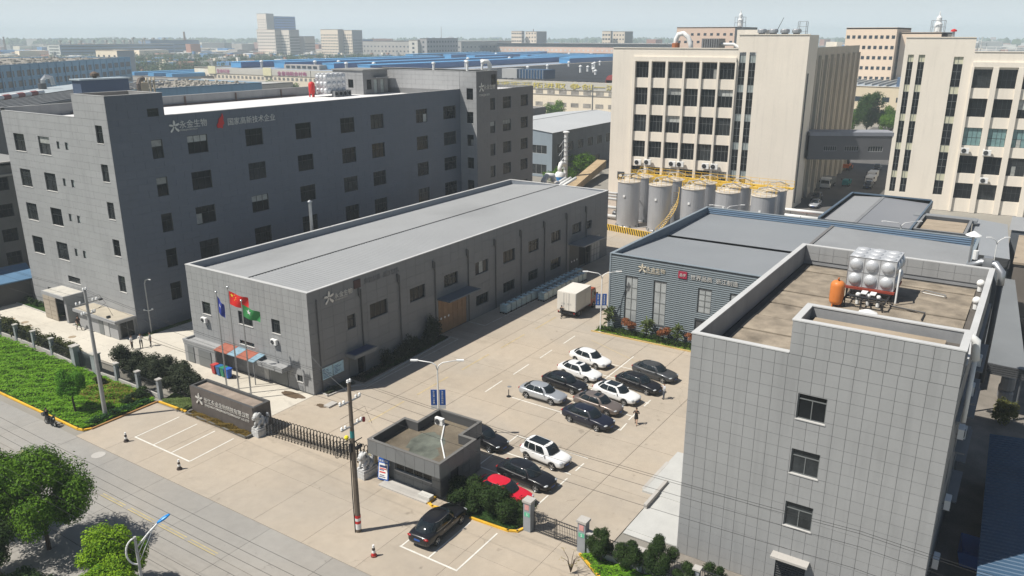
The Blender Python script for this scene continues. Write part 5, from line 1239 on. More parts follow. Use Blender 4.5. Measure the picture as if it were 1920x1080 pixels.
# pale shed behind the office block, scrubber stack
t = thing('pale_blue_shed', 'pale blue-grey industrial shed with light gable roof behind the dark office block', 'building', (167, 98, 0))
fa = Face((167, 124), (0, -1)); fb = Face((167, 98), (1, 0))
hA = [(20.0, 24.5, 5.6, 7.6), (20.0, 24.5, .6, 3.0)]; hB = [(2.5 + i * 5.2, 5.3 + i * 5.2, 5.6, 7.8) for i in range(7)] + [(2.5, 5.0, 0, 3.4), (13, 17.5, 0, 4), (20, 25, .5, 3)]
b = MB(); wall(b, fa, 26, 0, 10.7, hA, .2); b.add([fa.P(0, 10.7), fa.P(26, 10.7), fa.P(13, 12.0)], ((0, 1, 2),)); b.build('wall', blue_shed, t)
b = MB(); wall(b, fb, 48, 0, 10.7, hB, .2); b.build('side_wall', mat('shed_side_wall', (.19, .20, .215), .7, var=.12, scale=.4, streak=.15), t)
for h in hA: window(t, fa, *h, cols=3, tr=0, fm=frame_light, gm=glass_mid, dep=.15)
for h in hB: window(t, fb, *h, cols=3, tr=0, fm=frame_mid, gm=glass_dark, dep=.15)
b = MB(); b.quad((166.8, 97.8, 10.75), (215, 97.8, 10.75), (215, 111, 12.05), (166.8, 111, 12.05)); b.quad((166.8, 111, 12.05), (215, 111, 12.05), (215, 124.2, 10.75), (166.8, 124.2, 10.75)); b.build('roof', mat('pale_shed_sheet', (.46, .47, .47), .5, var=.05, scale=.1, stain=.06), t)
b = MB(); b.box(166.8, 215, 110.85, 111.15, 12.04, 12.1); b.build('ridge_cap', midgrey, t)
t = thing('rear_parapet_wall', 'low grey parapet wall with blue roof end beyond the pale shed', 'building', (180, 128, 0)); b = MB(); b.box(172, 214, 128, 140, 0, 12.2); b.build('wall', mat('grey_brown_parapet', (.20, .19, .18), .8), t); b = MB(); b.box(171, 190, 126, 128, 0, 11.4); b.build('blue_end', mat('blue_end_wall', (.06, .16, .36), .6), t)
t = thing('scrubber_stack', 'slim white exhaust stack with lattice brace and round scrubber vessel', 'chimney', (158.5, 89.4, 0))
b = MB(); b.cyl((158.5, 89.4, 0), (158.5, 89.4, 12.2), .5, .42, 12); b.lathe([(.75, 0), (.75, .12), (.5, .3)], (158.5, 89.4, 12.2), 12); b.build('stack', white_pipe, t)
b = MB()
for z in range(1, 12): b.lathe([(.56, 0), (.56, .12)], (158.5, 89.4, z), 12)
for dx in (-1.3, 1.2): b.cyl((158.5 + dx, 90.4 - dx * .3, 0), (158.5 + dx * .5, 89.8, 10), .07, .05, 5)
for z in range(1, 10, 2): b.cyl((157.2 + z * .06, 90.7, z), (158.4, 89.9, z + 1.5), .05, n=4); b.cyl((159.7, 89.9, z), (158.6, 89.5, z + 2), .05, n=4)
b.build('brace', steel, t)
b = MB(); b.lathe([(1.2, 0), (1.2, 3.2), (.9, 3.8), (.5, 4.1)], (154.5, 88.6, 0), 16); b.tube([(154.5, 88.6, 4.0), (154.5, 88.6, 5.0), (155.1, 88.7, 5.7), (156.2, 89, 5.6), (158.1, 89.4, 5.0)], .5, 10); b.build('vessel', white_pipe, t, smooth=True)
b = MB(); b.lathe([(1.22, 2.2), (1.22, 3.0)], (154.5, 88.6, 0), 16); b.build('blue_band', mat('blue_band', (.05, .22, .50), .5), t)
t = thing('gooseneck_duct', 'white gooseneck duct and sloping pipes behind the workshop corner', 'duct', (140, 85, 0)); b = MB(); b.tube([(137.5, 82.5, 0), (137.5, 82.5, 5.2), (138, 82, 6.1), (139, 81.4, 6.0), (139.3, 81.2, 4.9)], .6, 10); b.build('bend', white_pipe, t, smooth=True)
b = MB()
for i in range(3): b.tube([(137.5 + i * .7, 81.5 - i * .8, 3.5), (142 + i * .7, 80.0 - i * .8, 5.2)], .3, 8)
b.build('pipe', white_pipe, t, smooth=True)
t = thing('tilted_conveyor', 'long tan sloping chute rising toward the cream building', 'chute', (160, 86, 0)); b = MB(); b.add([(150, 82.5, .3), (178, 89, 1.9), (178, 91.5, 1.9), (150, 85, .3), (150, 82.5, 1.7), (178, 89, 3.6), (178, 91.5, 3.6), (150, 85, 1.7)], ((0, 3, 2, 1), (4, 5, 6, 7), (0, 1, 5, 4), (1, 2, 6, 5), (2, 3, 7, 6), (3, 0, 4, 7))); b.build('chute', mat('tan_concrete_chute', (.40, .30, .18), .85, var=.2, scale=.6, stain=.3), t)

# ---------------------------------------------------------------- gatehouse
t = thing('gatehouse', 'small flat-roofed grey gatehouse with weathered roof at the yard entrance', 'building', (41, 33.3, 0))
RP = [(39.45, 38.9), (39.45, 32.0), (43.9, 32.0), (43.9, 33.35), (46.5, 33.35), (46.5, 37.6), (43.75, 37.6), (43.75, 38.9)]
def inset(poly, d):
    out = []; n = len(poly)
    for i in range(n):
        p, q, r = Vector(poly[i - 1]), Vector(poly[i]), Vector(poly[(i + 1) % n])
        a = (q - p).normalized(); c = (r - q).normalized(); na = Vector((-a.y, a.x)); nc = Vector((-c.y, c.x))
        out.append(tuple(q + na * d + nc * d))
    return out
gp = mat('gatehouse_panel', (.165, .17, .17), .5, var=.06, scale=.5, obj=.06)
b = MB(); inn = inset(RP, .2); n = len(RP)
for i in range(n):
    j = (i + 1) % n
    for P, z0, z1, fl in ((RP, 2.75, 3.9, 0), (inn, 3.2, 3.9, 1)):
        v = [(*P[i], z0), (*P[j], z0), (*P[j], z1), (*P[i], z1)]; b.add(v[::-1] if fl else v, ((0, 1, 2, 3),))
b.add([(*p, 2.75) for p in RP][::-1], (tuple(range(n)),)); b.build('fascia_core', mat('gatehouse_core', (.07, .07, .07), .8), t)
b = MB(); out_ = inset(RP, -.03); inn2 = inset(RP, .22)
for i in range(n):
    j = (i + 1) % n; b.add([(*out_[i], 3.9), (*out_[j], 3.9), (*inn2[j], 3.9), (*inn2[i], 3.9), (*out_[i], 3.96), (*out_[j], 3.96), (*inn2[j], 3.96), (*inn2[i], 3.96)], ((4, 5, 6, 7), (0, 1, 5, 4), (3, 7, 6, 2)))
b.build('coping', mat('dark_coping', (.15, .145, .135), .6, var=.1), t)
b = MB(); b.add([(*p, 3.2) for p in inn], (tuple(range(n)),)); b.build('roof', mat('wet_weathered_roof', (.15, .125, .09), .55, var=.35, scale=.5, stain=.45), t)
b = MB(); blob(b, 42.5, 35.8, 1.9, 1.5, 3.206, 21); blob(b, 41.2, 34.6, .9, 1.0, 3.209, 22); b.build('roof_stain', mat('mossy_damp', (.125, .135, .11), .5, var=.4, scale=1.2, stain=.5), t)
gh = [(.9, 4.5, 1.05, 2.1), (.05, .75, 0, 2.3)]
FG = Face((40.95, 38.5), (0, -1)); FG2 = Face((40.95, 33.2), (1, 0)); g2h = [(1.2, 2.2, 0, 2.2)]
b = MB(); wall(b, FG, 5.3, 0, 2.75, gh, .15); wall(b, FG2, 5.1, 0, 2.75, g2h, .15); wall(b, Face((46.05, 33.2), (0, 1)), 5.3, 0, 2.75); wall(b, Face((46.05, 38.5), (-1, 0)), 5.1, 0, 2.75); b.build('wall', MATS['gatehouse_core'], t)
panels(t, FG, 5.3, .02, 2.74, .9, .62, gh, gp); panels(t, FG2, 5.1, .02, 2.74, .9, .62, g2h, gp)
for k_, F_, w in ((0, Face((39.45, 38.9), (0, -1)), 6.9), (1, Face((39.45, 32.0), (1, 0)), 4.45), (2, Face((43.9, 33.35), (1, 0)), 2.6), (3, Face((43.9, 32), (0, 1)), .01)):
    if w > .5: panels(t, F_, w, 2.77, 3.89, .92, 1.12, [], gp, name='fascia_panel')
window(t, FG, *gh[0], cols=4, tr=0, fm=frame_mid, gm=glass_dark, sill=sill_m, dep=.12)
b = MB(); b.box(1.2, 2.2, .1, .14, 0, 2.2, 0, FG2.M()); b.build('door', darkgrey, t); b = MB(); b.box(.05, .75, .1, .14, 0, 2.3, 0, FG.M()); b.build('door', frame_mid, t)
b = MB(); b.tube([(39.7, 38.6, 3.97), (40.0, 38.2, 3.3), (40.0, 36, 3.25), (40.1, 33.6, 3.26), (40.6, 32.4, 3.3)], .045, 6); b.tube([(46.2, 37.2, 3.3), (45.5, 36.3, 3.26), (43.3, 34.9, 3.24), (41.3, 33.0, 3.24), (40.6, 32.3, 3.26)], .06, 6); b.build('white_conduit', white_pipe, t)
aircon(None, (45.4, 36.7, 3.22), PI * .5 + PI, 'white air conditioner standing on the gatehouse roof', s=.9)
t = thing('gatehouse_step', 'pale concrete walkway step along the gatehouse front', 'step', (40.5, 36, 0)); b = MB(); b.box(39.7, 40.9, 33.6, 38.3, 0, .12); b.build('slab', kerb_grey, t)
t = thing('stone_bench', 'small white stone block beside the gatehouse corner', 'bench', (40.2, 33.9, 0)); b = MB(); b.box(39.95, 40.5, 33.5, 34.6, .12, .42); b.build('block', mat('white_stone', (.55, .54, .50), .7), t)
# standing notice sign by the lion
t = thing('standing_sign', 'standing sign with blue header and white face leaning by the gatehouse lion', 'sign', (40.5, 38.6, 0))
MS_ = Matrix.Translation((40.3, 38.9, .12)) @ Matrix.Rotation(-PI / 2 + .15, 4, 'Z') @ Matrix.Rotation(R(-9), 4, 'X')
b = MB(); b.box(0, .95, 0, .06, 0, 1.75, 0, MS_); b.build('board', blue_sign, t); b = MB(); b.box(.08, .87, -.02, -.001, .12, 1.35, 0, MS_); b.build('face', white_m, t)
b = MB(); b.box(.15, .8, -.03, -.021, 1.02, 1.2, 0, MS_); b.box(.15, .55, -.03, -.021, .78, .84, 0, MS_); b.box(.15, .7, -.03, -.021, .22, .28, 0, MS_); b.box(.2, .6, -.03, -.021, .36, .42, 0, MS_); b.build('dark_print', mat('dark_navy_print', (.03, .05, .15), .5), t)
b = MB(); b.box(.15, .75, -.03, -.021, .88, .96, 0, MS_); b.box(.15, .7, -.03, -.021, .58, .68, 0, MS_); b.build('red_print', red_m, t)
me = text_mesh('来访须知', .2, .01, white_m); o = put('lettering', me, t, (0, 0, 0), local=True); o.matrix_local = Matrix.Translation(-Vector(t.location)) @ MS_ @ Matrix.Translation((.08, -.012, 1.46)) @ Matrix.Rotation(PI / 2, 4, 'X')
# folding gate
t = thing('folding_gate', 'long black steel folding gate of hooped sections across the entrance', 'gate', (41, 46.5, 0))
k = MB()
for s_ in (0,): 
    k.tube([(-.24, 0, .08), (-.24, 0, 1.3)] + [(-.24 * math.cos(a), 0, 1.3 + .32 * math.sin(a)) for a in (.5, 1.0, 1.57, 2.1, 2.6)] + [(.24, 0, 1.3), (.24, 0, .08)], .036, 6)
k.tube([(-.28, 0, .35), (.28, 0, .35)], .022, 4); k.tube([(-.28, 0, 1.1), (.28, 0, 1.1)], .022, 4); k.tube([(-.12, 0, .35), (-.12, 0, 1.1)], .016, 4); k.tube([(.12, 0, .35), (.12, 0, 1.1)], .016, 4)
k.cyl((-.28, -.03, .06), (-.28, .03, .06), .06, n=8); k.cyl((.28, -.03, .06), (.28, .03, .06), .06, n=8)
gme = k.mesh('gate_section', mat('black_gate_paint', (.03, .028, .026), .35, .4))
N = 33
for i in range(N):
    f = i / (N - 1); put('gate_section', gme, t, (40.85 + f * .95, 52.0 - f * 11.3, 0), rz=.12)
k = MB()
for i in range(N - 1):
    f0, f1 = i / (N - 1), (i + 1) / (N - 1); p0 = (40.85 + f0 * .95, 52.0 - f0 * 11.3); p1 = (40.85 + f1 * .95, 52.0 - f1 * 11.3)
    for dx in (-.25, .25): k.cyl((p0[0] + dx, p0[1], .45), (p1[0] + dx, p1[1], .75), .012, n=4); k.cyl((p0[0] + dx, p0[1], .75), (p1[0] + dx, p1[1], .45), .012, n=4)
k.build('lattice', MATS['black_gate_paint'], t)
k = MB(); k.box(41.5, 42.2, 40.6, 41.0, .1, 1.1); k.build('motor_head', mat('gate_yellow_box', (.30, .28, .20), .5), t)
# stone lions
O0 = Vector((0, 0, 0))
def lion(loc, rz, label):
    t = thing('stone_lion', label, 'statue', loc, 'stone lions at the gate', rz)
    b = MB(); b.box(-.75, .75, -.45, .45, 0, .55); b.box(-.68, .68, -.4, .4, .55, .62); b.box(-.72, .72, -.43, .43, .62, .75); b.build('plinth', stone_white, t, off=O0)
    b = MB(); b.ball((.35, 0, 1.1), .36, 12, 8, (1.1, .9, 1.0)); b.ball((.0, 0, 1.35), .36, 12, 8, (.95, .85, 1.25)); b.ball((-.28, 0, 1.45), .32, 12, 8, (.9, .9, 1.1))
    for s_ in (-1, 1):
        b.tube([(-.2, s_ * .2, 1.4), (-.42, s_ * .24, 1.1), (-.48, s_ * .24, .8)], [.15, .12, .11], 8); b.ball((-.55, s_ * .24, .82), .13, 8, 5, (1.3, 1, .7))
        b.tube([(.35, s_ * .26, 1.15), (.15, s_ * .34, 1.0), (.1, s_ * .34, .82)], [.22, .17, .13], 8); b.ball((.0, s_ * .34, .82), .12, 8, 5, (1.4, 1, .7))
    b.build('body', stone_white, t, smooth=True, off=O0)
    b = MB(); b.ball((-.42, 0, 1.85), .3, 12, 8, (1.0, 1.0, 1.0)); b.ball((-.68, 0, 1.76), .17, 10, 6, (1, 1.15, .85)); b.ball((-.8, 0, 1.82), .06, 8, 5)
    b.box(-.82, -.6, -.12, .12, 1.6, 1.66); 
    for s_ in (-1, 1): b.ball((-.62, s_ * .13, 1.95), .06, 6, 4); b.ball((-.38, s_ * .26, 2.08), .09, 6, 4)
    b.build('head', stone_white, t, smooth=True, off=O0)
    b = MB()
    rr = random.Random(4)
    for i in range(34):
        a = rr.uniform(0, 2 * PI); e = rr.uniform(-.9, 1.3); b.ball((-.28 + .3 * math.cos(e) * abs(math.cos(a)) * .9, .32 * math.cos(e) * math.sin(a), 1.8 + .3 * math.sin(e)), .085, 6, 4)
    b.build('mane', stone_white, t, smooth=True, off=O0)
    b = MB(); b.tube([(.7, 0, 1.0), (.78, 0, 1.35), (.7, 0, 1.65), (.62, 0, 1.8)], [.1, .13, .15, .05], 8); b.build('tail', stone_white, t, smooth=True, off=O0)
    return t
lion((40.5, 52.45, 0), -.05, 'carved stone lion on plinth by the long company sign')
lion((40.4, 40.1, 0), -.05, 'carved stone lion on plinth beside the gatehouse')

# company sign wall
t = thing('company_sign', 'long dark granite sign wall with silver company lettering and emblem', 'sign', (40.9, 57, 0))
b = MB(); b.box(40.02, 41.85, 52.75, 61.35, 0, 2.3); b.box(40.02, 41.85, 52.75, 52.97, 2.3, 2.55); b.box(40.02, 41.85, 61.13, 61.35, 2.3, 2.55); b.box(40.02, 40.24, 52.97, 61.13, 2.3, 2.55); b.box(41.63, 41.85, 52.97, 61.13, 2.3, 2.55); b.build('core', MATS['gatehouse_core'], t)
FSg = Face((40.0, 61.35), (0, -1)); panels(t, FSg, 8.6, .02, 2.55, 1.43, .84, [], sign_stone, gap=.012, name='granite_slab')
panels(t, Face((40.02, 52.73), (1, 0)), 1.83, .02, 2.55, .92, .84, [], sign_stone, gap=.012, name='granite_slab')
b = MB(); b.box(40.24, 41.63, 52.98, 61.12, 2.3, 2.33); b.build('stained_top', mat('dusty_sign_top', (.26, .21, .17), .85, var=.25, scale=1.2, stain=.3), t)
logo(t, FSg, .75, 1.05, 1.05, silver_letter, d=.06); text_on(t, FSg, 1.95, 1.42, '浙江永金生物科技有限公司', .52, silver_letter, d=.05, width=6.1)
text_on(t, FSg, 2.0, 1.05, 'ZHEJIANG YONGJIN BIOTECHNOLOGY CO.,LTD', .26, silver_letter, d=.05, width=6.0)
kerb([(40.0, 61.3), (39.3, 61.3), (39.1, 52.9), (40.0, 52.9)], mat('dark_granite_kerb', (.12, .115, .105), .7), w=.14, h=.18, name='planter_edge')

# three flagpoles with flags
def flag(t, x, y, z, L, H, m, drop, ang, extra=None):
    nx, nz = 14, 8; vs = []; 
    for i in range(nx + 1):
        for j in range(nz + 1):
            s_ = i / nx; w = .10 * math.sin(s_ * 7 + j * .35) * s_ ** .5
            dx = L * s_ * math.cos(drop * .9); dz = -L * s_ * math.sin(drop) - .12 * s_ * math.sin(s_ * 5)
            vs.append((x + dx * math.cos(ang) - w * math.sin(ang), y + dx * math.sin(ang) + w * math.cos(ang), z + dz - H * j / nz * (1 - .12 * s_)))
    fs = [(i * (nz + 1) + j, (i + 1) * (nz + 1) + j, (i + 1) * (nz + 1) + j + 1, i * (nz + 1) + j + 1) for i in range(nx) for j in range(nz)]
    b = MB(); b.add(vs, fs); return b.build('flag', m, t, smooth=True), vs, nz
def star(b, vs, nz, i, j, r, ang):
    c = Vector(vs[i * (nz + 1) + j]); ex = (Vector(vs[(i + 1) * (nz + 1) + j]) - c).normalized(); ez = Vector((0, 0, 1)); nn = ex.cross(ez).normalized() * .02
    for sgn in (1, -1):
        ps = []
        for k in range(10): a = PI / 2 + k * PI / 5; rr = r if k % 2 == 0 else r * .4; ps.append(c + ex * math.cos(a) * rr + ez * math.sin(a) * rr + nn * sgn)
        b.add(ps, (tuple(range(10)),))
for (y, h, m, lb, L, H, dr, ang) in ((62.5, 9.9, mat('blue_flag_cloth', (.035, .055, .30), .7), 'left flagpole with hanging dark blue flag', 1.1, 1.6, 1.1, -1.2), (60.7, 10.7, mat('red_flag_cloth', (.65, .025, .02), .7), 'middle and tallest flagpole with red five-starred flag', 2.0, 1.3, .32, -1.25), (58.95, 9.7, mat('green_flag_cloth', (.05, .26, .08), .7), 'right flagpole with green flag', 1.75, 1.15, .45, -1.15)):
    t = thing('flagpole', lb, 'flagpole', (44.7, y, 0), 'three flagpoles by the company sign')
    b = MB(); b.cyl((44.7, y, 0), (44.7, y, h), .085, .045, 10); b.build('pole', steel, t); b = MB(); b.ball((44.7, y, h + .1), .12, 10, 6); b.build('finial', steel, t)
    b = MB(); b.box(44.45, 44.95, y - .25, y + .25, 0, .06); b.build('base', kerb_grey, t)
    o, vs, nz = flag(t, 44.72, y - .08, h - .25, L, H, m, dr, ang)
    b = MB()
    if 'red' in lb:
        star(b, vs, nz, 2, 2, .2, ang)
        for i, j in ((4, 1), (5, 2), (5, 3), (4, 4)): star(b, vs, nz, i, j, .07, ang)
        b.build('star', mat('yellow_star', (.85, .65, .05), .6), t)
    elif 'green' in lb:
        star(b, vs, nz, 5, 3, .28, ang); b.build('emblem', white_m, t)
    else:
        star(b, vs, nz, 5, 3, .22, ang); b.build('emblem', white_m, t)
# vertical site signs on street lamps
def street_lamp(x, y, h, label, ang, L=1.7, signs=False, group='white twin-arm yard lamps', r=.075):
    t = thing('yard_lamp', label, 'street lamp', (x, y, 0), group)
    b = MB(); b.cyl((x, y, 0), (x, y, h - .7), r, r * .7, 10); b.box(x - .18, x + .18, y - .18, y + .18, 0, .05); b.build('pole', white_m, t)
    for s_ in (-1, 1):
        c, s2 = math.cos(ang) * s_, math.sin(ang) * s_
        b = MB(); b.tube([(x, y, h - .75), (x + c * .12, y + s2 * .12, h - .35), (x + c * .45, y + s2 * .45, h - .1), (x + c * L, y + s2 * L, h + .12)], [.055, .05, .045, .04], 8); a = b.build('arm', white_m, t, smooth=True)
        b = MB(); M = Matrix.Translation((x + c * (L - .1), y + s2 * (L - .1), h + .1)) @ Matrix.Rotation(math.atan2(s2, c), 4, 'Z'); b.box(0, .62, -.13, .13, -.03, .06, 0, M); b.build('lamp_head', white_m, t)
    if signs:
        for s_ in (-1, 1):
            c, s2 = math.cos(ang), math.sin(ang); M = Matrix.Translation((x, y, 2.9)) @ Matrix.Rotation(ang, 4, 'Z')
            b = MB(); b.box(.1 if s_ > 0 else -.62, .62 if s_ > 0 else -.1, -.025, .025, .35, 1.75, 0, M); b.build('sign_panel', blue_sign, t)
            b = MB(); b.box(.1 if s_ > 0 else -.62, .62 if s_ > 0 else -.1, -.024, .024, 0, .349, 0, M); b.build('sign_foot', white_m, t)
            for q, ch in enumerate('永金生物科技' if s_ > 0 else '安全第一质量'):
                me = text_mesh(ch, .19, .01, white_m); o = put('lettering', me, t, (0, 0, 0), local=True)
                o.matrix_local = Matrix.Translation(-Vector(t.location)) @ M @ Matrix.Translation(((.26 if s_ > 0 else -.46), -.035, 1.5 - q * .2)) @ Matrix.Rotation(PI / 2, 4, 'X')
    return t
street_lamp(48.1, 38.95, 7.2, 'white twin-arm yard lamp with blue signs behind the gatehouse', R(-57), signs=True)
street_lamp(79.0, 39.5, 7.2, 'white twin-arm yard lamp with blue signs at the ribbed hall corner', R(-57), signs=True)
street_lamp(119.5, 38.9, 8.0, 'white twin-arm lamp behind the ribbed hall in front of the tanks', R(-57), L=2.2)
street_lamp(117.5, 14.1, 8.9, 'white twin-arm lamp behind the ribbed hall, before the grey shed roof', R(-57), L=2.2)
street_lamp(111.8, 2.6, 9.4, 'white twin-arm lamp against the pale shed roof at right', R(-57), L=.9)
t = thing('thin_lamp_post', 'slim pale lamp post with hooked top and small cross arm by office corner', 'street lamp', (50.1, 82.9, 0))
b = MB(); b.tube([(50.1, 82.9, 0), (50.1, 82.9, 6.0), (50.15, 82.75, 6.4), (50.25, 82.4, 6.55), (50.35, 82.0, 6.5)], .07, 8); b.build('pole', frame_light, t); b = MB(); b.tube([(49.9, 83.4, 2.75), (50.1, 82.9, 2.7), (50.3, 82.4, 2.9)], .05, 6); b.ball((49.9, 83.4, 2.8), .12, 8, 5); b.ball((50.3, 82.4, 2.95), .12, 8, 5); b.build('camera_arm', white_m, t)
t = thing('blue_street_light', 'white roadside lamp post with D-shaped brace and blue lamp head, bottom left', 'street lamp', (18.9, 35.4, 0))
b = MB(); b.cyl((18.9, 35.4, 0), (18.9, 35.4, 8.6), .11, .07, 12); b.build('pole', frame_light, t)
b = MB(); b.tube([(18.9, 35.4, 7.95), (19.5, 35.12, 8.6), (20.0, 34.9, 9.05)], .045, 8)
b.tube([(18.9 - .45 * math.sin(q_), 35.4 + .22 * math.sin(q_), 7.75 + .78 * math.cos(q_)) for q_ in [i * PI / 14 for i in range(15)]], .045, 8); b.tube([(18.9, 35.4, 7.0), (19.7, 35.03, 8.75)], .025, 6); b.tube([(18.9, 35.4, 7.5), (19.4, 35.16, 8.5)], .025, 6); b.build('bracket', white_m, t, smooth=True)
b = MB(); M = Matrix.Translation((19.9, 34.94, 9.0)) @ Matrix.Rotation(math.atan2(-.45, 1), 4, 'Z') @ Matrix.Rotation(R(-25), 4, 'Y'); q = MB(); q.ball((.38, 0, 0), .4, 12, 8, (1.0, .34, .2)); b.add([M @ Vector(v) for v in q.v], q.f); b.build('lamp_head', mat('sky_blue_plastic', (.02, .24, .62), .3), t, smooth=True)

# ---------------------------------------------------------------- utility poles and wires
def insul(b, x, y, z): b.lathe([(.07, 0), (.1, .05), (.06, .1), (.1, .15), (.05, .22), (.0, .26)], (x, y, z), 8)
def util_pole(x, y, h, m, label, base=None, arms=(), rz=0.0):
    t = thing('utility_pole', label, 'utility pole', (x, y, 0))
    b = MB(); b.cyl((x, y, 0), (x, y, h), .2, .12, 12); b.build('pole', m, t)
    if base:
        for i in range(5): b = MB(); b.cyl((x, y, .25 + i * .22), (x, y, .25 + (i + 1) * .22 - .001), .215, .212, 12, caps=False); b.build('base_band', [red_m, white_m][i % 2] if i else white_m, t)
    ii = MB(); aa = MB()
    for z, L in arms:
        aa.box(x - L, x + L, y - .05, y + .05, z, z + .09)
        for f in (-.95, -.6, .6, .95): insul(ii, x + f * L, y, z + .09)
    insul(ii, x - .1, y, h); insul(ii, x + .12, y, h)
    aa.build('crossarm', steel, t); ii.build('insulator', white_m, t)
    return t
tp = util_pole(34.5, 35.4, 11.3, mat('brown_concrete_pole', (.16, .13, .10), .85, var=.2, scale=1.5, streak=.2), 'brown utility pole with red and white banded base beside the gatehouse', True, ((9.9, .95), (8.1, .95)))
b = MB(); b.tube([(34.0, 35.9, 8.7), (35.0, 34.6, 9.6), (35.3, 34.3, 8.3)], .015, 4); b.box(33.7, 34.6, 35.45, 35.5, 7.2, 7.25); b.box(34.5, 35.2, 35.2, 35.25, 7.0, 7.05)
rr = random.Random(3)
for i in range(9):
    x = 34.0 - rr.uniform(0, .35); z = 6.4 + rr.uniform(-.3, .5); b.tube([(34.4, 35.5, z + .2)] + [(x + .3 * math.cos(a + i), 35.8 + .15 * i % .4, z + .3 * math.sin(a + i)) for a in (0, .8, 1.6, 2.4, 3.2, 4, 4.8)], .016, 4)
b.tube([(34.28, 35.5, 0), (34.25, 35.5, 3), (34.3, 35.5, 6.4)], .035, 5); b.build('cable_coil', black_m, tp)
b = MB(); b.ball((34.25, 35.7, 7.3), .16, 8, 5); b.build('yellow_marker', mat('yellow_plastic', (.8, .65, .02), .5), tp); b = MB(); b.cyl((35.15, 34.9, 8.35), (35.15, 34.9, 8.65), .1, .1, 8); b.build('red_fuse', mat('dull_red', (.3, .03, .03), .5), tp)
b = MB(); b.cyl((34.5, 35.4, 7.3), (34.5, 35.4, 7.8), .16, .16, 10); b.build('teal_band', mat('teal_band', (.03, .22, .22), .5), tp); b = MB(); b.box(34.2, 34.45, 35.3, 35.5, 6.3, 6.9); b.box(34.4, 35.0, 35.0, 35.15, 6.5, 6.7); b.build('junction_box', black_m, tp)
tq = util_pole(34.8, 66.7, 12.1, mat('grey_concrete_pole', (.36, .355, .34), .8, var=.1, scale=1.5, streak=.1), 'grey concrete utility pole standing in the green verge at left', False, ((10.9, .95), (9.9, .6)))
b = MB(); b.tube([(34.9, 66.6, 11.4), (35.6, 66.0, 11.6), (35.9, 65.7, 10.8), (35.4, 66.1, 10.4)], .02, 4); b.tube([(34.9, 66.6, 10.2), (35.9, 65.6, 10.6), (36.2, 65.4, 9.6)], .02, 4); b.box(35.5, 35.8, 65.9, 66.1, 11.1, 11.25); b.box(35.8, 36.1, 65.6, 65.8, 9.4, 9.6); b.build('switch_gear', darkgrey, tq)
def wire(name, label, pts, sag, r=.0095, m=None, group=None):
    b = MB()
    for (p, q) in zip(pts[:-1], pts[1:]):
        p, q = Vector(p), Vector(q); n = 14; b.tube([p.lerp(q, i / n) - Vector((0, 0, sag * 4 * (i / n) * (1 - i / n))) for i in range(n + 1)], r, 4)
    return tag(b.build(name, m or mat('black_cable', (.03, .03, .03), .6)), label, 'power line', group)
for i, (dx, z, lb) in enumerate(((-.1, 11.5, 'left top wire'), (.12, 11.5, 'right top wire'), (-.9, 10.2, 'outer wire on the road side of the crossarm'), (.9, 10.2, 'outer wire on the yard side of the crossarm'))):
    wire('power_line', 'black power line between the poles, %s' % lb, [(34.8 + dx, 99, z + .8), (34.8 + dx, 66.7, z + .6), (34.5 + dx, 35.4, z), (34.7 + dx, 4.0, z + .1), (34.7 + dx, -30, z + .1)], .35, group='power lines strung between the utility poles')
for i, (x, z) in enumerate(((20.75, 10.0), (20.1, 10.0), (19.55, 10.0), (18.9, 9.7), (18.3, 9.4), (17.9, 9.2))):
    wire('roadside_cable', 'black cable along the near side of the road, %s' % ['farthest from the camera', 'second from the far side', 'third from the far side', 'fourth from the far side', 'second nearest the camera', 'nearest the camera'][i], [(x, 110, z), (x, 60, z), (x + .05, 15, z), (x, -10, z)], .25, r=.0085, group='cables along the near side of the road')
b = wire('service_wire', 'pale service wire from utility pole down toward the workshop wall', [(34.5, 35.4, 10.6), (47, 54, 6)], .4, m=frame_mid)
# traffic posts
def traffic_post(x, y, lb, rb=False):
    t = thing('traffic_post', lb, 'bollard', (x, y, 0), 'striped traffic posts before the gate')
    b = MB(); b.prism([(x + .22 * math.cos(a * PI / 4 + .39), y + .22 * math.sin(a * PI / 4 + .39)) for a in range(8)], 0, .1); b.build('base', mat('dark_red_rubber', (.22, .05, .04), .7) if rb else mat('dark_rubber', (.06, .045, .04), .7), t)
    for i in range(4): r0, r1 = .15 - i * .02, .13 - i * .02; b = MB(); b.cyl((x, y, .1 + i * .19), (x, y, .1 + (i + 1) * .19 - .001), r0, r1, 12); b.build('band', [MATS['dark_rubber'] if 'dark_rubber' in MATS else black_m, white_m][i % 2] if not rb else [red_m if i == 0 else MATS.get('dark_rubber', black_m), white_m][i % 2], t)
mat('dark_rubber', (.06, .045, .04), .7)
traffic_post(33.2, 61.0, 'striped traffic post at the far corner of the outer bays'); traffic_post(32.85, 53.2, 'striped traffic post at the near corner of the outer bays'); traffic_post(33.0, 32.6, 'striped traffic post with red base left of the black sedan', True)

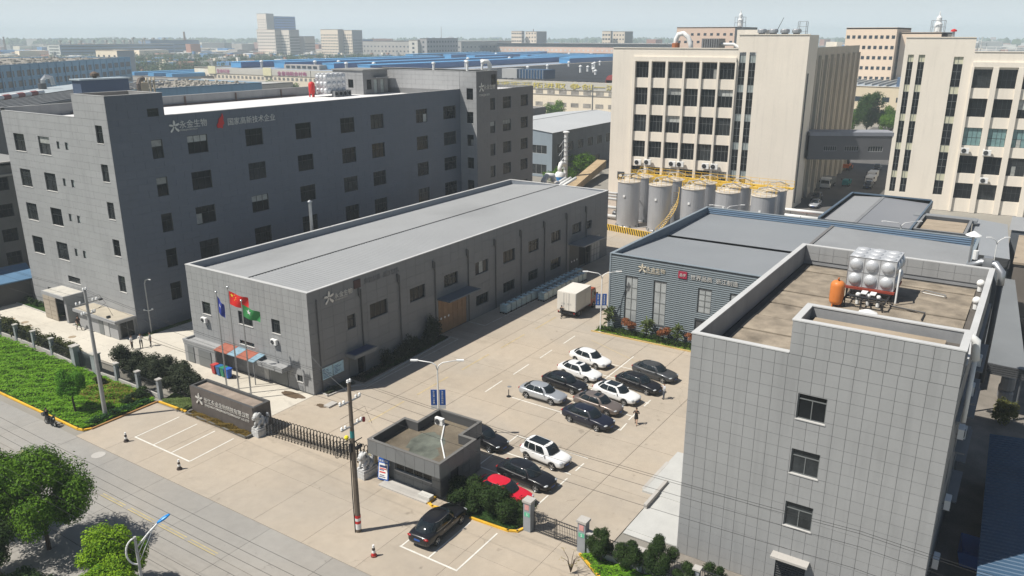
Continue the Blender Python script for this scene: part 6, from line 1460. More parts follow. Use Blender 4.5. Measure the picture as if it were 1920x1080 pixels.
# neighbour building and blue-roofed shed at the left edge
t = thing('neighbour_building', 'brownish grey building with window columns at the left edge beyond the office block', 'building', (30, 116, 0))
FN = Face((30, 116), (1, 0)); hn_ = [(a, a + 2.0, z, z + 1.75) for z in (13.0, 9.4, 6.0, 2.8) for a in (12.0, 16.3, 20.8)]
b = MB(); wall(b, FN, 27, 0, 16.6, hn_, .2); wall(b, Face((57, 116), (0, 1)), 12, 0, 16.6); wall(b, Face((30, 128), (0, -1)), 12, 0, 16.6); b.build('wall', mat('brownish_grey_render', (.17, .165, .155), .85, var=.12, scale=.4, streak=.2), t)
b = MB(); b.box(30, 57, 116, 128, 16.3, 16.59); b.build('roof', roof_far, t); b = MB(); b.box(29.8, 57.2, 115.75, 115.99, 14.9, 15.15); b.box(29.8, 57.2, 115.7, 116.2, 16.6, 16.8); b.build('cornice', grey_far, t)
for i, h in enumerate(hn_): window(t, FN, *h, cols=3, tr=.6, fm=frame_dark, gm=glass_dark, dep=.18)
t = thing('blue_roof_lean_to', 'lean-to with plain blue sheet roof at left edge beside the office block', 'shed', (44, 108, 0))
b = MB(); b.add([(42, 107.2, 3.0), (49.6, 106.6, 3.0), (51.5, 112.5, 3.6), (43, 113.2, 3.6), (42, 107.2, 2.85), (49.6, 106.6, 2.85), (51.5, 112.5, 3.45), (43, 113.2, 3.45)], ((0, 1, 2, 3), (7, 6, 5, 4), (0, 4, 5, 1), (1, 5, 6, 2), (2, 6, 7, 3), (3, 7, 4, 0))); b.build('roof', mat('mid_blue_sheet', (.10, .19, .30), .5, var=.1), t)
b = MB(); b.prism([(42.4, 107.6), (49.2, 107.1), (51, 112.2), (43.3, 112.8)], 0, 2.84); b.build('wall', mat('lean_to_wall', (.09, .085, .08), .8), t)
t = thing('small_black_post', 'small black marker post at the corner of the parking bay by the silver sedan', 'post', (58.46, 38.7, 0))
b = MB(); b.cyl((58.46, 38.7, 0), (58.46, 38.7, .06), .22, n=12); b.build('base', black_m, t); b = MB(); b.cyl((58.46, 38.7, .06), (58.46, 38.7, .75), .04, n=8); b.build('shaft', black_m, t)
t = thing('wall_fan', 'square fan opening with white hub low on the cream wall above the white pipes', 'ventilator', (157, 74, 3)); FL_ = Face((156.84, 77.7), (161.62 - 156.84, 39.55 - 77.7))
b = MB(); b.box(2.0, 3.5, -.15, -.01, 3.4, 4.9, 0, FL_.M()); b.build('housing', darkgrey, t); b = MB(); b.cyl(FL_.P(2.75, 4.1, .2), FL_.P(2.75, 4.1, .3), .35, n=12); b.build('hub', white_m, t)

# ---------------------------------------------------------------- cars
tyre_m = mat('tyre_rubber', (.018, .018, .018), .8); rim_m = mat('alloy_rim', (.45, .46, .47), .3, .8); car_glass = mat('car_glass', (.012, .017, .02), .06, var=.05, spec=.6)
lamp_m = mat('headlamp_glass', (.55, .57, .58), .15, .3); tail_m = mat('tail_lamp', (.30, .015, .015), .25); trim_m = mat('chrome_trim', (.55, .56, .57), .2, .9); plate_m = mat('blue_plate', (.02, .08, .30), .5)
def paint(n, c, metal=.0): return mat(n, c, .3, metal, var=.02, spec=.35, coat=.35)
def applied(o, mods=True):
    me = bpy.data.meshes.new_from_object(o.evaluated_get(bpy.context.evaluated_depsgraph_get())); return me
CN = [3.6]
def car_shell(st, pm):
    vs, fs = [], []; K = 8
    for x, w, zb, zs, zt in st:
        half = [(0, zb), (.78 * w, zb), (.965 * w, zb + .1), (1.0 * w, zb + .5 * (zs - zb)), (.985 * w, zs), (.88 * w, zt - .02), (.5 * w, zt + .005), (0, zt + .02)]
        for y, z in half: vs.append((x, y, z))
        for y, z in half[-2:0:-1]: vs.append((x, -y, z))
    n = 14
    for i in range(len(st) - 1):
        for j in range(n): fs.append((i * n + j, i * n + (j + 1) % n, (i + 1) * n + (j + 1) % n, (i + 1) * n + j))
    fs.append(tuple(range(n))[::-1]); fs.append(tuple(range((len(st) - 1) * n, len(st) * n)))
    b = MB(); b.add(vs, fs); me = b.mesh('body', pm); bm = bmesh.new(); bm.from_mesh(me); bmesh.ops.recalc_face_normals(bm, faces=bm.faces); bm.to_mesh(me); bm.free()
    o = put('tmp', me); s = o.modifiers.new('s', 'SUBSURF'); s.levels = 2; s.render_levels = 2; me2 = applied(o); bpy.data.objects.remove(o); return me2
def cabin_fn(z0, z1, c0, a0, b0, c1, a1, b1, n=3.6):
    CN[0] = n
    def f(t): s = t ** 1.12; return z0 + (z1 - z0) * math.sin(min(1, t) * PI / 2) ** .92, c0 + (c1 - c0) * s, a0 + (a1 - a0) * s, b0 + (b1 - b0) * s
    def side(t, xf, sg, off=0.0): z, c, a, b = f(t); return (c + a * xf, sg * ((b + off) * (1 - abs(xf) ** n) ** (1 / n)), z)
    def fr(t, yf, sg, off=0.0): z, c, a, b = f(t); return (c + sg * (a + off) * (1 - abs(yf) ** n) ** (1 / n), b * yf, z + off * .4)
    return f, side, fr
def patch(g, u0, u1, v0, v1, nu=16, nv=7):
    b = MB(); vs = [g(v0 + (v1 - v0) * j / nv, u0 + (u1 - u0) * i / nu) for i in range(nu + 1) for j in range(nv + 1)]
    b.add(vs, [(i * (nv + 1) + j, (i + 1) * (nv + 1) + j, (i + 1) * (nv + 1) + j + 1, i * (nv + 1) + j + 1) for i in range(nu) for j in range(nv)]); return b
def make_car(kind, pm, sunroof=False, black_roof=False, chrome=False):
    suv = kind != 'sedan'
    if not suv:
        st = [(-2.36, .60, .45, .78, .86), (-2.28, .80, .33, .84, .98), (-2.0, .87, .26, .88, 1.03), (-1.5, .90, .22, .90, 1.03), (-.8, .905, .20, .90, .98), (0, .905, .20, .88, .95), (.8, .905, .20, .87, .95), (1.3, .90, .21, .84, .93), (1.8, .88, .23, .77, .85), (2.15, .82, .27, .69, .76), (2.30, .68, .32, .60, .68), (2.38, .45, .38, .54, .60)]
        cf = cabin_fn(.91, 1.43, -.42, 1.62, .82, -.40, .80, .60, 3.0); wx = (-1.36, 1.38); R0 = .33
    else:
        st = [(-2.14, .66, .48, .88, 1.0), (-2.06, .82, .36, .95, 1.06), (-1.8, .88, .30, .98, 1.08), (-1.3, .90, .26, .98, 1.06), (-.6, .905, .25, .98, 1.03), (.2, .905, .25, .96, 1.02), (.8, .905, .25, .95, 1.03), (1.3, .90, .26, .93, 1.0), (1.75, .88, .28, .88, .94), (2.0, .83, .32, .80, .85), (2.12, .72, .36, .70, .76), (2.18, .5, .42, .62, .68)]
        cf = cabin_fn(1.0, 1.62, -.45, 1.52, .81, -.62, 1.05, .64, 4.5); wx = (-1.3, 1.3); R0 = .35
    f, side, fr = cf
    t = empty('car')
    me = car_shell(st, pm); o = put('tmpb', me)
    cut = MB()
    for x in wx:
        for s_ in (-1, 1): cut.cyl((x, s_ * .62, R0), (x, s_ * 1.2, R0), R0 + .055, n=20)
    co = cut.build('cut', black_m); md = o.modifiers.new('b', 'BOOLEAN'); md.operation = 'DIFFERENCE'; md.object = co; md.solver = 'EXACT'
    me2 = applied(o); bpy.data.objects.remove(o); bpy.data.objects.remove(co); me2.materials.clear(); me2.materials.append(pm)
    me2.polygons.foreach_set('use_smooth', [True] * len(me2.polygons)); me2.polygons.foreach_set('material_index', [0] * len(me2.polygons)); me2.name = 'body'
    put('body', me2, t, local=True)
    # cabin shell
    b = MB(); n = 72; rows = 9; vs = []
    for j in range(rows):
        tt = j / (rows - 1); z, c, a, bb = f(tt)
        for i in range(n):
            th = 2 * PI * i / n; ct, sn = math.cos(th), math.sin(th); vs.append((c + a * math.copysign(abs(ct) ** (2 / CN[0]), ct), bb * math.copysign(abs(sn) ** (2 / CN[0]), sn), z))
    for sc_, dz in ((.86, .028), (.5, .045)):
        z, c, a, bb = f(1)
        for i in range(n):
            th = 2 * PI * i / n; ct, sn = math.cos(th), math.sin(th); vs.append((c + a * sc_ * math.copysign(abs(ct) ** (2 / CN[0]), ct), bb * sc_ * math.copysign(abs(sn) ** (2 / CN[0]), sn), z + dz))
    fs = [(j * n + i, j * n + (i + 1) % n, (j + 1) * n + (i + 1) % n, (j + 1) * n + i) for j in range(rows + 1) for i in range(n)] + [tuple(range((rows + 1) * n, (rows + 2) * n))]
    b.add(vs, fs); b.build('cabin', pm, t, smooth=True)
    e = .02
    patch(lambda v, u: fr(v, u, 1, e), -.84, .84, .07, .97).build('windscreen', car_glass, t, smooth=True)
    patch(lambda v, u: fr(v, u, -1, e), -.82, .82, .12 if not suv else .3, .93).build('rear_window', car_glass, t, smooth=True)
    for s_ in (-1, 1):
        segs = ((-.72, -.12), (-.08, .60)) if not suv else ((-.84, -.5), (-.46, .02), (.07, .62))
        for u0, u1 in segs: patch(lambda v, u: side(v, u, s_, e), u0, u1, .1, .86).build('side_window', car_glass, t, smooth=True)
        b = MB(); b.tube([side(.055, -.8 + i * .155, s_, .02) for i in range(10)], .014, 4)
        if chrome: b.tube([side(.9, -.72 + i * .13, s_, .015) for i in range(11)], .014, 4); b.tube([side(v, .68, s_, .015) for v in (.05, .3, .6, .9)], .014, 4)
        b.build('window_trim', trim_m if chrome else black_m, t)
        x = 0.62 if not suv else .55
        b = MB(); b.ball((x, s_ * .93, f(0)[0] + .05), .1, 8, 5, (.7, 1.2, .7)); b.build('mirror', pm, t, smooth=True)
        b = MB(); b.ball((st[-3][0] - .02, s_ * .60, st[-3][3] - .02), .16, 10, 6, (1.1, 1.35, .42)); b.build('headlight', lamp_m, t, smooth=True)
        b = MB(); b.ball((st[1][0] + .02, s_ * .62, st[1][3] + .02), .15, 10, 6, (.6, 1.4, .55)); b.build('tail_light', tail_m, t, smooth=True)
        b = MB(); zz = st[5][2]; b.box(-.95, .98, s_ * .885 - .02, s_ * .885 + .02, zz + .02, zz + .09); b.build('sill_strip', black_m if not chrome else darkgrey, t)
        b = MB()
        for hx in ((-.62, .3)): b.box(hx - .09, hx + .09, s_ * .908 - .012, s_ * .908 + .012, st[5][3] - .1, st[5][3] - .075)
        b.build('door_handle', pm if not chrome else trim_m, t)
    b = MB(); xg = st[-1][0]; b.box(xg - .12, xg + .0, -.42, .42, st[-1][2] + .02, st[-1][3] + .02); b.box(xg - .18, xg - .03, -.62, .62, st[-1][2] - .12, st[-1][2] - .02); b.build('grille', black_m, t)
    b = MB(); b.box(xg, xg + .015, -.22, .22, st[-1][2] + .01, st[-1][2] + .12); b.box(st[0][0] - .02, st[0][0] + .03, -.22, .22, st[0][3] - .12, st[0][3] + .0); b.build('number_plate', plate_m, t)
    if sunroof: z, c, a, bb = f(1); b = MB(); b.box(c + .05, c + a * .72, -bb * .62, bb * .62, z + .022, z + .046); b.build('sunroof', car_glass, t)
    if black_roof: z, c, a, bb = f(1); b = MB(); b.box(c - a * .7, c + a * .75, -bb * .78, bb * .78, z + .016, z + .05); b.build('roof_panel', car_glass, t)
    for x in wx:
        for s_ in (-1, 1):
            y = s_ * .80
            w = MB(); M = Matrix.Translation((x, y, R0)) @ Matrix.Rotation(s_ * -PI / 2, 4, 'X'); q = MB(); q.lathe([(R0 - .1, -.1), (R0 - .02, -.1), (R0, -.06), (R0, .06), (R0 - .02, .1), (R0 - .09, .1), (R0 - .1, .07)], n=20); w.add([M @ Vector(v) for v in q.v], q.f)
            wo = w.build('wheel', tyre_m, t)
            r_ = MB(); q = MB(); q.lathe([(0, .075), (.05, .085), (.07, .07)], n=8)
            q.lathe([(R0 - .12, .05), (R0 - .095, .085), (R0 - .09, .05)], n=20)
            for i in range(5): q.box(.04, R0 - .1, -.032, .032, .05, .075, 0, Matrix.Rotation(i * 2 * PI / 5, 4, 'Z'))
            r_.add([M @ Vector(v) for v in q.v], q.f); r_.build('rim', rim_m, wo, off=Vector((0, 0, 0)))
            d_ = MB(); q = MB(); q.lathe([(0, .02), (R0 - .1, .02)], n=16); d_.add([M @ Vector(v) for v in q.v], q.f); d_.build('wheel_well', black_m, wo, off=Vector((0, 0, 0)))
    return t
P_white = paint('white_car_paint', (.72, .72, .71)); P_black = paint('black_car_paint', (.010, .010, .012)); P_silver = paint('silver_car_paint', (.42, .44, .46), .4)
P_grey = paint('dark_grey_car_paint', (.075, .078, .082), .4); P_taupe = paint('taupe_car_paint', (.20, .165, .145), .4); P_navy = paint('navy_black_car_paint', (.012, .014, .026)); P_red = paint('red_car_paint', (.55, .012, .03))
protos = {}
def car(kind, pm, x, y, deg, label, group='cars parked in the yard', s=1.0, **kw):
    k = (kind, tuple(sorted(kw.items())))
    if k not in protos: protos[k] = c = make_car(kind, pm, **kw); c['paint'] = pm.name
    else:
        c = dup(protos[k], (0, 0, 0)); old = protos[k]['paint']
        def rec(o):
            if o.type == 'MESH' and o.material_slots and o.material_slots[0].material.name == old: o.material_slots[0].link = 'OBJECT'; o.material_slots[0].material = pm
            for q in o.children: rec(q)
        rec(c)
    c.location = (x, y, 0); c.rotation_euler = (0, 0, R(deg)); c.scale = (s, s, s); tag(c, label, 'car', group); return c
car('sedan', P_white, 69.95, 36.0, -101, 'white sedan, farthest of the left column of parked cars')
car('sedan', P_white, 66.35, 35.3, -97, 'white sedan with dark sunroof between another white sedan and a black one', sunroof=True)
car('sedan', P_black, 63.15, 35.2, -95, 'black sedan parked between the silver and the white sunroof sedan')
car('sedan', P_silver, 59.9, 35.75, -91, 'silver sedan at the near end of the left column of cars')
car('sedan', P_grey, 70.4, 28.9, -98, 'dark grey sedan with bright window trim, farthest of the right column', chrome=True)
car('sedan', P_black, 67.0, 29.1, -98, 'black sedan with bright trim behind the standing man', chrome=True)
car('sedan', P_white, 63.75, 29.9, -98, 'white sedan with black glass roof in the right column', black_roof=True)
car('sedan', P_taupe, 60.75, 30.3, -94, 'brownish grey sedan with sunroof, second nearest in the right column', sunroof=True)
car('sedan', P_navy, 57.75, 29.75, -96, 'blue-black sedan with bright window outline, nearest of the right column', chrome=True, s=1.04)
car('sedan', P_black, 49.55, 35.4, -96, 'black car half hidden behind the gatehouse')
car('suv', P_white, 49.95, 29.5, -97, 'white compact SUV with black roof beside the bay line', black_roof=True)
car('sedan', P_black, 46.45, 29.1, -93, 'black sedan with bright window outline between white SUV and red car', chrome=True, s=1.03)
car('sedan', P_red, 43.55, 29.3, -92, 'bright red car behind the dark hedge')
car('sedan', P_black, 37.6, 30.75, 3, 'long black saloon parked alone outside the hedge, rear to the road', chrome=True, s=1.06)
car('suv', P_black, 173.5, 37.6, 182, 'black car at left kerb of the side street near white pipes', 'vehicles in the side street')
car('sedan', P_silver, 166.5, 36.2, 182, 'silver car at the mouth of the side street', 'vehicles in the side street')
car('suv', P_black, 194.5, 31.3, 182, 'black car nearest in the right row under the bridge', 'vehicles in the side street')
car('suv', P_black, 222, 34.2, 182, 'black car farthest in the right row under the bridge', 'vehicles in the side street')
def box_vehicle(kind, label, x, y, deg, L, W_, H_, mb, mc, cabL=1.6, cabH=2.0, z0=.9, cat='truck', detail=True, group=None):
    t = thing(kind, label, cat, (0, 0, 0), group)
    b = MB(); b.box(-L / 2, L / 2 - cabL - .12, -W_ / 2, W_ / 2, z0, z0 + H_); b.build('cargo_box', mb, t)
    x0, x1 = L / 2 - cabL, L / 2
    b = MB(); y = W_ / 2 - .08
    sec = [(x0, .45), (x1 - .02, .45), (x1, .6), (x1 - .02, 1.25), (x1 - .32, z0 + cabH - .75), (x1 - .5, z0 + cabH - .6), (x0, z0 + cabH - .55)]
    b.add([(p, -y, z) for p, z in sec] + [(p, y, z) for p, z in sec], [tuple(range(6, -1, -1)), tuple(range(7, 14))] + [(i, (i + 1) % 7, 7 + (i + 1) % 7, 7 + i) for i in range(7)]); b.build('cab', mc, t)
    b = MB(); b.add([(x1 - .01, -y + .12, 1.3), (x1 - .01, y - .12, 1.3), (x1 - .31, y - .18, z0 + cabH - .82), (x1 - .31, -y + .18, z0 + cabH - .82)], ((0, 1, 2, 3),)); b.build('windscreen', car_glass, t)
    for s_ in (-1, 1):
        b = MB(); b.box(x0 + .3, x1 - .42, s_ * y - .01 if s_ < 0 else y - .005, s_ * y + .005 if s_ < 0 else y + .012, 1.3, z0 + cabH - .85); b.build('side_window', car_glass, t)
        b = MB(); b.box(x1 - .2, x1 - .12, s_ * (y + .05), s_ * (y + .25) , 1.5, 1.9) if s_ > 0 else b.box(x1 - .2, x1 - .12, -(y + .25), -(y + .05), 1.5, 1.9); b.build('mirror', black_m, t)
    b = MB(); b.box(-L / 2 + .1, L / 2 - .3, -.42, .42, .5, z0 - .02); b.box(-L / 2, -L / 2 + .1, -W_ / 2 + .1, W_ / 2 - .1, .45, .62); b.build('chassis', black_m, t)
    for xx in (-L / 2 + 1.1, L / 2 - .85):
        for s_ in (-1, 1):
            b = MB(); b.cyl((xx, s_ * (W_ / 2 - .32), .42), (xx, s_ * (W_ / 2 - .06), .42), .42, n=18); w = b.build('wheel', tyre_m, t); b = MB(); b.cyl((xx, s_ * (W_ / 2 - .08), .42), (xx, s_ * (W_ / 2 - .03), .42), .22, n=12); b.build('rim', rim_m, w, off=Vector((0, 0, 0)))
    if detail:
        for s_ in (-1, 1):
            b = MB(); b.box(-L / 2 - .03, -L / 2 - .002, .02 if s_ > 0 else -W_ / 2 + .06, W_ / 2 - .06 if s_ > 0 else -.02, z0 + .06, z0 + H_ - .06); b.build('rear_door', mb, t)
            b = MB(); b.box(-L / 2 - .02, -L / 2 - .001, s_ * (W_ / 2 - .2) - .1, s_ * (W_ / 2 - .2) + .1, .62, .74); b.build('tail_light', tail_m, t)
            me = text_mesh('冷链' if s_ > 0 else '物流', .3, .005, mat('worn_grey_letter', (.45, .44, .42), .6)); o = put('lettering', me, t, local=True); o.location = (-L / 2 - .034, -.15 * s_ + (.9 if s_ > 0 else -.25), z0 + .75); o.rotation_euler = (PI / 2, 0, -PI / 2)
        b = MB()
        for yy in (-.35, .35): b.box(-L / 2 - .05, -L / 2 - .031, yy - .02, yy + .02, z0 + .1, z0 + H_ - .1)
        b.build('door_bar', midgrey, t)
        b = MB(); b.box(-.4, .6, -W_ / 2 - .02, -W_ / 2 - .001, z0 + .12, z0 + 1.75); b.build('side_door', mb, t)
        b = MB(); b.box(-L / 2 - .02, L / 2 - cabL - .1, -W_ / 2 - .03, -W_ / 2 - .001, z0 - .02, z0 + .08); b.box(-L / 2 - .03, -L / 2 + .03, -W_ / 2 - .03, -W_ / 2 + .03, z0, z0 + H_); b.build('edge_rail', frame_light, t)
    return t
tr = box_vehicle('box_truck', 'white box truck with rust-red cab parked by the water totes', 0, 0, 0, 6.0, 2.55, 2.35, mat('off_white_truck_box', (.66, .63, .57), .5, var=.05, streak=.05), mat('rust_red_cab', (.34, .07, .03), .4), 1.75, 2.3)
tr.location = (84.1, 45.35, 0); tr.rotation_euler = (0, 0, R(2))
va = box_vehicle('white_van', 'white van second in the right row under the bridge', 0, 0, 0, 4.6, 1.9, 1.35, white_m, white_m, 1.6, 2.0, .5, 'van', False, 'vehicles in the side street'); va.location = (201, 32, 0); va.rotation_euler = (0, 0, PI)
vb = dup(va, (208, 32.8, 0), PI, 'white van third in the right row under the bridge')
vc = box_vehicle('small_truck', 'dark truck with pale load bed at the left kerb of the side street', 0, 0, 0, 6.5, 2.2, 1.2, frame_mid, white_m, 1.7, 2.2, .9, 'truck', False, 'vehicles in the side street'); vc.location = (190.5, 39.2, 0); vc.rotation_euler = (0, 0, PI)
ve = box_vehicle('teal_trike', 'teal three-wheeled cargo vehicle driving in the side street', 0, 0, 0, 3.2, 1.5, .9, mat('teal_paint', (.02, .22, .22), .5), MATS['teal_paint'], 1.1, 1.6, .55, 'cargo trike', False, 'vehicles in the side street'); ve.location = (194.5, 36.0, 0); ve.rotation_euler = (0, 0, PI)
t = thing('orange_loader', 'orange wheeled loader at the far end of the side street', 'loader', (219, 41, 0), 'vehicles in the side street')
b = MB(); b.box(-2, 1.2, -.9, .9, .7, 1.6); b.box(1.2, 2.6, -1.1, 1.1, .3, 1.0); b.build('body', mat('orange_paint', (.55, .13, .02), .5), t, off=Vector((0, 0, 0)))
b = MB(); b.box(-.6, .7, -.6, .6, 1.6, 2.7); b.build('cab', car_glass, t, off=Vector((0, 0, 0))); b = MB(); b.box(-.7, .8, -.7, .7, 2.7, 2.8); b.build('cab_roof', MATS['orange_paint'], t, off=Vector((0, 0, 0)))
for x in (-1.3, .8):
    for s_ in (-1, 1): b = MB(); b.cyl((x, s_ * .75, .6), (x, s_ * 1.1, .6), .6, n=14); b.build('wheel', tyre_m, t, off=Vector((0, 0, 0)))

# ---------------------------------------------------------------- water totes
t = thing('liquid_tote', 'caged pale blue liquid tote on black pallet beside the workshop wall', 'tote', (0, 0, 0), 'caged liquid totes along the workshop wall')
tl = mat('translucent_tote_plastic', (.50, .68, .71), .35, var=.12, scale=2)
b = MB(); b.box(-.46, .46, -.46, .46, .16, 1.08); b.lathe([(.42, 1.08), (.36, 1.13), (.14, 1.15), (.14, 1.2), (0, 1.2)], n=12); b.build('tank', tl, t)
b = MB()
for x in (-.5, -.25, 0, .25, .5): 
    for y in (-.5, .5): b.box(x - .012, x + .012, y - .012, y + .012, .14, 1.14)
for y in (-.25, 0, .25):
    for x in (-.5, .5): b.box(x - .012, x + .012, y - .012, y + .012, .14, 1.14)
for z in (.3, .55, .8, 1.0, 1.14):
    for y in (-.5, .5): b.box(-.5, .5, y - .012, y + .012, z - .012, z + .012)
    for x in (-.5, .5): b.box(x - .012, x + .012, -.5, .5, z - .012, z + .012)
b.build('cage', steel, t)
b = MB(); b.box(-.52, .52, -.5, .5, .1, .14)
for x in (-.5, 0, .5):
    for y in (-.42, 0, .42): b.box(x - .07, x + .07, y - .07, y + .07, 0, .1)
b.build('pallet', black_m, t)
b = MB(); b.cyl((0, 0, 1.22), (0, 0, 1.26), .13, n=10); b.build('cap', black_m, t)
t.location = (78.6, 52.5, 0); t.rotation_euler = (0, 0, .03)
for i in range(16): dup(t, (79.85 + i * 1.17, 52.5 + random.uniform(-.05, .05), 0), random.uniform(-.04, .04))
for i in range(10): dup(t, (85.4 + i * 1.17, 51.15 + random.uniform(-.05, .05), 0), random.uniform(-.04, .04))

# ---------------------------------------------------------------- people
skin_m = mat('skin', (.42, .25, .17), .6, var=.03); hair_m = mat('black_hair', (.012, .010, .009), .5)
def person(x, y, rz, label, top, legs, shoes=black_m, pose='stand', sleeves='short', dress=False, h=1.0):
    J = {'pel': (0, 0, .94, .135, .15), 'abd': (0, 0, 1.08, .12, .145), 'che': (.0, 0, 1.30, .12, .17), 'nek': (.0, 0, 1.47, .055, .055), 'hd0': (.02, 0, 1.56, .075, .075), 'hd1': (.02, 0, 1.66, .095, .085), 'hd2': (.01, 0, 1.73, .06, .06)}
    E = [('pel', 'abd'), ('abd', 'che'), ('che', 'nek'), ('nek', 'hd0'), ('hd0', 'hd1'), ('hd1', 'hd2')]
    st = {'stand': ((.02, .0), (.0, .02)), 'walk': ((.30, -.10), (-.28, -.05)), 'sit': ((.42, .35), (.42, .35))}[pose]
    for s_, n, (fx_, kn) in ((1, 'l', st[0]), (-1, 'r', st[1])):
        if pose == 'sit': pts = [(.05, s_ * .10, .90), (.42, s_ * .15, .82), (.36, s_ * .15, .42), (.40, s_ * .15, .35), (.54, s_ * .15, .33)]
        else: pts = [(.0, s_ * .10, .88), (fx_ * .5 + (.05 if pose == 'walk' else .02), s_ * .11, .49), (fx_, s_ * .11, .10), (fx_ + .03, s_ * .11, .045), (fx_ + .16, s_ * .125, .035)]
        rr = [(.10, .10), (.068, .068), (.045, .045), (.045, .045), (.04, .045)]
        prev = 'pel'
        for i, (p, r_) in enumerate(zip(pts, rr)): k = n + 'l%d' % i; J[k] = (*p, *r_); E.append((prev, k)); prev = k
        if pose == 'sit': ap = [(.0, s_ * .2, 1.40), (.2, s_ * .27, 1.18), (.42, s_ * .26, 1.1), (.5, s_ * .25, 1.1)]
        elif pose == 'hip': ap = []
        elif sleeves == 'raised': ap = [(.0, s_ * .2, 1.40), (.06, s_ * .30, 1.16), (.26, s_ * .14, 1.36), (.32, s_ * .1, 1.42)]
        else: sw = .22 if (pose == 'walk') else .03; ap = [(.0, s_ * .2, 1.40), (-.02, s_ * .26, 1.14), (sw * s_ * -1 + .03, s_ * .27, .90), (sw * s_ * -1 + .05, s_ * .27, .83)]
        prev = 'che'
        for i, (p, r_) in enumerate(zip(ap, (.065, .045, .03, .032))): k = n + 'a%d' % i; J[k] = (*p, r_, r_); E.append((prev, k)); prev = k
        hx, hy, hz = ap[-1]; d = Vector(ap[-1]) - Vector(ap[-2]); d.normalize()
        for fi in range(5):
            off = Vector((.022 * (fi - 1.5) if fi < 4 else .045, s_ * -.005, 0)); L = (.07, .08, .075, .06, .045)[fi]
            q = Vector((hx, hy, hz)) + off + d * (.04 if fi < 4 else .01); k = n + 'f%d' % fi; J[k] = (*q, .009, .009); E.append((prev, k)); q2 = q + d * L + Vector((.012, 0, 0)); J[k + 'b'] = (*q2, .008, .008); E.append((k, k + 'b'))
    keys = list(J); me = bpy.data.meshes.new('body'); me.from_pydata([J[k][:3] for k in keys], [(keys.index(a), keys.index(b_)) for a, b_ in E], []); o = put('tmp', me)
    o.modifiers.new('skin', 'SKIN'); sd = o.modifiers.new('s', 'SUBSURF'); sd.levels = 1; sd.render_levels = 1
    for i, k in enumerate(keys): me.skin_vertices[0].data[i].radius = J[k][3:5]; me.skin_vertices[0].data[i].use_root = (k == 'pel')
    m2 = applied(o); bpy.data.objects.remove(o)
    for m in (skin_m, top, legs, shoes): m2.materials.append(m)
    for p in m2.polygons:
        c = p.center; arm = abs(c.y) > .215 and c.z > .7; p.use_smooth = True
        if c.z > 1.46: mi = 0
        elif arm: mi = 1 if (c.z > 1.2 or sleeves == 'long') and not c.z < .88 else 0
        elif dress: mi = 1 if c.z > .62 else (0 if c.z > .08 else 3)
        elif c.z > .93: mi = 1
        elif c.z > .085: mi = 2
        else: mi = 3
        if pose == 'sit' and c.z < .93 and c.z > .4 and not arm: mi = 2
        if pose == 'sit' and c.z <= .4: mi = 3
        if sleeves == 'raised' and abs(c.y) < .215 and c.z > 1.2 and c.x > .16 and c.z < 1.46: mi = 0
        p.material_index = mi
    m2.name = 'body'; t = thing('person', label, 'person', (0, 0, 0)); put('body', m2, t, local=True)
    b = MB(); b.ball((-.005, 0, 1.685), .105, 12, 8, (1, .9, .95)); b.v = [(vx if vz > 1.68 or vx < .0 else min(vx, .03), vy, max(vz, 1.56 if vx < 0 else 1.66)) for vx, vy, vz in b.v]; b.build('hair', hair_m, t, smooth=True)
    b = MB()
    for s_ in (-1, 1): b.ball((.105, s_ * .032, 1.655), .011, 6, 4); b.ball((.02, s_ * .088, 1.635), .02, 6, 4, (1, .5, 1.4))
    b.ball((.118, 0, 1.635), .013, 6, 4, (1, .8, 1.5)); b.box(.103, .11, -.022, .022, 1.598, 1.605); b.build('face', mat('face_detail', (.20, .10, .07), .6), t)
    if dress: b = MB(); b.lathe([(.15, 1.0), (.17, .9), (.21, .62), (.20, .60)], n=14); b.build('skirt', top, t, smooth=True)
    t.location = (x, y, 0); t.rotation_euler = (0, 0, rz); t.scale = (h, h, h); return t
def cloth(n, c): return mat(n, c, .85, var=.08, scale=4)
person(66.1, 26.1, 2.4, 'man in pale shirt and grey trousers standing with arms raised to chest by parked cars', cloth('pale_shirt', (.55, .56, .57)), cloth('grey_trousers', (.09, .10, .12)), sleeves='raised', h=.95)
person(59.9, 26.1, 3.4, 'woman in short black dress walking across the yard toward the parked cars', cloth('black_dress', (.015, .015, .016)), skin_m, pose='walk', dress=True, sleeves='raised', h=.92)
person(80.55, 45.6, -.1, 'person in black standing behind the white box truck', cloth('black_shirt', (.018, .018, .02)), cloth('black_trousers', (.02, .02, .022)), pose='walk', sleeves='raised', h=.95)
person(45.85, 80.0, -1.0, 'man in white shirt and black trousers, left of the group of three', cloth('white_shirt', (.70, .70, .69)), MATS['black_trousers'], h=.97)
person(46.7, 79.6, -2.2, 'man in white shirt with hands in front, middle of the group of three', MATS['white_shirt'], MATS['black_trousers'], sleeves='raised', h=.97)
person(47.6, 79.2, 2.9, 'person in grey top, right of the group of three by the lamp post', cloth('grey_top', (.16, .17, .18)), cloth('dark_trousers', (.04, .042, .045)), h=.95)
person(46.0, 90.8, -1.5, 'man in dark clothes walking out of the office entrance', cloth('dark_brown_top', (.05, .035, .03)), cloth('grey_brown_trousers', (.13, .11, .10)), pose='walk', h=1.02)
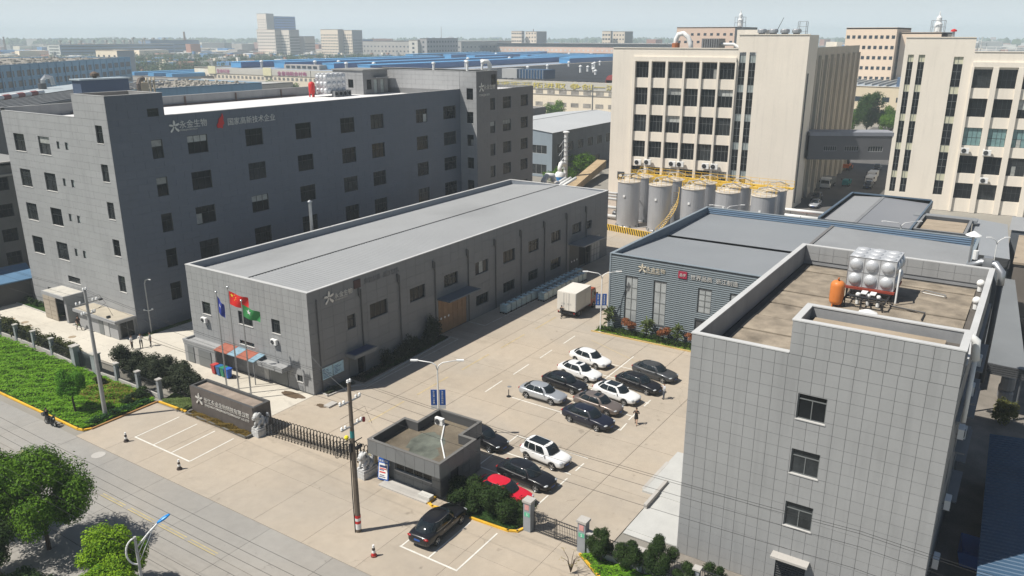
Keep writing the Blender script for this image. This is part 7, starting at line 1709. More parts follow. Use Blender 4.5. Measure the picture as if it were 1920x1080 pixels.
# scooter with rider
rd = person(31.3, 69.3, -1.5, 'rider in dark clothes sitting on a black motor scooter on the road', cloth('rider_top', (.025, .025, .03)), MATS['black_trousers'], pose='sit', sleeves='long', h=.95); rd.location = (31.22, 69.65, -.02)
t = thing('motor_scooter', 'black motor scooter with rear box riding along the kerb', 'scooter', (0, 0, 0))
for x in (-.62, .68):
    b = MB(); b.cyl((x, -.05, .24), (x, .05, .24), .24, n=16); w = b.build('wheel', tyre_m, t, off=Vector((0, 0, 0))); b = MB(); b.cyl((x, -.055, .24), (x, .055, .24), .13, n=12); b.build('rim', rim_m, w, off=Vector((0, 0, 0)))
b = MB(); b.ball((-.35, 0, .52), .3, 12, 8, (1.5, .55, .7)); b.box(-.2, .4, -.15, .15, .25, .33); b.box(.38, .48, -.2, .2, .3, .85); b.ball((.5, 0, .85), .16, 10, 6, (.8, 1, 1)); b.ball((.68, 0, .46), .2, 10, 6, (1.2, .4, .4)); b.build('body', P_black, t, smooth=True, off=Vector((0, 0, 0)))
b = MB(); b.ball((-.3, 0, .74), .2, 10, 6, (1.9, .75, .35)); b.build('seat', black_m, t, off=Vector((0, 0, 0))); b = MB(); b.tube([(.42, -.33, 1.0), (.48, 0, .98), (.42, .33, 1.0)], .02, 6); b.cyl((.48, 0, .9), (.66, 0, .3), .03); b.build('handlebar', darkgrey, t, off=Vector((0, 0, 0)))
b = MB(); b.box(-.95, -.6, -.18, .18, .78, 1.05); b.build('rear_box', P_grey, t, off=Vector((0, 0, 0))); b = MB(); b.ball((.62, 0, .78), .08, 8, 5); b.build('headlight', lamp_m, t, off=Vector((0, 0, 0)))
for s_ in (-1, 1): b = MB(); b.cyl((.42, s_ * .28, 1.0), (.38, s_ * .36, 1.2), .012, n=5); b.ball((.38, s_ * .36, 1.22), .05, 8, 5, (.3, 1, .7)); b.build('mirror', black_m, t, off=Vector((0, 0, 0)))
t.location = (31.3, 69.4, 0); t.rotation_euler = (0, 0, -1.52)

# ---------------------------------------------------------------- fences and side gate
fence_bar = mat('black_fence_bar', (.03, .032, .035), .5)
pil_m = mat('grey_stone_pillar', (.27, .285, .30), .7, var=.08, scale=2)
def fence(label, pts, big=(), h=1.9, name='fence'):
    t = thing(name, label, 'fence', (pts[0][0], pts[0][1], 0))
    for i, (x, y) in enumerate(pts):
        g = i in big; w = .34 if g else .18; H = 2.25 if g else h
        b = MB(); b.box(x - w, x + w, y - w, y + w, 0, H); p = b.build('pillar', pil_m, t); b = MB(); b.box(x - w - .07, x + w + .07, y - w - .07, y + w + .07, H, H + .12); b.build('cap', kerb_grey, p, off=worigin(t))
    for (x0, y0), (x1, y1) in zip(pts[:-1], pts[1:]):
        L = math.hypot(x1 - x0, y1 - y0)
        if L > 6.6: continue
        M = Matrix.Translation((x0, y0, 0)) @ Matrix.Rotation(math.atan2(y1 - y0, x1 - x0), 4, 'Z'); b = MB(); b.box(.3, L - .3, -.12, .12, 0, .42, 0, M); b.build('low_wall', kerb_grey, t)
        n = int(L / .16); b = MB()
        for i in range(2, n - 1): xx = L * i / n; b.box(xx - .012, xx + .012, -.012, .012, .42, 1.6, 0, M)
        b.box(.2, L - .2, -.02, .02, .5, .54, 0, M); b.box(.2, L - .2, -.02, .02, 1.5, 1.54, 0, M); b.build('railing', fence_bar, t)
    return t
fence('grey pillared railing fence along the green verge left of its side gate', [(40.2, 104.4), (40.2, 100.6), (40.2, 96.75), (40.25, 93.2), (40.25, 89.4), (40.15, 85.5), (39.9, 80.4)], big=(6,))
fence('grey pillared railing fence between the side gate and the company sign', [(39.9, 76.6), (40.0, 73.2), (40.0, 69.6), (40.0, 66.2)], big=(0,))
t = thing('side_gate_panel', 'dark sliding gate panel between two large fence pillars', 'gate', (40, 78.5, 0)); b = MB(); b.box(40.25, 40.3, 76.9, 80.1, .1, 1.7); b.build('panel', mat('side_gate_grey', (.13, .14, .15), .5), t)
b = MB()
for i in range(16): b.box(39.98, 40.02, 76.95 + i * .2, 76.98 + i * .2, .1, 1.7)
b.build('bars', fence_bar, t)
for (x, y, l) in ((41.2, 25.6, 'left'), (41.15, 21.3, 'right')):
    t = thing('gate_pillar', 'grey gate pillar with red and green stickers, %s of the black double gate' % l, 'pillar', (x, y, 0)); b = MB(); b.box(x - .29, x + .29, y - .29, y + .29, 0, 2.25); b.build('shaft', pil_m, t); b = MB(); b.box(x - .36, x + .36, y - .36, y + .36, 2.25, 2.42); b.build('cap', kerb_grey, t)
    b = MB(); b.box(x - .31, x - .291, y - .17, y + .17, 1.7, 2.1); b.build('sticker', mat('pale_red_sticker', (.6, .3, .28), .6), t); b = MB(); b.box(x - .31, x - .291, y - .24, y + .2, 1.2, 1.5); b.build('sticker', mat('green_sticker', (.12, .45, .28), .6), t)
    put('lettering', text_mesh('5', .28, .005, white_m), t, (0, 0, 0), local=True).matrix_local = Matrix.Translation((-.312, .05, 1.25)) @ Matrix.Rotation(-PI / 2, 4, 'Z') @ Matrix.Rotation(PI / 2, 4, 'X')
t = thing('double_gate', 'black barred double gate between two grey pillars near the black saloon', 'gate', (41.2, 23.5, 0))
for y0, y1 in ((21.72, 23.42), (23.48, 25.18)):
    b = MB()
    for z in (.12, .3, 1.25, 1.5): b.box(41.17, 41.21, y0, y1, z, z + .05)
    for yy in (y0, y1 - .05): b.box(41.16, 41.22, yy, yy + .05, .08, 1.62)
    b.build('leaf_frame', fence_bar, t)
    for i in range(1, 13): yy = y0 + (y1 - y0) * i / 13; b = MB(); b.box(41.18, 41.2, yy - .012, yy + .012, .12, 1.58); b.build('bar', fence_bar, t)
fence('short grey fence running from the double gate under the shrubs', [(41.15, 20.8), (41.3, 17.2), (41.5, 13.5), (41.7, 9.5), (42, 5.5)], h=1.5)

# ---------------------------------------------------------------- planting
L_dark = leafmat('dark_hedge_leaf', (.012, .03, .008), (.05, .085, .02)); L_mid = leafmat('green_tree_leaf', (.018, .065, .006), (.16, .30, .02)); L_bright = leafmat('bright_green_leaf', (.045, .14, .006), (.33, .50, .025)); L_verge = leafmat('verge_leaf', (.08, .23, .012), (.27, .50, .035), .4)
L_olive = leafmat('olive_bush_leaf', (.03, .04, .015), (.12, .13, .04)); L_red = leafmat('reddish_shrub_leaf', (.16, .05, .02), (.34, .14, .06)); L_palm = leafmat('palm_leaf', (.06, .11, .03), (.26, .30, .12)); L_yellow = leafmat('yellowing_cover_leaf', (.12, .12, .02), (.30, .22, .05)); L_shade = leafmat('dusty_dark_leaf', (.015, .022, .012), (.055, .068, .035))
bark = mat('tree_bark', (.075, .055, .04), .9, var=.3, scale=4, bump=.4)
def leaf(b, p, nrm, s, rr):
    a = nrm.orthogonal().normalized(); c = nrm.cross(a); th = rr.uniform(0, 2 * PI); u = a * math.cos(th) + c * math.sin(th); v = nrm.cross(u); l, w = s * rr.uniform(.7, 1.3), s * rr.uniform(.35, .6)
    n = len(b.v); b.v += [tuple(p - u * l), tuple(p + v * w), tuple(p + u * l), tuple(p - v * w)]; b.f.append((n, n + 1, n + 2, n + 3)); b.mi.append(0)
def crown(b, c, r, n, s, rr, lumps=14, squash=1.0, lum=.42, jit=.7):
    c = Vector(c); r = Vector(r if isinstance(r, tuple) else (r, r, r)); cs = []
    for i in range(lumps):
        z = rr.uniform(-.75, 1); a = rr.uniform(0, 2 * PI); q = math.sqrt(max(0, 1 - z * z)); k = rr.uniform(.5, .85); cs.append((c + Vector((q * math.cos(a) * r.x * k, q * math.sin(a) * r.y * k, z * r.z * k)), rr.uniform(lum * .75, lum * 1.25)))
    cs.append((c, .6))
    for i in range(n):
        cc, k = cs[rr.randrange(len(cs))]; z = rr.uniform(-.8, 1); a = rr.uniform(0, 2 * PI); q = math.sqrt(1 - z * z); d = Vector((q * math.cos(a), q * math.sin(a), z)); f = rr.uniform(.6, 1.05) if rr.random() < .8 else rr.uniform(.2, 1.2)
        p = cc + Vector((d.x * r.x * k * f, d.y * r.y * k * f, d.z * r.z * k * f)); nn = (d + Vector((rr.uniform(-jit, jit), rr.uniform(-jit, jit), rr.uniform(-jit, jit) + .3))).normalized(); leaf(b, p, nn, s, rr)
def tree(label, x, y, th, cr, m, n, s, seed, name='tree', lumps=18, group=None, tr=.16, limbs=5, lum=.42):
    rr = random.Random(seed); t = thing(name, label, 'tree', (x, y, 0), group); cz = th + cr[2] * .75; b = MB()
    b.tube([(x, y, 0), (x + rr.uniform(-.1, .1), y + rr.uniform(-.1, .1), th * .6), (x, y, th + cr[2] * .3), (x, y, cz + cr[2] * .3)], [tr, tr * .8, tr * .6, tr * .2], 8)
    for i in range(limbs): a = i * 2 * PI / limbs + rr.uniform(-.4, .4); b.tube([(x, y, th * .85), (x + math.cos(a) * cr[0] * .35, y + math.sin(a) * cr[1] * .35, th + cr[2] * .4), (x + math.cos(a) * cr[0] * .65, y + math.sin(a) * cr[1] * .65, cz + rr.uniform(-.1, .5) * cr[2])], [tr * .5, tr * .35, tr * .12], 6)
    b.build('trunk', bark, t); b = MB(); crown(b, (x, y, cz), cr, n, s, rr, lumps, lum=lum); b.build('crown', m, t); return t
tree('large dark green round-crowned tree at the left edge over the road', 21.6, 51.4, 2.3, (3.5, 3.8, 2.8), L_mid, 34000, .10, 11, lumps=34, lum=.33)
tree('dark green tree partly cut by the left edge, beside the largest tree', 21.0, 56.6, 2.2, (2.6, 2.6, 2.2), L_mid, 16000, .11, 12, lumps=26, lum=.35)
tree('shaded dark tree in the bottom left corner below the largest tree', 17.2, 50.5, 1.8, (2.6, 3.2, 2.0), L_dark, 15000, .11, 13, lumps=22, lum=.35)
tree('bright yellow-green tree left of the blue street light', 21.6, 42.9, 1.6, (1.9, 2.1, 1.9), L_bright, 20000, .085, 14, lumps=30, lum=.33)
tree('bright yellow-green low tree at the bottom edge in front of the other bright tree', 19.6, 41.0, .9, (2.0, 2.3, 1.7), L_bright, 18000, .085, 15, lumps=28, lum=.33)
tree('small bright bush top at the bottom edge right of the blue street light', 21.0, 38.2, .3, (.9, 1.0, .8), L_bright, 3500, .08, 16, lumps=10, limbs=3)
tree('leafy mid-green bush with light leaf tips at the bottom left edge', 17.9, 46.2, .2, (1.6, 2.6, 1.1), leafmat('glossy_bush_leaf', (.03, .075, .02), (.16, .24, .08)), 9000, .10, 17, name='bush', lumps=16, limbs=3)
tree('small round bright tree with dark trunk standing on the green verge', 33.97, 70.18, 1.9, (1.25, 1.25, 1.45), leafmat('young_tree_leaf', (.03, .12, .008), (.12, .30, .02)), 12000, .075, 18, lumps=18, tr=.11)
def hedge(label, pts, r, h, m, n, s, seed, name='hedge', cat='hedge', top=0.25):
    rr = random.Random(seed); b = MB(); segs = list(zip(pts[:-1], pts[1:])); Ls = [math.hypot(q[0] - p[0], q[1] - p[1]) for p, q in segs]; tot = sum(Ls); cs = []
    k = max(3, int(tot / (r * .7)))
    for i in range(k):
        d = tot * (i + .5) / k; j = 0
        while d > Ls[j]: d -= Ls[j]; j += 1
        (x0, y0), (x1, y1) = segs[j]; f = d / Ls[j]; hh = h * rr.uniform(1 - top, 1 + top * .4); cs.append((x0 + (x1 - x0) * f + rr.uniform(-.15, .15) * r, y0 + (y1 - y0) * f, hh * .5, hh * .55))
    for (x, y, z, rz_) in cs: crown(b, (x, y, z), (r, r, rz_), n // k, s, rr, 7, lum=.5)
    o = b.build(name, m); return tag(o, label, cat)
hedge('dark green hedge between the gatehouse, black saloon and red car', [(41.2, 32.3), (41.4, 30), (41.5, 27.6), (41.5, 26.5)], 1.3, 2.25, L_dark, 36000, .085, 21)
hedge('large dark hedge behind the fence left of the company sign', [(42.0, 75.6), (42.3, 72.5), (42.3, 69), (42.2, 65.5), (42.4, 63.2)], 1.5, 2.5, L_shade, 34000, .12, 22)
hedge('olive green shrub row behind the fence at far left', [(41.2, 104), (41.1, 97), (41.1, 90), (41.0, 82.5)], .9, 1.7, L_olive, 16000, .12, 23, name='shrub_row', top=.5)
hedge('dark shrubs along the shaded workshop wall', [(57.2, 53.6), (60, 53.6), (62.5, 53.6), (66, 53.6)], .8, 1.7, L_shade, 7000, .10, 24, name='shrub_row', top=.6)
hedge('tall thin dark shrub against the workshop wall by the orange door', [(65.0, 53.7), (66.2, 53.7)], .7, 3.0, L_shade, 2500, .10, 25, name='shrub', top=.4)
hedge('low clipped edging along the workshop planting bed', [(54, 52.9), (60, 52.9), (67, 53.1)], .35, .5, L_dark, 3500, .07, 26, name='low_hedge')
hedge('low dark clipped hedge along the foot of the ribbed hall', [(79.5, 40), (79.7, 35), (79.7, 28)], .55, .75, L_dark, 6500, .07, 27, name='low_hedge')
for i, (x, y, lb, m, hh, r) in enumerate(((80.0, 38.9, 'tall spiky green shrub at the left corner of the ribbed hall', L_palm, 3.0, 1.1), (79.9, 36.3, 'reddish shrub under the first tall window of the ribbed hall', L_red, 2.0, 1.0), (79.9, 34.1, 'pale green spiky shrub between two tall hall windows', L_palm, 2.4, 1.0), (79.9, 32.1, 'reddish shrub under the second tall window of the ribbed hall', L_red, 2.0, .95), (79.9, 30.4, 'green spiky shrub right of the second tall hall window', L_palm, 2.4, 1.0), (79.9, 28.6, 'reddish shrub nearest the grey panelled building', L_red, 2.0, .9))):
    rr = random.Random(40 + i); t = thing('shrub', lb, 'shrub', (x, y, 0)); b = MB(); b.tube([(x, y, 0), (x, y, hh * .6)], [.07, .04], 6); b.build('stem', bark, t); b = MB()
    if m is L_red: crown(b, (x, y, hh * .68), (r, r, r * .6), 1500, .09, rr, 8)
    else:
        for k in range(6):
            for q in range(9):
                a = rr.uniform(0, 2 * PI); e = rr.uniform(.1, 1.3); z0 = hh * (.35 + .1 * k); L = r * rr.uniform(.7, 1.1); d = Vector((math.cos(a) * math.cos(e), math.sin(a) * math.cos(e), math.sin(e)))
                o = Vector((x, y, z0)); sd = Vector((-math.sin(a), math.cos(a), 0)) * .06; mid = o + d * L * .6; tip = o + d * L + Vector((0, 0, -.3 * L))
                b.add([o - sd * .4, o + sd * .4, mid + sd * 1.3, tip, mid - sd * 1.3], ((0, 1, 2, 3, 4),))
                for qq in range(5): leaf(b, o.lerp(mid, rr.uniform(.4, 1)) + Vector((rr.uniform(-.12, .12), rr.uniform(-.12, .12), rr.uniform(-.1, .1))), Vector((rr.uniform(-.5, .5), rr.uniform(-.5, .5), 1)).normalized(), .1, rr)
    b.build('foliage', m, t)
for i, (x, y, r, hh, lb) in enumerate(((40.9, 19.8, .9, 2.3, 'dark green shrub right of the double gate'), (41.0, 17.9, 1.1, 2.0, 'broad dark shrub second from the double gate'), (41.6, 15.8, 1.15, 2.6, 'tallest dark shrub at the foot of the grey panelled building'), (41.4, 14.1, .8, 1.6, 'low dark shrub beside the tallest shrub'), (42.3, 12.5, .9, 1.6, 'dark shrub below the small wall vent'), (42.6, 9.9, .6, 1.1, 'small dark shrub near the bottom louvre, left'), (42.8, 8.4, .6, 1.2, 'small dark shrub near the bottom louvre, right'), (42.9, 6.8, .5, 1.0, 'smallest shrub at the bottom edge by the grey building'))):
    rr = random.Random(60 + i); t = thing('shrub', lb, 'shrub', (x, y, 0)); b = MB(); b.tube([(x, y, 0), (x, y, hh * .6)], [.08, .04], 6); b.build('stem', bark, t); b = MB(); crown(b, (x, y, hh * .55), (r, r, hh * .5), int(9500 * r * hh / 2), .058, rr, 14, lum=.36); b.build('foliage', L_dark, t)
t = thing('twiggy_sapling', 'thin leafless sapling with a few yellow leaves beside the double gate', 'sapling', (38.6, 20.8, 0)); b = MB(); rr = random.Random(77); lf = MB()
for i in range(9):
    a = rr.uniform(0, 2 * PI); e = Vector((38.6 + math.cos(a) * .6, 20.8 + math.sin(a) * .6, rr.uniform(.9, 1.7))); b.tube([(38.6, 20.8, .1), Vector((38.6, 20.8, .8)).lerp(e, .4), e], [.03, .02, .008], 4)
    for q in range(7): leaf(lf, e + Vector((rr.uniform(-.15, .15), rr.uniform(-.15, .15), rr.uniform(-.1, .1))), Vector((0, .3, 1)).normalized(), .06, rr)
b.build('twigs', bark, t); lf.build('leaves', L_yellow, t)
def cover(name, label, poly, n, s, hgt, m, seed, base=None):
    rr = random.Random(seed); xs = [p[0] for p in poly]; ys = [p[1] for p in poly]; b = MB()
    def ins(x, y):
        c = False
        for i in range(len(poly)):
            (x0, y0), (x1, y1) = poly[i - 1], poly[i]
            if (y0 > y) != (y1 > y) and x < (x1 - x0) * (y - y0) / (y1 - y0) + x0: c = not c
        return c
    for i in range(n):
        x, y = rr.uniform(min(xs), max(xs)), rr.uniform(min(ys), max(ys))
        if not ins(x, y): continue
        hh = hgt * (.45 + .35 * math.sin(x * 1.7 + 2 * math.sin(y * .9)) * math.sin(y * 1.3 + 1.5 * math.sin(x * .8)) + .2 * math.sin(x * 4.1 + y * 3.3)); z = max(.03, hh) * rr.uniform(.7, 1.05)
        leaf(b, Vector((x, y, z)), Vector((rr.uniform(-.6, .6), rr.uniform(-.6, .6), 1)).normalized(), s, rr)
    o = b.build(name, m, kind='stuff'); o['label'] = label; o['category'] = 'ground cover'
    g = MB(); g.add([(x, y, .03) for x, y in poly], (tuple(range(len(poly))),)); g.add([(x, y, -.02) for x, y in poly] + [(x, y, .03) for x, y in poly], [(i, (i + 1) % len(poly), len(poly) + (i + 1) % len(poly), len(poly) + i) for i in range(len(poly))]); struct(g.build('planting_soil', base or mat('green_soil', (.05, .075, .02), .95, var=.3, scale=2)))
cover('ground_cover', 'bright green ground cover plants filling the verge beside the road', [(32.35, 112), (32.3, 66.2), (32.8, 65.9), (39.2, 65.9), (39.8, 68), (39.8, 112)], 60000, .12, .5, L_verge, 31)
cover('yellowing_cover', 'yellow and orange patches of low plants near the fence', [(36.2, 74.5), (35.6, 70.5), (37.2, 67.2), (39.6, 66.8), (39.6, 74)], 3200, .09, .62, L_yellow, 32)
hedge('low clipped green border at the near corner of the verge', [(33.0, 66.4), (36, 66.4), (39.0, 66.3)], .42, .62, leafmat('border_leaf', (.02, .07, .02), (.06, .15, .04)), 3500, .08, 33, name='low_hedge')
for i, (x, y) in enumerate(((38.3, 67.3), (39.2, 67.8), (37.4, 67.4), (38.6, 73.8))):
    rr = random.Random(90 + i); t = thing('rounded_shrub', 'rounded dark shrub near the verge corner, %s' % ['nearest the border', 'against the fence', 'left of the pair', 'beside the pole, loose and leafy'][i], 'shrub', (x, y, 0)); b = MB(); crown(b, (x, y, .55), (.6, .6, .55), 1100, .08, rr, 8); b.build('foliage', L_dark if i < 3 else L_olive, t)
cover('sign_bed_plants', 'rust and green low plants in the bed before the company sign', [(39.15, 61.2), (39.05, 53.0), (39.95, 53.0), (39.95, 61.2)], 5000, .07, .32, leafmat('rusty_bed_leaf', (.09, .07, .015), (.26, .17, .04)), 34, base=soil)
cover('wedge_grass', 'small pale green wedge of grass left of the company sign', [(39.6, 65.5), (39.6, 61.9), (41.5, 62.2), (41.4, 66.2)], 3500, .07, .3, leafmat('pale_grass', (.08, .13, .03), (.22, .28, .10)), 35)
cover('hedge_grass', 'dark grass strip in front of the hedge by the black saloon', [(40.2, 31.2), (40.3, 26.6), (40.8, 26.3), (41.6, 26.4), (41.8, 31.5)], 3500, .06, .25, leafmat('dark_grass', (.02, .06, .012), (.06, .12, .03)), 36)
cover('corner_weeds', 'bright green weeds at the bottom edge right of the double gate', [(38.5, 18.2), (40.5, 21.2), (41.0, 21.0), (41.2, 14), (37, 14)], 6000, .09, .4, L_verge, 37)
cover('office_lawn', 'strip of green lawn at the foot of the office block left of its porch', [(47.15, 110), (47.1, 97.5), (48.8, 97.5), (48.8, 110)], 6000, .07, .15, leafmat('lawn_blade', (.03, .09, .015), (.07, .16, .03)), 38)
cover('small_lawn', 'small square of lawn between office porch and annexe', [(46.7, 93.0), (46.7, 89.1), (48.8, 89.1), (48.8, 93.0)], 1500, .07, .15, MATS['lawn_blade'], 39)
cover('shaded_bed_plants', 'dark planting bed along the shaded workshop wall', [(53.2, 54.3), (53.2, 52.5), (67.8, 53.1), (67.8, 54.3)], 4000, .08, .3, L_shade, 40, base=soil)
cover('corner_bed_plants', 'small planted corner bed at the near end of the workshop', [(49.2, 54.3), (49.2, 53.3), (52.6, 53.0), (52.8, 54.3)], 1200, .07, .35, leafmat('corner_bed_leaf', (.04, .06, .03), (.14, .16, .10)), 41, base=soil)
cover('hall_bed_plants', 'planting bed of low bright plants along the ribbed hall', [(78.9, 40.2), (78.95, 28), (80.8, 28), (80.8, 40.2)], 5000, .08, .25, L_bright, 42, base=soil)
cover('office_shade_lawn', 'narrow strip of lawn in the shade of the office block', [(48.9, 83.3), (48.9, 82.4), (70, 82.4), (70, 83.3)], 2500, .07, .15, MATS['lawn_blade'], 43)
for i, (x, y) in enumerate(((48.1, 106.5), (48.0, 105), (47.9, 103.6), (48.0, 102.1), (47.9, 100.6), (48.0, 99.2), (47.9, 90.2), (48.2, 91.4))):
    rr = random.Random(120 + i); t = thing('ball_shrub', 'round clipped shrub, %s' % (['farthest left on the office lawn', 'second from left on the office lawn', 'third from left on the office lawn', 'fourth from left on the office lawn', 'fifth from left on the office lawn', 'nearest the porch on the office lawn', 'at the near end of the small lawn square', 'at the porch end of the small lawn square'][i]), 'shrub', (x, y, 0), 'clipped shrubs on the office lawns'); b = MB(); crown(b, (x, y, .45), (.55, .55, .5), 700, .07, rr, 7); b.build('foliage', L_dark, t)
rr = random.Random(200); t = thing('alley_shrub', 'leafy yellow-green shrub at the mouth of the long alley roof', 'shrub', (77.5, -1.2, 0)); b = MB(); crown(b, (77.5, -1.2, 1.4), (1.0, 1.2, 1.3), 2200, .12, rr, 9); b.build('foliage', leafmat('alley_leaf', (.04, .06, .02), (.22, .20, .05)), t)
t = thing('roof_weeds', 'weeds growing behind the duct elbow at the roof corner', 'plant', (77, 1.2, 8)); b = MB(); crown(b, (77.0, 2.2, 7.0), (.9, .8, .8), 700, .1, rr, 6); b.build('foliage', L_olive, t)
tree('dark shrubs at foot of pale shed by the chute', 163, 93.5, .3, (4.5, 3.0, 1.8), L_mid, 2500, .22, 51, name='shrubbery', limbs=3)
tree('overgrown green shrub above the sloping chute', 176, 95, 1.0, (5, 3, 2.4), L_mid, 3000, .22, 52, name='shrubbery', limbs=3)
tree('shrub beside the stair tower wing near the pale shed', 150, 101, .5, (3, 3, 2.2), L_dark, 1800, .22, 53, name='shrubbery', limbs=3)
tree('large conical dark green tree between the two cream buildings', 307, 52.5, 2.0, (5.0, 5.0, 7.4), leafmat('dense_tree_leaf', (.02, .05, .012), (.06, .12, .025)), 16000, .28, 54, lumps=26, tr=.3, lum=.36)
tree('dark green tree behind the bridge, right of the conical one', 306, 44.5, 1.5, (4.5, 4.5, 5.0), L_mid, 9000, .28, 55, tr=.25)
tree('low dark green tree left of the conical one behind the cream building', 310, 59.5, 1.0, (3.5, 4.5, 4.4), L_mid, 6000, .28, 56, tr=.25)
tree('rounded dark tree in front of the yellow-lettered factory', 285, 165.5, 1.0, (4.5, 4.5, 4.2), L_mid, 3000, .35, 57, tr=.25)

# ---------------------------------------------------------------- the factory district behind
def far(name, label, x, y, LX, LY, z, m, wx=None, wy=None, rz=0.0, roof=roof_far, my=None, cat='building', par=.8, par_m=None, win=None, group=None, z0=0.0):
    """a far block: walls, roof with parapet, windows as recessed-looking dark panes in one part per facade.
    wx / wy = (columns, rows, width, height, first sill, storey) on the -x / -y facade"""
    t = thing(name, label, cat, (x, y, 0), group, 0); M = Matrix.Translation((x, y, 0)) @ Matrix.Rotation(rz, 4, 'Z')
    def P(a, b_, c): return M @ Vector((a, b_, c))
    b = MB(); b.add([P(0, 0, z0), P(0, LY, z0), P(0, LY, z), P(0, 0, z)], ((3, 2, 1, 0),)); b.add([P(LX, 0, z0), P(LX, LY, z0), P(LX, LY, z), P(LX, 0, z)], ((0, 1, 2, 3),)); b.add([P(0, LY, z0), P(LX, LY, z0), P(LX, LY, z), P(0, LY, z)], ((3, 2, 1, 0),))
    if not my: b.add([P(0, 0, z0), P(LX, 0, z0), P(LX, 0, z), P(0, 0, z)], ((0, 1, 2, 3),))
    b.build('wall', m, t)
    if my: b = MB(); b.add([P(0, 0, z0), P(LX, 0, z0), P(LX, 0, z), P(0, 0, z)], ((0, 1, 2, 3),)); b.build('side_wall', my, t)
    b = MB(); b.add([P(0, 0, z - par), P(LX, 0, z - par), P(LX, LY, z - par), P(0, LY, z - par)], ((0, 1, 2, 3),)); b.build('roof', roof, t)
    if par > .1:
        b = MB(); w = .5
        for q in ((0, LX, 0, w), (0, LX, LY - w, LY), (0, w, w, LY - w), (LX - w, LX, w, LY - w)): b.box(q[0], q[1], q[2], q[3], z - par, z + .15, 0, M)
        b.build('parapet', par_m or m, t)
    for sp, ax, L in ((wx, 0, LY), (wy, 1, LX)):
        if not sp: continue
        n, rows, w, h, s0, st = sp; b = MB()
        for i in range(n):
            for j in range(rows):
                c = L * (i + .5) / n; zz = s0 + j * st
                if ax == 0: b.box(-.06, .2, c - w / 2, c + w / 2, zz, zz + h, 0, M)
                else: b.box(c - w / 2, c + w / 2, -.06, .2, zz, zz + h, 0, M)
        b.build('window_rows', win or mat('far_window', (.03, .045, .06), .3, var=.4, scale=.3), t, kind='stuff')
    return t, M
sky_blue = mat('far_blue_front', (.15, .30, .44), .7, var=.08, scale=.06, streak=.2)
t, M = far('blue_factory', 'long sky-blue factory with two rows of windows and speckled roof at far left', 110, 326.7, 222, 70, 20.5, sky_blue, None, (26, 4, 6.0, 2.6, 2.5, 4.3), rz=R(36.5), roof=rust_roof, par=.3)
rr = random.Random(5)
b = MB()
for i in range(200): x, y = rr.uniform(4, 218), rr.choice((3, 6, 22, 40)) + rr.uniform(-1, 1); b.box(x, x + rr.uniform(.8, 2.4), y, y + rr.uniform(.6, 1.6), 20.2, 20.2 + rr.uniform(.4, 1.0), 0, M)
b.build('rooflights', mat('pale_rooflight', (.45, .42, .36), .7, var=.3), t, kind='stuff')
b = MB()
for i in range(27): b.box(i * 8.2, i * 8.2 + .7, -.4, 0, 0, 20, 0, M)
b.build('wall_rib', sky_blue, t, kind='stuff')
far('white_stair_house', 'small white stair house on top of the long blue factory', 361, 590, 14, 28, 21.8, cream_far, (4, 1, 2.2, 3.0, 15.5, 4), None, rz=0, my=MATS['blue_grey_shed_wall'], par=.3)
# roofs just behind the office block, left
t, M = far('ribbed_roof_hall', 'dark ribbed roof hall behind the office block at left', 40, 158, 175, 16, 16.6, mat('dim_wall', (.12, .12, .12), .8), rz=R(37), roof=roof_black, par=.05)
b = MB()
for i in range(7): b.box(0, 175, 1 + i * 2.2, 1.6 + i * 2.2, 16.55, 16.9, 0, M)
b.build('roof_rib', mat('pale_roof_rib', (.22, .22, .22), .6, var=.1), t, kind='stuff')
t, M = far('pale_flat_roof', 'pale flat roof with small vents behind the ribbed dark roof, left', 29.8, 171.6, 175, 13, 16.9, mat('dark_edge_wall', (.10, .09, .09), .7), rz=R(37), roof=mat('pale_grey_sheet', (.36, .40, .42), .6, var=.06, scale=.1), par=.02)
t2 = thing('striped_flue_pipe', 'long dark red roof pipe ending in red and white bands, behind the office block', 'pipe', (60, 190, 17)); b = MB(); Mq = Matrix.Translation((40, 158, 0)) @ Matrix.Rotation(R(37), 4, 'Z')
b.tube([Mq @ Vector((0, 16.5, 17.4)), Mq @ Vector((92, 16.5, 17.4))], .45, 8); b.build('pipe', mat('dull_red_pipe', (.30, .09, .08), .6), t2)
for i in range(7): b = MB(); b.tube([Mq @ Vector((92 + i * 3.6, 16.5, 17.4)), Mq @ Vector((95.55 + i * 3.6, 16.5, 17.4))], .7, 8); b.build('band', [white_m, MATS['dull_red_pipe']][i % 2], t2)
for i, (a, l) in enumerate(((86, 'gooseneck vent on the pale flat roof left of the roof cabin'),)):
    t2 = thing('steel_gooseneck', l, 'vent', (90, 250, 17)); p = Matrix.Translation((29.8, 171.6, 0)) @ Matrix.Rotation(R(37), 4, 'Z') @ Vector((140, 10, 16.0)); b = MB(); b.tube([p, p + Vector((0, 0, 3.6)), p + Vector((.8, -.6, 4.6)), p + Vector((2.0, -1.4, 4.3)), p + Vector((2.2, -1.6, 2.0))], .7, 8); b.build('pipe', steel, t2); b = MB(); b.cyl(p + Vector((-.4, 0, 0)), p + Vector((-.4, 0, 2.6)), 1.2, n=10); b.build('housing', darkgrey, t2)
t, M = far('blue_window_hall', 'low blue hall with dark square windows and speckled roof behind the white office roof', 150, 241.5, 52, 42, 16.4, sky_blue, None, (10, 1, 2.6, 2.8, 10.6, 4), roof=rust_roof, par=.15, win=mat('square_window', (.03, .04, .05), .3))
b = MB()
for i in range(260): x, y = rr.uniform(1, 50), 2 + (i % 9) * 4.4 + rr.uniform(-.3, .3); b.box(x, x + rr.uniform(.5, 1.2), y, y + .7, 16.2, 16.2 + rr.uniform(.3, .7), 0, M)
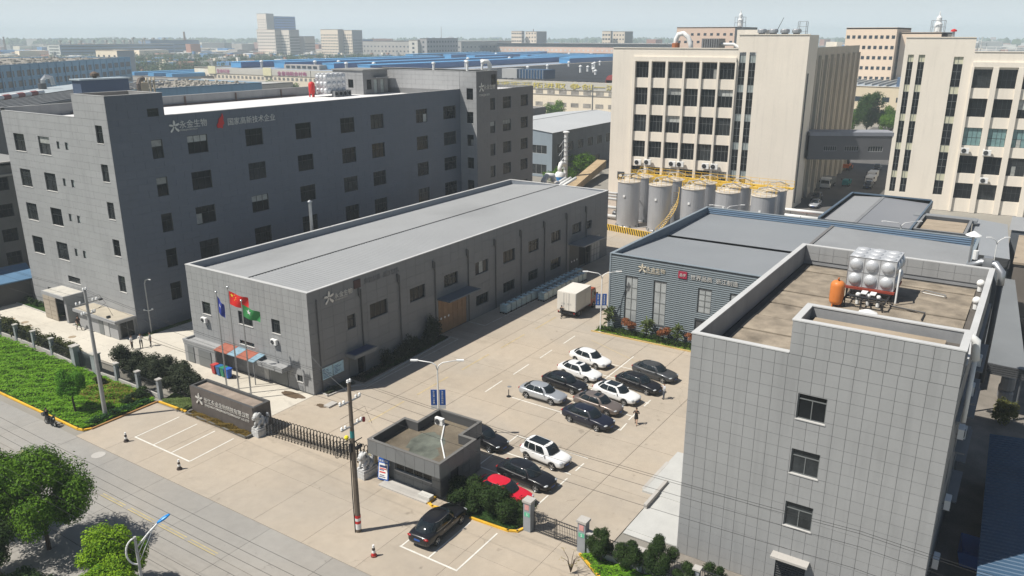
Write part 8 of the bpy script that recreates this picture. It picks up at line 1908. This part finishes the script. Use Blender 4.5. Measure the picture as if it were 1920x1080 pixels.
b.build('roof_spots', MATS['pale_rooflight'], t, kind='stuff')
t2 = thing('bent_roof_ducts', 'brown bent duct and beige stacks beside the speckled roof', 'duct', (120, 230, 14)); b = MB(); b.tube([(150, 236, 10), (150, 236, 18.6), (150.8, 236.4, 19.8), (152.5, 237, 20)], .7, 8); b.build('duct', MATS['brown_vent'], t2); b = MB()
for i in range(4): b.tube([(153 + i * 1.3, 238.5, 12), (153 + i * 1.3, 238.5, 19.4), (153.6 + i * 1.3, 239, 20)], .35, 6)
b.box(151.5, 154, 237, 239.5, 10, 18.8); b.build('stacks', mat('beige_stack', (.42, .36, .26), .7), t2)
t, M = far('blue_skylight_hall', 'low hall with bright blue roof strips at the far left behind the blue factory', 300, 432, 210, 60, 9, grey_far, None, (26, 1, 3.5, 1.8, 4.5, 4), rz=0, roof=roof_far, par=.3); b = MB()
for y in (8, 26, 46): b.box(2, 200, y, y + 6, 8.3, 11, 0, M)
b.build('blue_monitor', blue_bright, t)
t, M = far('pale_low_sheds', 'pale low sheds between the blue factory and the cream lettered factory', 232, 352, 84, 90, 8, grey_far, (18, 1, 2.6, 1.8, 3.2, 4), (14, 1, 3, 1.8, 3.2, 4), roof=mat('pale_far_roof', (.42, .42, .40), .7, var=.2, scale=.05, stain=.2), par=.4)
# cream lettered factory, left and right walls
def banner(t, F, z0, z1, a0, a1, m, txt=None, tm=None, size=3, ta=0, tw=None):
    b = MB(); b.box(a0, a1, -.25, -.02, z0, z1, 0, F.M()); b.build('parapet_band', m, t)
    if txt: text_on(t, F, ta, z0 + .45, txt, size, tm, d=.4, depth=.1, width=tw)
fam = mat('far_band_grey', (.50, .48, .43), .7, var=.05, scale=.05)
mag = mat('magenta_letter', (.40, .05, .20), .6); yel = mat('yellow_letter', (.62, .52, .12), .6)
t, M = far('lettered_factory', 'long cream factory with red lettering and blue roof monitors in the middle distance', 325, 285, 330, 165, 13.9, cream_far, (46, 2, 1.9, 1.6, 3.4, 4.7), None, roof=mat('far_bluegrey_roof', (.27, .31, .37), .7, var=.1, scale=.04), par=.6, win=mat('grey_far_window', (.22, .22, .21), .4, var=.5, scale=.4))
FW = Face((325, 450), (0, -1)); banner(t, FW, 10.6, 14.2, 14, 150, fam, '全自动粘合衬布', mag, 2.6, 76, 24); text_on(t, FW, 22, 11.1, '生命科技', 2.6, mag, d=.4, width=12)
b = MB()
for a in (14, 64): b.box(a, a + 7, -.5, -.26, 10.4, 14.9, 0, FW.M())
b.build('pale_plaque', mat('pale_yellow_plaque', (.66, .62, .40), .7), t)
def monitor(label, x, y, L, w=9, z=13.6, h=3.2):
    t = thing('roof_monitor', label, 'roof monitor', (x, y, z), 'blue roof monitors on the lettered factory'); b = MB(); b.box(x, x + L, y, y + .2, z, z + h); b.box(x, x + L, y + w, y + w + .2, z, z + h); b.build('side', blue_deep, t)
    b = MB(); b.box(x - .2, x - .01, y - .1, y + w + .3, z, z + h); b.build('end', blue_bright, t)
    b = MB(); b.box(x - .4, x + L, y - .4, y + w + .6, z + h, z + h + .35); b.build('roof', blue_bright, t)
for i, (x, y, L, w) in enumerate(((340, 424, 200, 9), (352, 398, 160, 9), (352, 356, 190, 9), (342, 318, 230, 9), (560, 470, 120, 8), (560, 404, 110, 8), (570, 436, 160, 8), (610, 384, 60, 7), (600, 366, 80, 7), (530, 338, 120, 8), (560, 320, 100, 8), (520, 292, 120, 8), (545, 306, 70, 8))):
    monitor('bright blue roof monitor on the lettered factory, ' + ['farthest left', 'second from left', 'third from left, long', 'longest and nearest', 'far row, left', 'far row, middle', 'far row, top', 'far row, short', 'far row, below the short one', 'right group, top', 'right group, second', 'right end, lower', 'right end, upper'][i], x, y, L, w, z=13.6 if x < 600 else 13.2)
for i, (x, y) in enumerate(((346, 412), (360, 380), (372, 372), (350, 344), (358, 330), (420, 310), (470, 345), (500, 330), (600, 410), (640, 360))):
    t2 = thing('roof_flue', 'small white flue between blue roof monitors, %s' % ordn[i % 5] + (' of the left five' if i < 5 else ' of the right five'), 'flue', (x, y, 13), 'white flues between the monitors'); b = MB(); b.cyl((x, y, 13), (x, y, 17.2), .8, n=8); b.build('pipe', frame_light, t2); b = MB(); b.lathe([(1.2, 0), (.9, .7), (0, 1)], (x, y, 17.2), 8); b.build('cap', white_m, t2)
t2 = thing('low_office_on_roof', 'low grey roof office with dark windows between blue monitors', 'building', (350, 385, 13)); b = MB(); b.box(346, 352, 362, 392, 13, 16); b.build('wall', grey_far, t2); b = MB()
for i in range(6): b.box(345.8, 346, 364 + i * 4.6, 367 + i * 4.6, 14, 15.4)
b.build('window_row', MATS['far_window'], t2)
t, M = far('yellow_lettered_factory', 'cream factory with yellow parapet characters and black ribbed roof full of vents', 300, 128, 300, 150, 14.3, cream_far, (26, 2, 3.6, 1.7, 4.2, 5.0), None, roof=roof_black, par=.5, win=mat('pale_far_window', (.30, .28, .25), .4, var=.5, scale=.5))
FV = Face((300, 278), (0, -1)); banner(t, FV, 11.2, 14.4, 12, 150, fam)
text_on(t, FV, 64, 11.8, '严谨求实开拓进取 争创一流', 2.4, yel, d=.4, depth=.1, width=68); text_on(t, FV, 30, 11.6, '全自动粘合', 2.2, mag, d=.4, depth=.1, width=10)
b = MB(); b.box(0, 150, -.2, 0, 9.0, 9.25, 0, FV.M()); b.build('string_course', grey_far, t)
b = MB()
for i in range(44): b.box(303, 598, 130 + i * 3.35, 131 + i * 3.35, 13.82, 14.5)
b.build('roof_rib', mat('roof_rib_grey', (.105, .11, .12), .7, var=.2, scale=.1), t, kind='stuff')
for i in range(34):
    x, y = rr.uniform(308, 560), rr.uniform(134, 270); h = rr.uniform(2, 3.4)
    t2 = thing('roof_flue', 'white flue with cap on the black ribbed roof', 'flue', (x, y, 14), 'white flues on the black ribbed roof'); b = MB(); b.cyl((x, y, 13.8), (x, y, 14 + h), .6, n=8); b.build('pipe', white_pipe, t2); b = MB(); b.lathe([(.95, 0), (.7, .5), (0, .8)], (x, y, 14 + h), 8); b.build('cap', white_m, t2)
t2 = thing('cooling_unit', 'white and blue cooling unit on the black ribbed roof', 'cooling unit', (318, 196, 14)); b = MB(); b.box(312, 318, 202, 210, 13.8, 18.5); b.build('casing', frame_light, t2); b = MB(); b.box(312.2, 322, 188, 201, 14.5, 18.3); b.build('blue_box', mat('cooler_blue', (.03, .08, .16), .5), t2); b = MB()
for i in range(9): b.box(312, 312.2, 188.3 + i * 1.5, 188.6 + i * 1.5, 14.5, 18.3)
b.build('louvre', steel, t2)
t2 = thing('red_roof_hoods', 'pair of dull red hoods on the black roof by the cream building', 'vent', (305, 140, 14)); b = MB()
for y in (143, 149): b.box(304, 308, y, y + 4.6, 13.8, 15.4); b.cyl((304, y + 2.3, 15.3), (308, y + 2.3, 15.3), 2.2, n=12)
b.build('hood', mat('dull_red_hood', (.32, .06, .06), .6), t2)
t2 = thing('lattice_power_pole', 'thin grey power pole before the yellow-lettered wall', 'utility pole', (270, 142, 0)); b = MB(); b.cyl((270, 141.5, 0), (270, 141.5, 15.5), .3, .2, 6)
for z in (11.5, 12.8, 14): b.box(269.9, 270.1, 139.6, 143.4, z, z + .2)
b.build('pole', frame_mid, t2)
# far buildings
t, M = far('pink_factory', 'very long pinkish brown factory with rows of white windows on the horizon', 940, 345, 60, 345, 22.5, pink_far, (52, 1, 2.6, 2.2, 13.0, 4), None, roof=roof_far, par_m=mat('far_grey_band', (.42, .40, .38), .8), par=3.5, win=mat('bright_far_window', (.62, .60, .56), .5))
b = MB()
for i in range(44): b.box(939.8, 940, 352 + i * 7.6, 354.6 + i * 7.6, 5.6, 8)
b.box(939.7, 940, 345, 690, 10.2, 11); b.box(939.7, 940, 345, 690, 18.4, 19.2); b.build('dark_window_row', MATS['far_window'], t, kind='stuff')
t, M = far('grey_left_wing', 'beige wing left of the very long pink factory', 900, 640, 60, 60, 20, mat('beige_wing', (.48, .43, .37), .8), (12, 1, 2.6, 2.4, 12, 4), None, par=1)
for (lb, x, y, LX, LY, z, m, my, wx, wy) in (
    ('tallest pale tower with blue curtain wall on the left skyline', 930, 1087, 16, 22, 66, mat('tower_beige', (.72, .64, .55), .8, var=.04), grey_far, (5, 14, 1.6, 1.6, 4, 4), None),
    ('blue glazed slab joined to the tallest skyline tower', 946, 1085, 44, 16, 62, mat('slab_blue', (.10, .24, .55), .5, var=.1, scale=.05), mat('slab_blue2', (.10, .24, .55), .5, var=.15, scale=.08), None, (10, 5, 3, 1.4, 42, 4)),
    ('pale stepped block in front of the tallest tower, left part', 824, 947, 12, 39, 40.5, MATS['tower_beige'], grey_far, (9, 8, 2.0, 1.9, 4, 4.4), (4, 8, 1.5, 1.6, 3, 4)),
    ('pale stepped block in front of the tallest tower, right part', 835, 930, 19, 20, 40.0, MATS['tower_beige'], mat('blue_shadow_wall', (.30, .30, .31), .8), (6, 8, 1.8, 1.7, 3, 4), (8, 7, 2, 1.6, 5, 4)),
    ('lower beige wing on the right of the stepped blocks', 858, 924, 20, 12, 31, mat('lower_beige', (.38, .36, .34), .8), grey_far, None, (7, 5, 2, 1.6, 4, 4)),
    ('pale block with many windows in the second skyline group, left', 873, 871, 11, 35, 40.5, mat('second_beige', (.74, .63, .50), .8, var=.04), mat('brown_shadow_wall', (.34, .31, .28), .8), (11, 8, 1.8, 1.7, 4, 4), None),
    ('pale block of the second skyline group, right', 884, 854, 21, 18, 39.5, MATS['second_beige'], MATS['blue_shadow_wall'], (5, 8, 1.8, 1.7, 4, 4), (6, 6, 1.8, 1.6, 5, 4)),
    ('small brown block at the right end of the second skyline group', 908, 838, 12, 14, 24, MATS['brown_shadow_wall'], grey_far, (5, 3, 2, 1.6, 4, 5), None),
    ('grey four-storey factory in the centre of the skyline', 736, 597, 58, 10, 29.3, mat('centre_grey', (.36, .345, .34), .8, var=.04), mat('centre_grey_side', (.34, .33, .345), .8, var=.04), (1, 5, 2.4, 2.2, 4, 5), (11, 5, 3.2, 2.0, 4.5, 5)),
    ('white windowed stair wing left of the grey skyline factory', 732, 607, 12, 13, 27.5, mat('stair_white', (.62, .58, .52), .8), grey_far, (1, 5, 3.0, 2.2, 4, 4.6), None),
    ('long grey factory behind the centre skyline', 858, 640, 140, 170, 25, grey_far, grey_far, (26, 3, 2.6, 2, 5, 6), (16, 3, 2.8, 2, 5, 6)),
    ('beige tower pair on the skyline above the pink factory, left tower', 973, 622, 7, 17, 38, MATS['second_beige'], grey_far, (6, 7, 2, 1.8, 4, 5), (2, 7, 2, 1.8, 4, 5)),
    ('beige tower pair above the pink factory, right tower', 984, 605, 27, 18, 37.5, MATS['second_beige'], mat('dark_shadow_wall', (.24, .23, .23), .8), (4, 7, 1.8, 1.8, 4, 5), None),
    ('beige block on the skyline left of the cream building, left part', 1040, 520, 6, 13, 38, MATS['second_beige'], MATS['brown_shadow_wall'], (3, 6, 3, 2.2, 4, 5.6), (2, 6, 2, 1.8, 4, 5)),
    ('beige block on the skyline left of the cream building, right part', 1051, 504, 26, 18, 37.5, MATS['second_beige'], MATS['dark_shadow_wall'], (4, 6, 2, 1.8, 4, 5.6), None),
    ('long low blue factory under a hazy sky at the left horizon', 593, 1097, 170, 29, 20.7, mat('far_white_end', (.60, .60, .56), .8), mat('hazy_blue_front', (.17, .25, .36), .8, var=.1, scale=.05), (1, 5, 24, 1.4, 2, 3.8), (1, 5, 166, 1.1, 2.4, 3.8)),
    ('second long blue factory behind and right of the first on the left horizon', 753, 1140, 84, 30, 25, MATS['hazy_blue_front'], MATS['hazy_blue_front'], None, (1, 4, 80, 1.0, 3, 5)),
    ('blue hall between the two skyline tower groups', 960, 930, 50, 60, 26, blue_deep, blue_deep, None, None),
    ('pinkish office block behind the cream building, with vessel tower on top', 510, 170, 45, 38, 37.6, mat('pink_block', (.70, .52, .40), .8, var=.04), MATS['brown_shadow_wall'], (9, 7, 1.8, 1.5, 5, 4.6), (5, 7, 1.8, 1.5, 5, 4.6)),
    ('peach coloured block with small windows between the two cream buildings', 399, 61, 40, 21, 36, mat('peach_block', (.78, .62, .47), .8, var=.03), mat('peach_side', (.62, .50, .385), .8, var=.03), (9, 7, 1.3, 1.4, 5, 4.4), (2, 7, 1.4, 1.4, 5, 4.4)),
    ('low peach block right of the peach coloured block', 405, 44, 40, 16, 34, MATS['peach_block'], MATS['peach_side'], (2, 7, 1.2, 1.4, 5, 4.2), None)):
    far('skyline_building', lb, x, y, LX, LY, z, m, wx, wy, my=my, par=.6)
for (x, y, z, h, lb) in ((525, 172, 37, 11, 'white stepped vessel tower in a frame on the pinkish office block'), (415, 47, 33.5, 9, 'white pointed vessel in a frame on the peach block')):
    t = thing('vessel_tower', lb, 'tower', (x, y, z)); b = MB(); b.lathe([(1.6, 0), (1.6, h * .45), (1.1, h * .55), (1.1, h * .75), (.35, h * .85), (.2, h), (0, h + .5)], (x, y, z), 12); b.build('vessel', white_m, t); b = MB()
    for dx in (-2.6, 2.6):
        for dy in (-2.6, 2.6): b.box(x + dx - .12, x + dx + .12, y + dy - .12, y + dy + .12, z, z + h * .6)
    for zz in (.3, .6): b.box(x - 2.7, x + 2.7, y - 2.7, y - 2.5, z + h * zz, z + h * zz + .25); b.box(x - 2.7, x - 2.5, y - 2.7, y + 2.7, z + h * zz, z + h * zz + .25)
    b.build('frame', steel, t)
t, M = far('monitor_roof_hall', 'cream hall with grey roof and blue roof monitors behind the conical tree', 345, 36, 170, 60, 13.8, mat('sunny_cream_far', (.68, .58, .42), .8, var=.03), (12, 2, 2.6, 1.8, 3.2, 5), None, roof=mat('grey_blue_far_roof', (.30, .34, .38), .7, var=.1, scale=.05), par=.3, win=MATS['far_window'])
b = MB(); b.box(356, 420, 44, 52, 13.4, 17); b.box(400, 480, 78, 86, 13.4, 16.6); b.build('monitor', mat('grey_blue_monitor', (.09, .14, .22), .6), t); b = MB()
for i in range(8): b.box(352 + i * 3, 440, 55 + i * 3.2, 55.5 + i * 3.2, 13.5, 14.3)
b.build('roof_rail', MATS['pale_far_roof'], t, kind='stuff')
for (x, y, h, r, lb) in ((855, 1200, 38, 2.4, 'tall brown brick chimney on the left horizon'), (730, 1525, 30, 2.2, 'distant brown chimney at the far left edge'), (1500, 930, 45, 1.5, 'thin dark chimney above the pink factory'), (2300, 1800, 60, 1.5, 'thin mast on the horizon right of the grey factory')):
    t = thing('chimney', lb, 'chimney', (x, y, 0)); b = MB(); b.cyl((x, y, 0), (x, y, h), r, r * .6, 12); b.build('shaft', mat('chimney_brick', (.20, .12, .09), .8), t)
rr = random.Random(71)
for i in range(13):
    x = 600 + i * 15 + rr.uniform(-4, 4); y = 1104 + (i % 2) * 8 + (40 if i > 8 else 0); t = thing('roof_stack', 'small dark stack on the long blue horizon factory', 'chimney', (x, y, 20), 'stacks on the horizon factories'); b = MB(); b.cyl((x, y, 19.5), (x, y, 25 + (3 if i > 8 else 0)), 1.1, n=6); b.box(x - 1.6, x + 1.6, y - 1.6, y + 1.6, 24 + (3 if i > 8 else 0), 26 + (3 if i > 8 else 0)); b.build('stack', grey_far, t)
# low district fill, far town and woods: masses nobody could count
def scatter(name, label, n, seed, fn, mats, cat):
    rr = random.Random(seed); b = MB()
    for i in range(n):
        a = R(rr.uniform(-4, 70)); d = fn(rr); x, y = d * math.cos(a), d * math.sin(a); w, l, h = rr.uniform(8, 44), rr.uniform(8, 50), rr.uniform(4, 13) * (1 if rr.random() < .93 else 2.0); b.box(-w / 2, w / 2, -l / 2, l / 2, 0, h, rr.randrange(len(mats)), Matrix.Translation((x, y, -.05)) @ Matrix.Rotation(rr.choice((0, .1, -.1, .6)), 4, 'Z'))
    o = b.build(name, mats, kind='stuff'); o['label'] = label; o['category'] = cat
pal = [cream_far, grey_far, roof_far, mat('far_white', (.66, .64, .60), .8), mat('far_red_roof', (.34, .17, .12), .8), mat('far_blue_roof', (.10, .24, .45), .7)]
scatter('far_town', 'hazy mass of low buildings spreading to the horizon', 2600, 81, lambda r_: 1300 + 4300 * r_.random() ** 1.5, pal, 'distant town')
def woods(name, label, items, seed, m, base=8):
    rr = random.Random(seed); b = MB()
    for (x, y, n, sx, sy) in items:
        for i in range(n):
            px, py = x + rr.uniform(-sx, sx), y + rr.uniform(-sy, sy); r_ = rr.uniform(.6, 1.25) * base * .5; hh = rr.uniform(.8, 1.2) * base
            if x * x + y * y > 1.6e6: q = MB(); q.ball((0, 0, 0), 1, 6, 4); b.add([(px + v[0] * r_ * (1 + rr.uniform(-.3, .3)), py + v[1] * r_ * (1 + rr.uniform(-.3, .3)), hh * .5 + v[2] * hh * .55 * (1 + rr.uniform(-.25, .25))) for v in q.v], q.f)
            else: crown(b, (px, py, hh * .5), (r_, r_, hh * .5), 70, base * .085, rr, 5, lum=.5)
    o = b.build(name, m, kind='stuff'); o['label'] = label; o['category'] = 'woods'
L_far = leafmat('far_wood_leaf', (.03, .065, .025), (.075, .12, .04), 0.0)
rr2 = random.Random(303); cb = MB()
for i in range(520):
    x, y = rr2.uniform(470, 900), rr2.uniform(640, 1080)
    if rr2.random() < .35: x, y = rr2.uniform(650, 930), rr2.uniform(200, 560)
    w, l, h = rr2.uniform(4, 26), rr2.uniform(4, 30), rr2.uniform(3, 9); cb.box(x, x + w, y, y + l, -.05, h, rr2.randrange(len(pal)))
    if rr2.random() < .4: cb.box(x + w * .2, x + w * .2 + 3, y + 1, y + 4, h, h + rr2.uniform(1, 4), rr2.randrange(len(pal)))
o = cb.build('low_district', pal, kind='stuff'); o['label'] = 'jumble of low sheds and yards between the woods and skyline towers'; o['category'] = 'district'
woods('tree_belt', 'belt of green trees in front of the skyline towers', [(700, 690, 170, 40, 70), (640, 740, 120, 40, 70), (760, 600, 80, 20, 40), (820, 560, 40, 20, 30), (540, 780, 80, 40, 60), (470, 640, 40, 60, 30)], 91, L_far, 11)
woods('left_tree_belt', 'hazy green trees behind the long blue factory at left', [(430, 760, 200, 90, 90), (330, 800, 100, 60, 90), (560, 900, 160, 110, 90), (640, 1010, 120, 90, 60)], 92, L_far, 10)
woods('far_woods', 'bluish distant woods along the horizon', [(1500 + 220 * i, 2400 - 190 * i + rr.uniform(-300, 300), 60, 260, 260) for i in range(12)] + [(900 + 100 * i, 2600 - 60 * i, 50, 260, 200) for i in range(8)] + [(2400, 1100, 100, 500, 400), (3000, 400, 100, 500, 400)], 93, L_far, 20)
woods('street_trees', 'small green trees beside the pale sheds at left', [(255, 330, 5, 8, 6), (275, 420, 6, 12, 6), (395, 480, 6, 10, 10)], 94, L_far, 8)
for (x, y, r_, lb, sd) in ((318, 372, 4.0, 'pointed green tree before the cream lettered wall', 61), (317, 352, 3.4, 'rounder green tree right of the pointed one before the cream lettered wall', 62)):
    tree(lb, x, y, 1.0, (r_, r_, r_ * 1.1), L_mid, 1500, .45, sd, tr=.3)
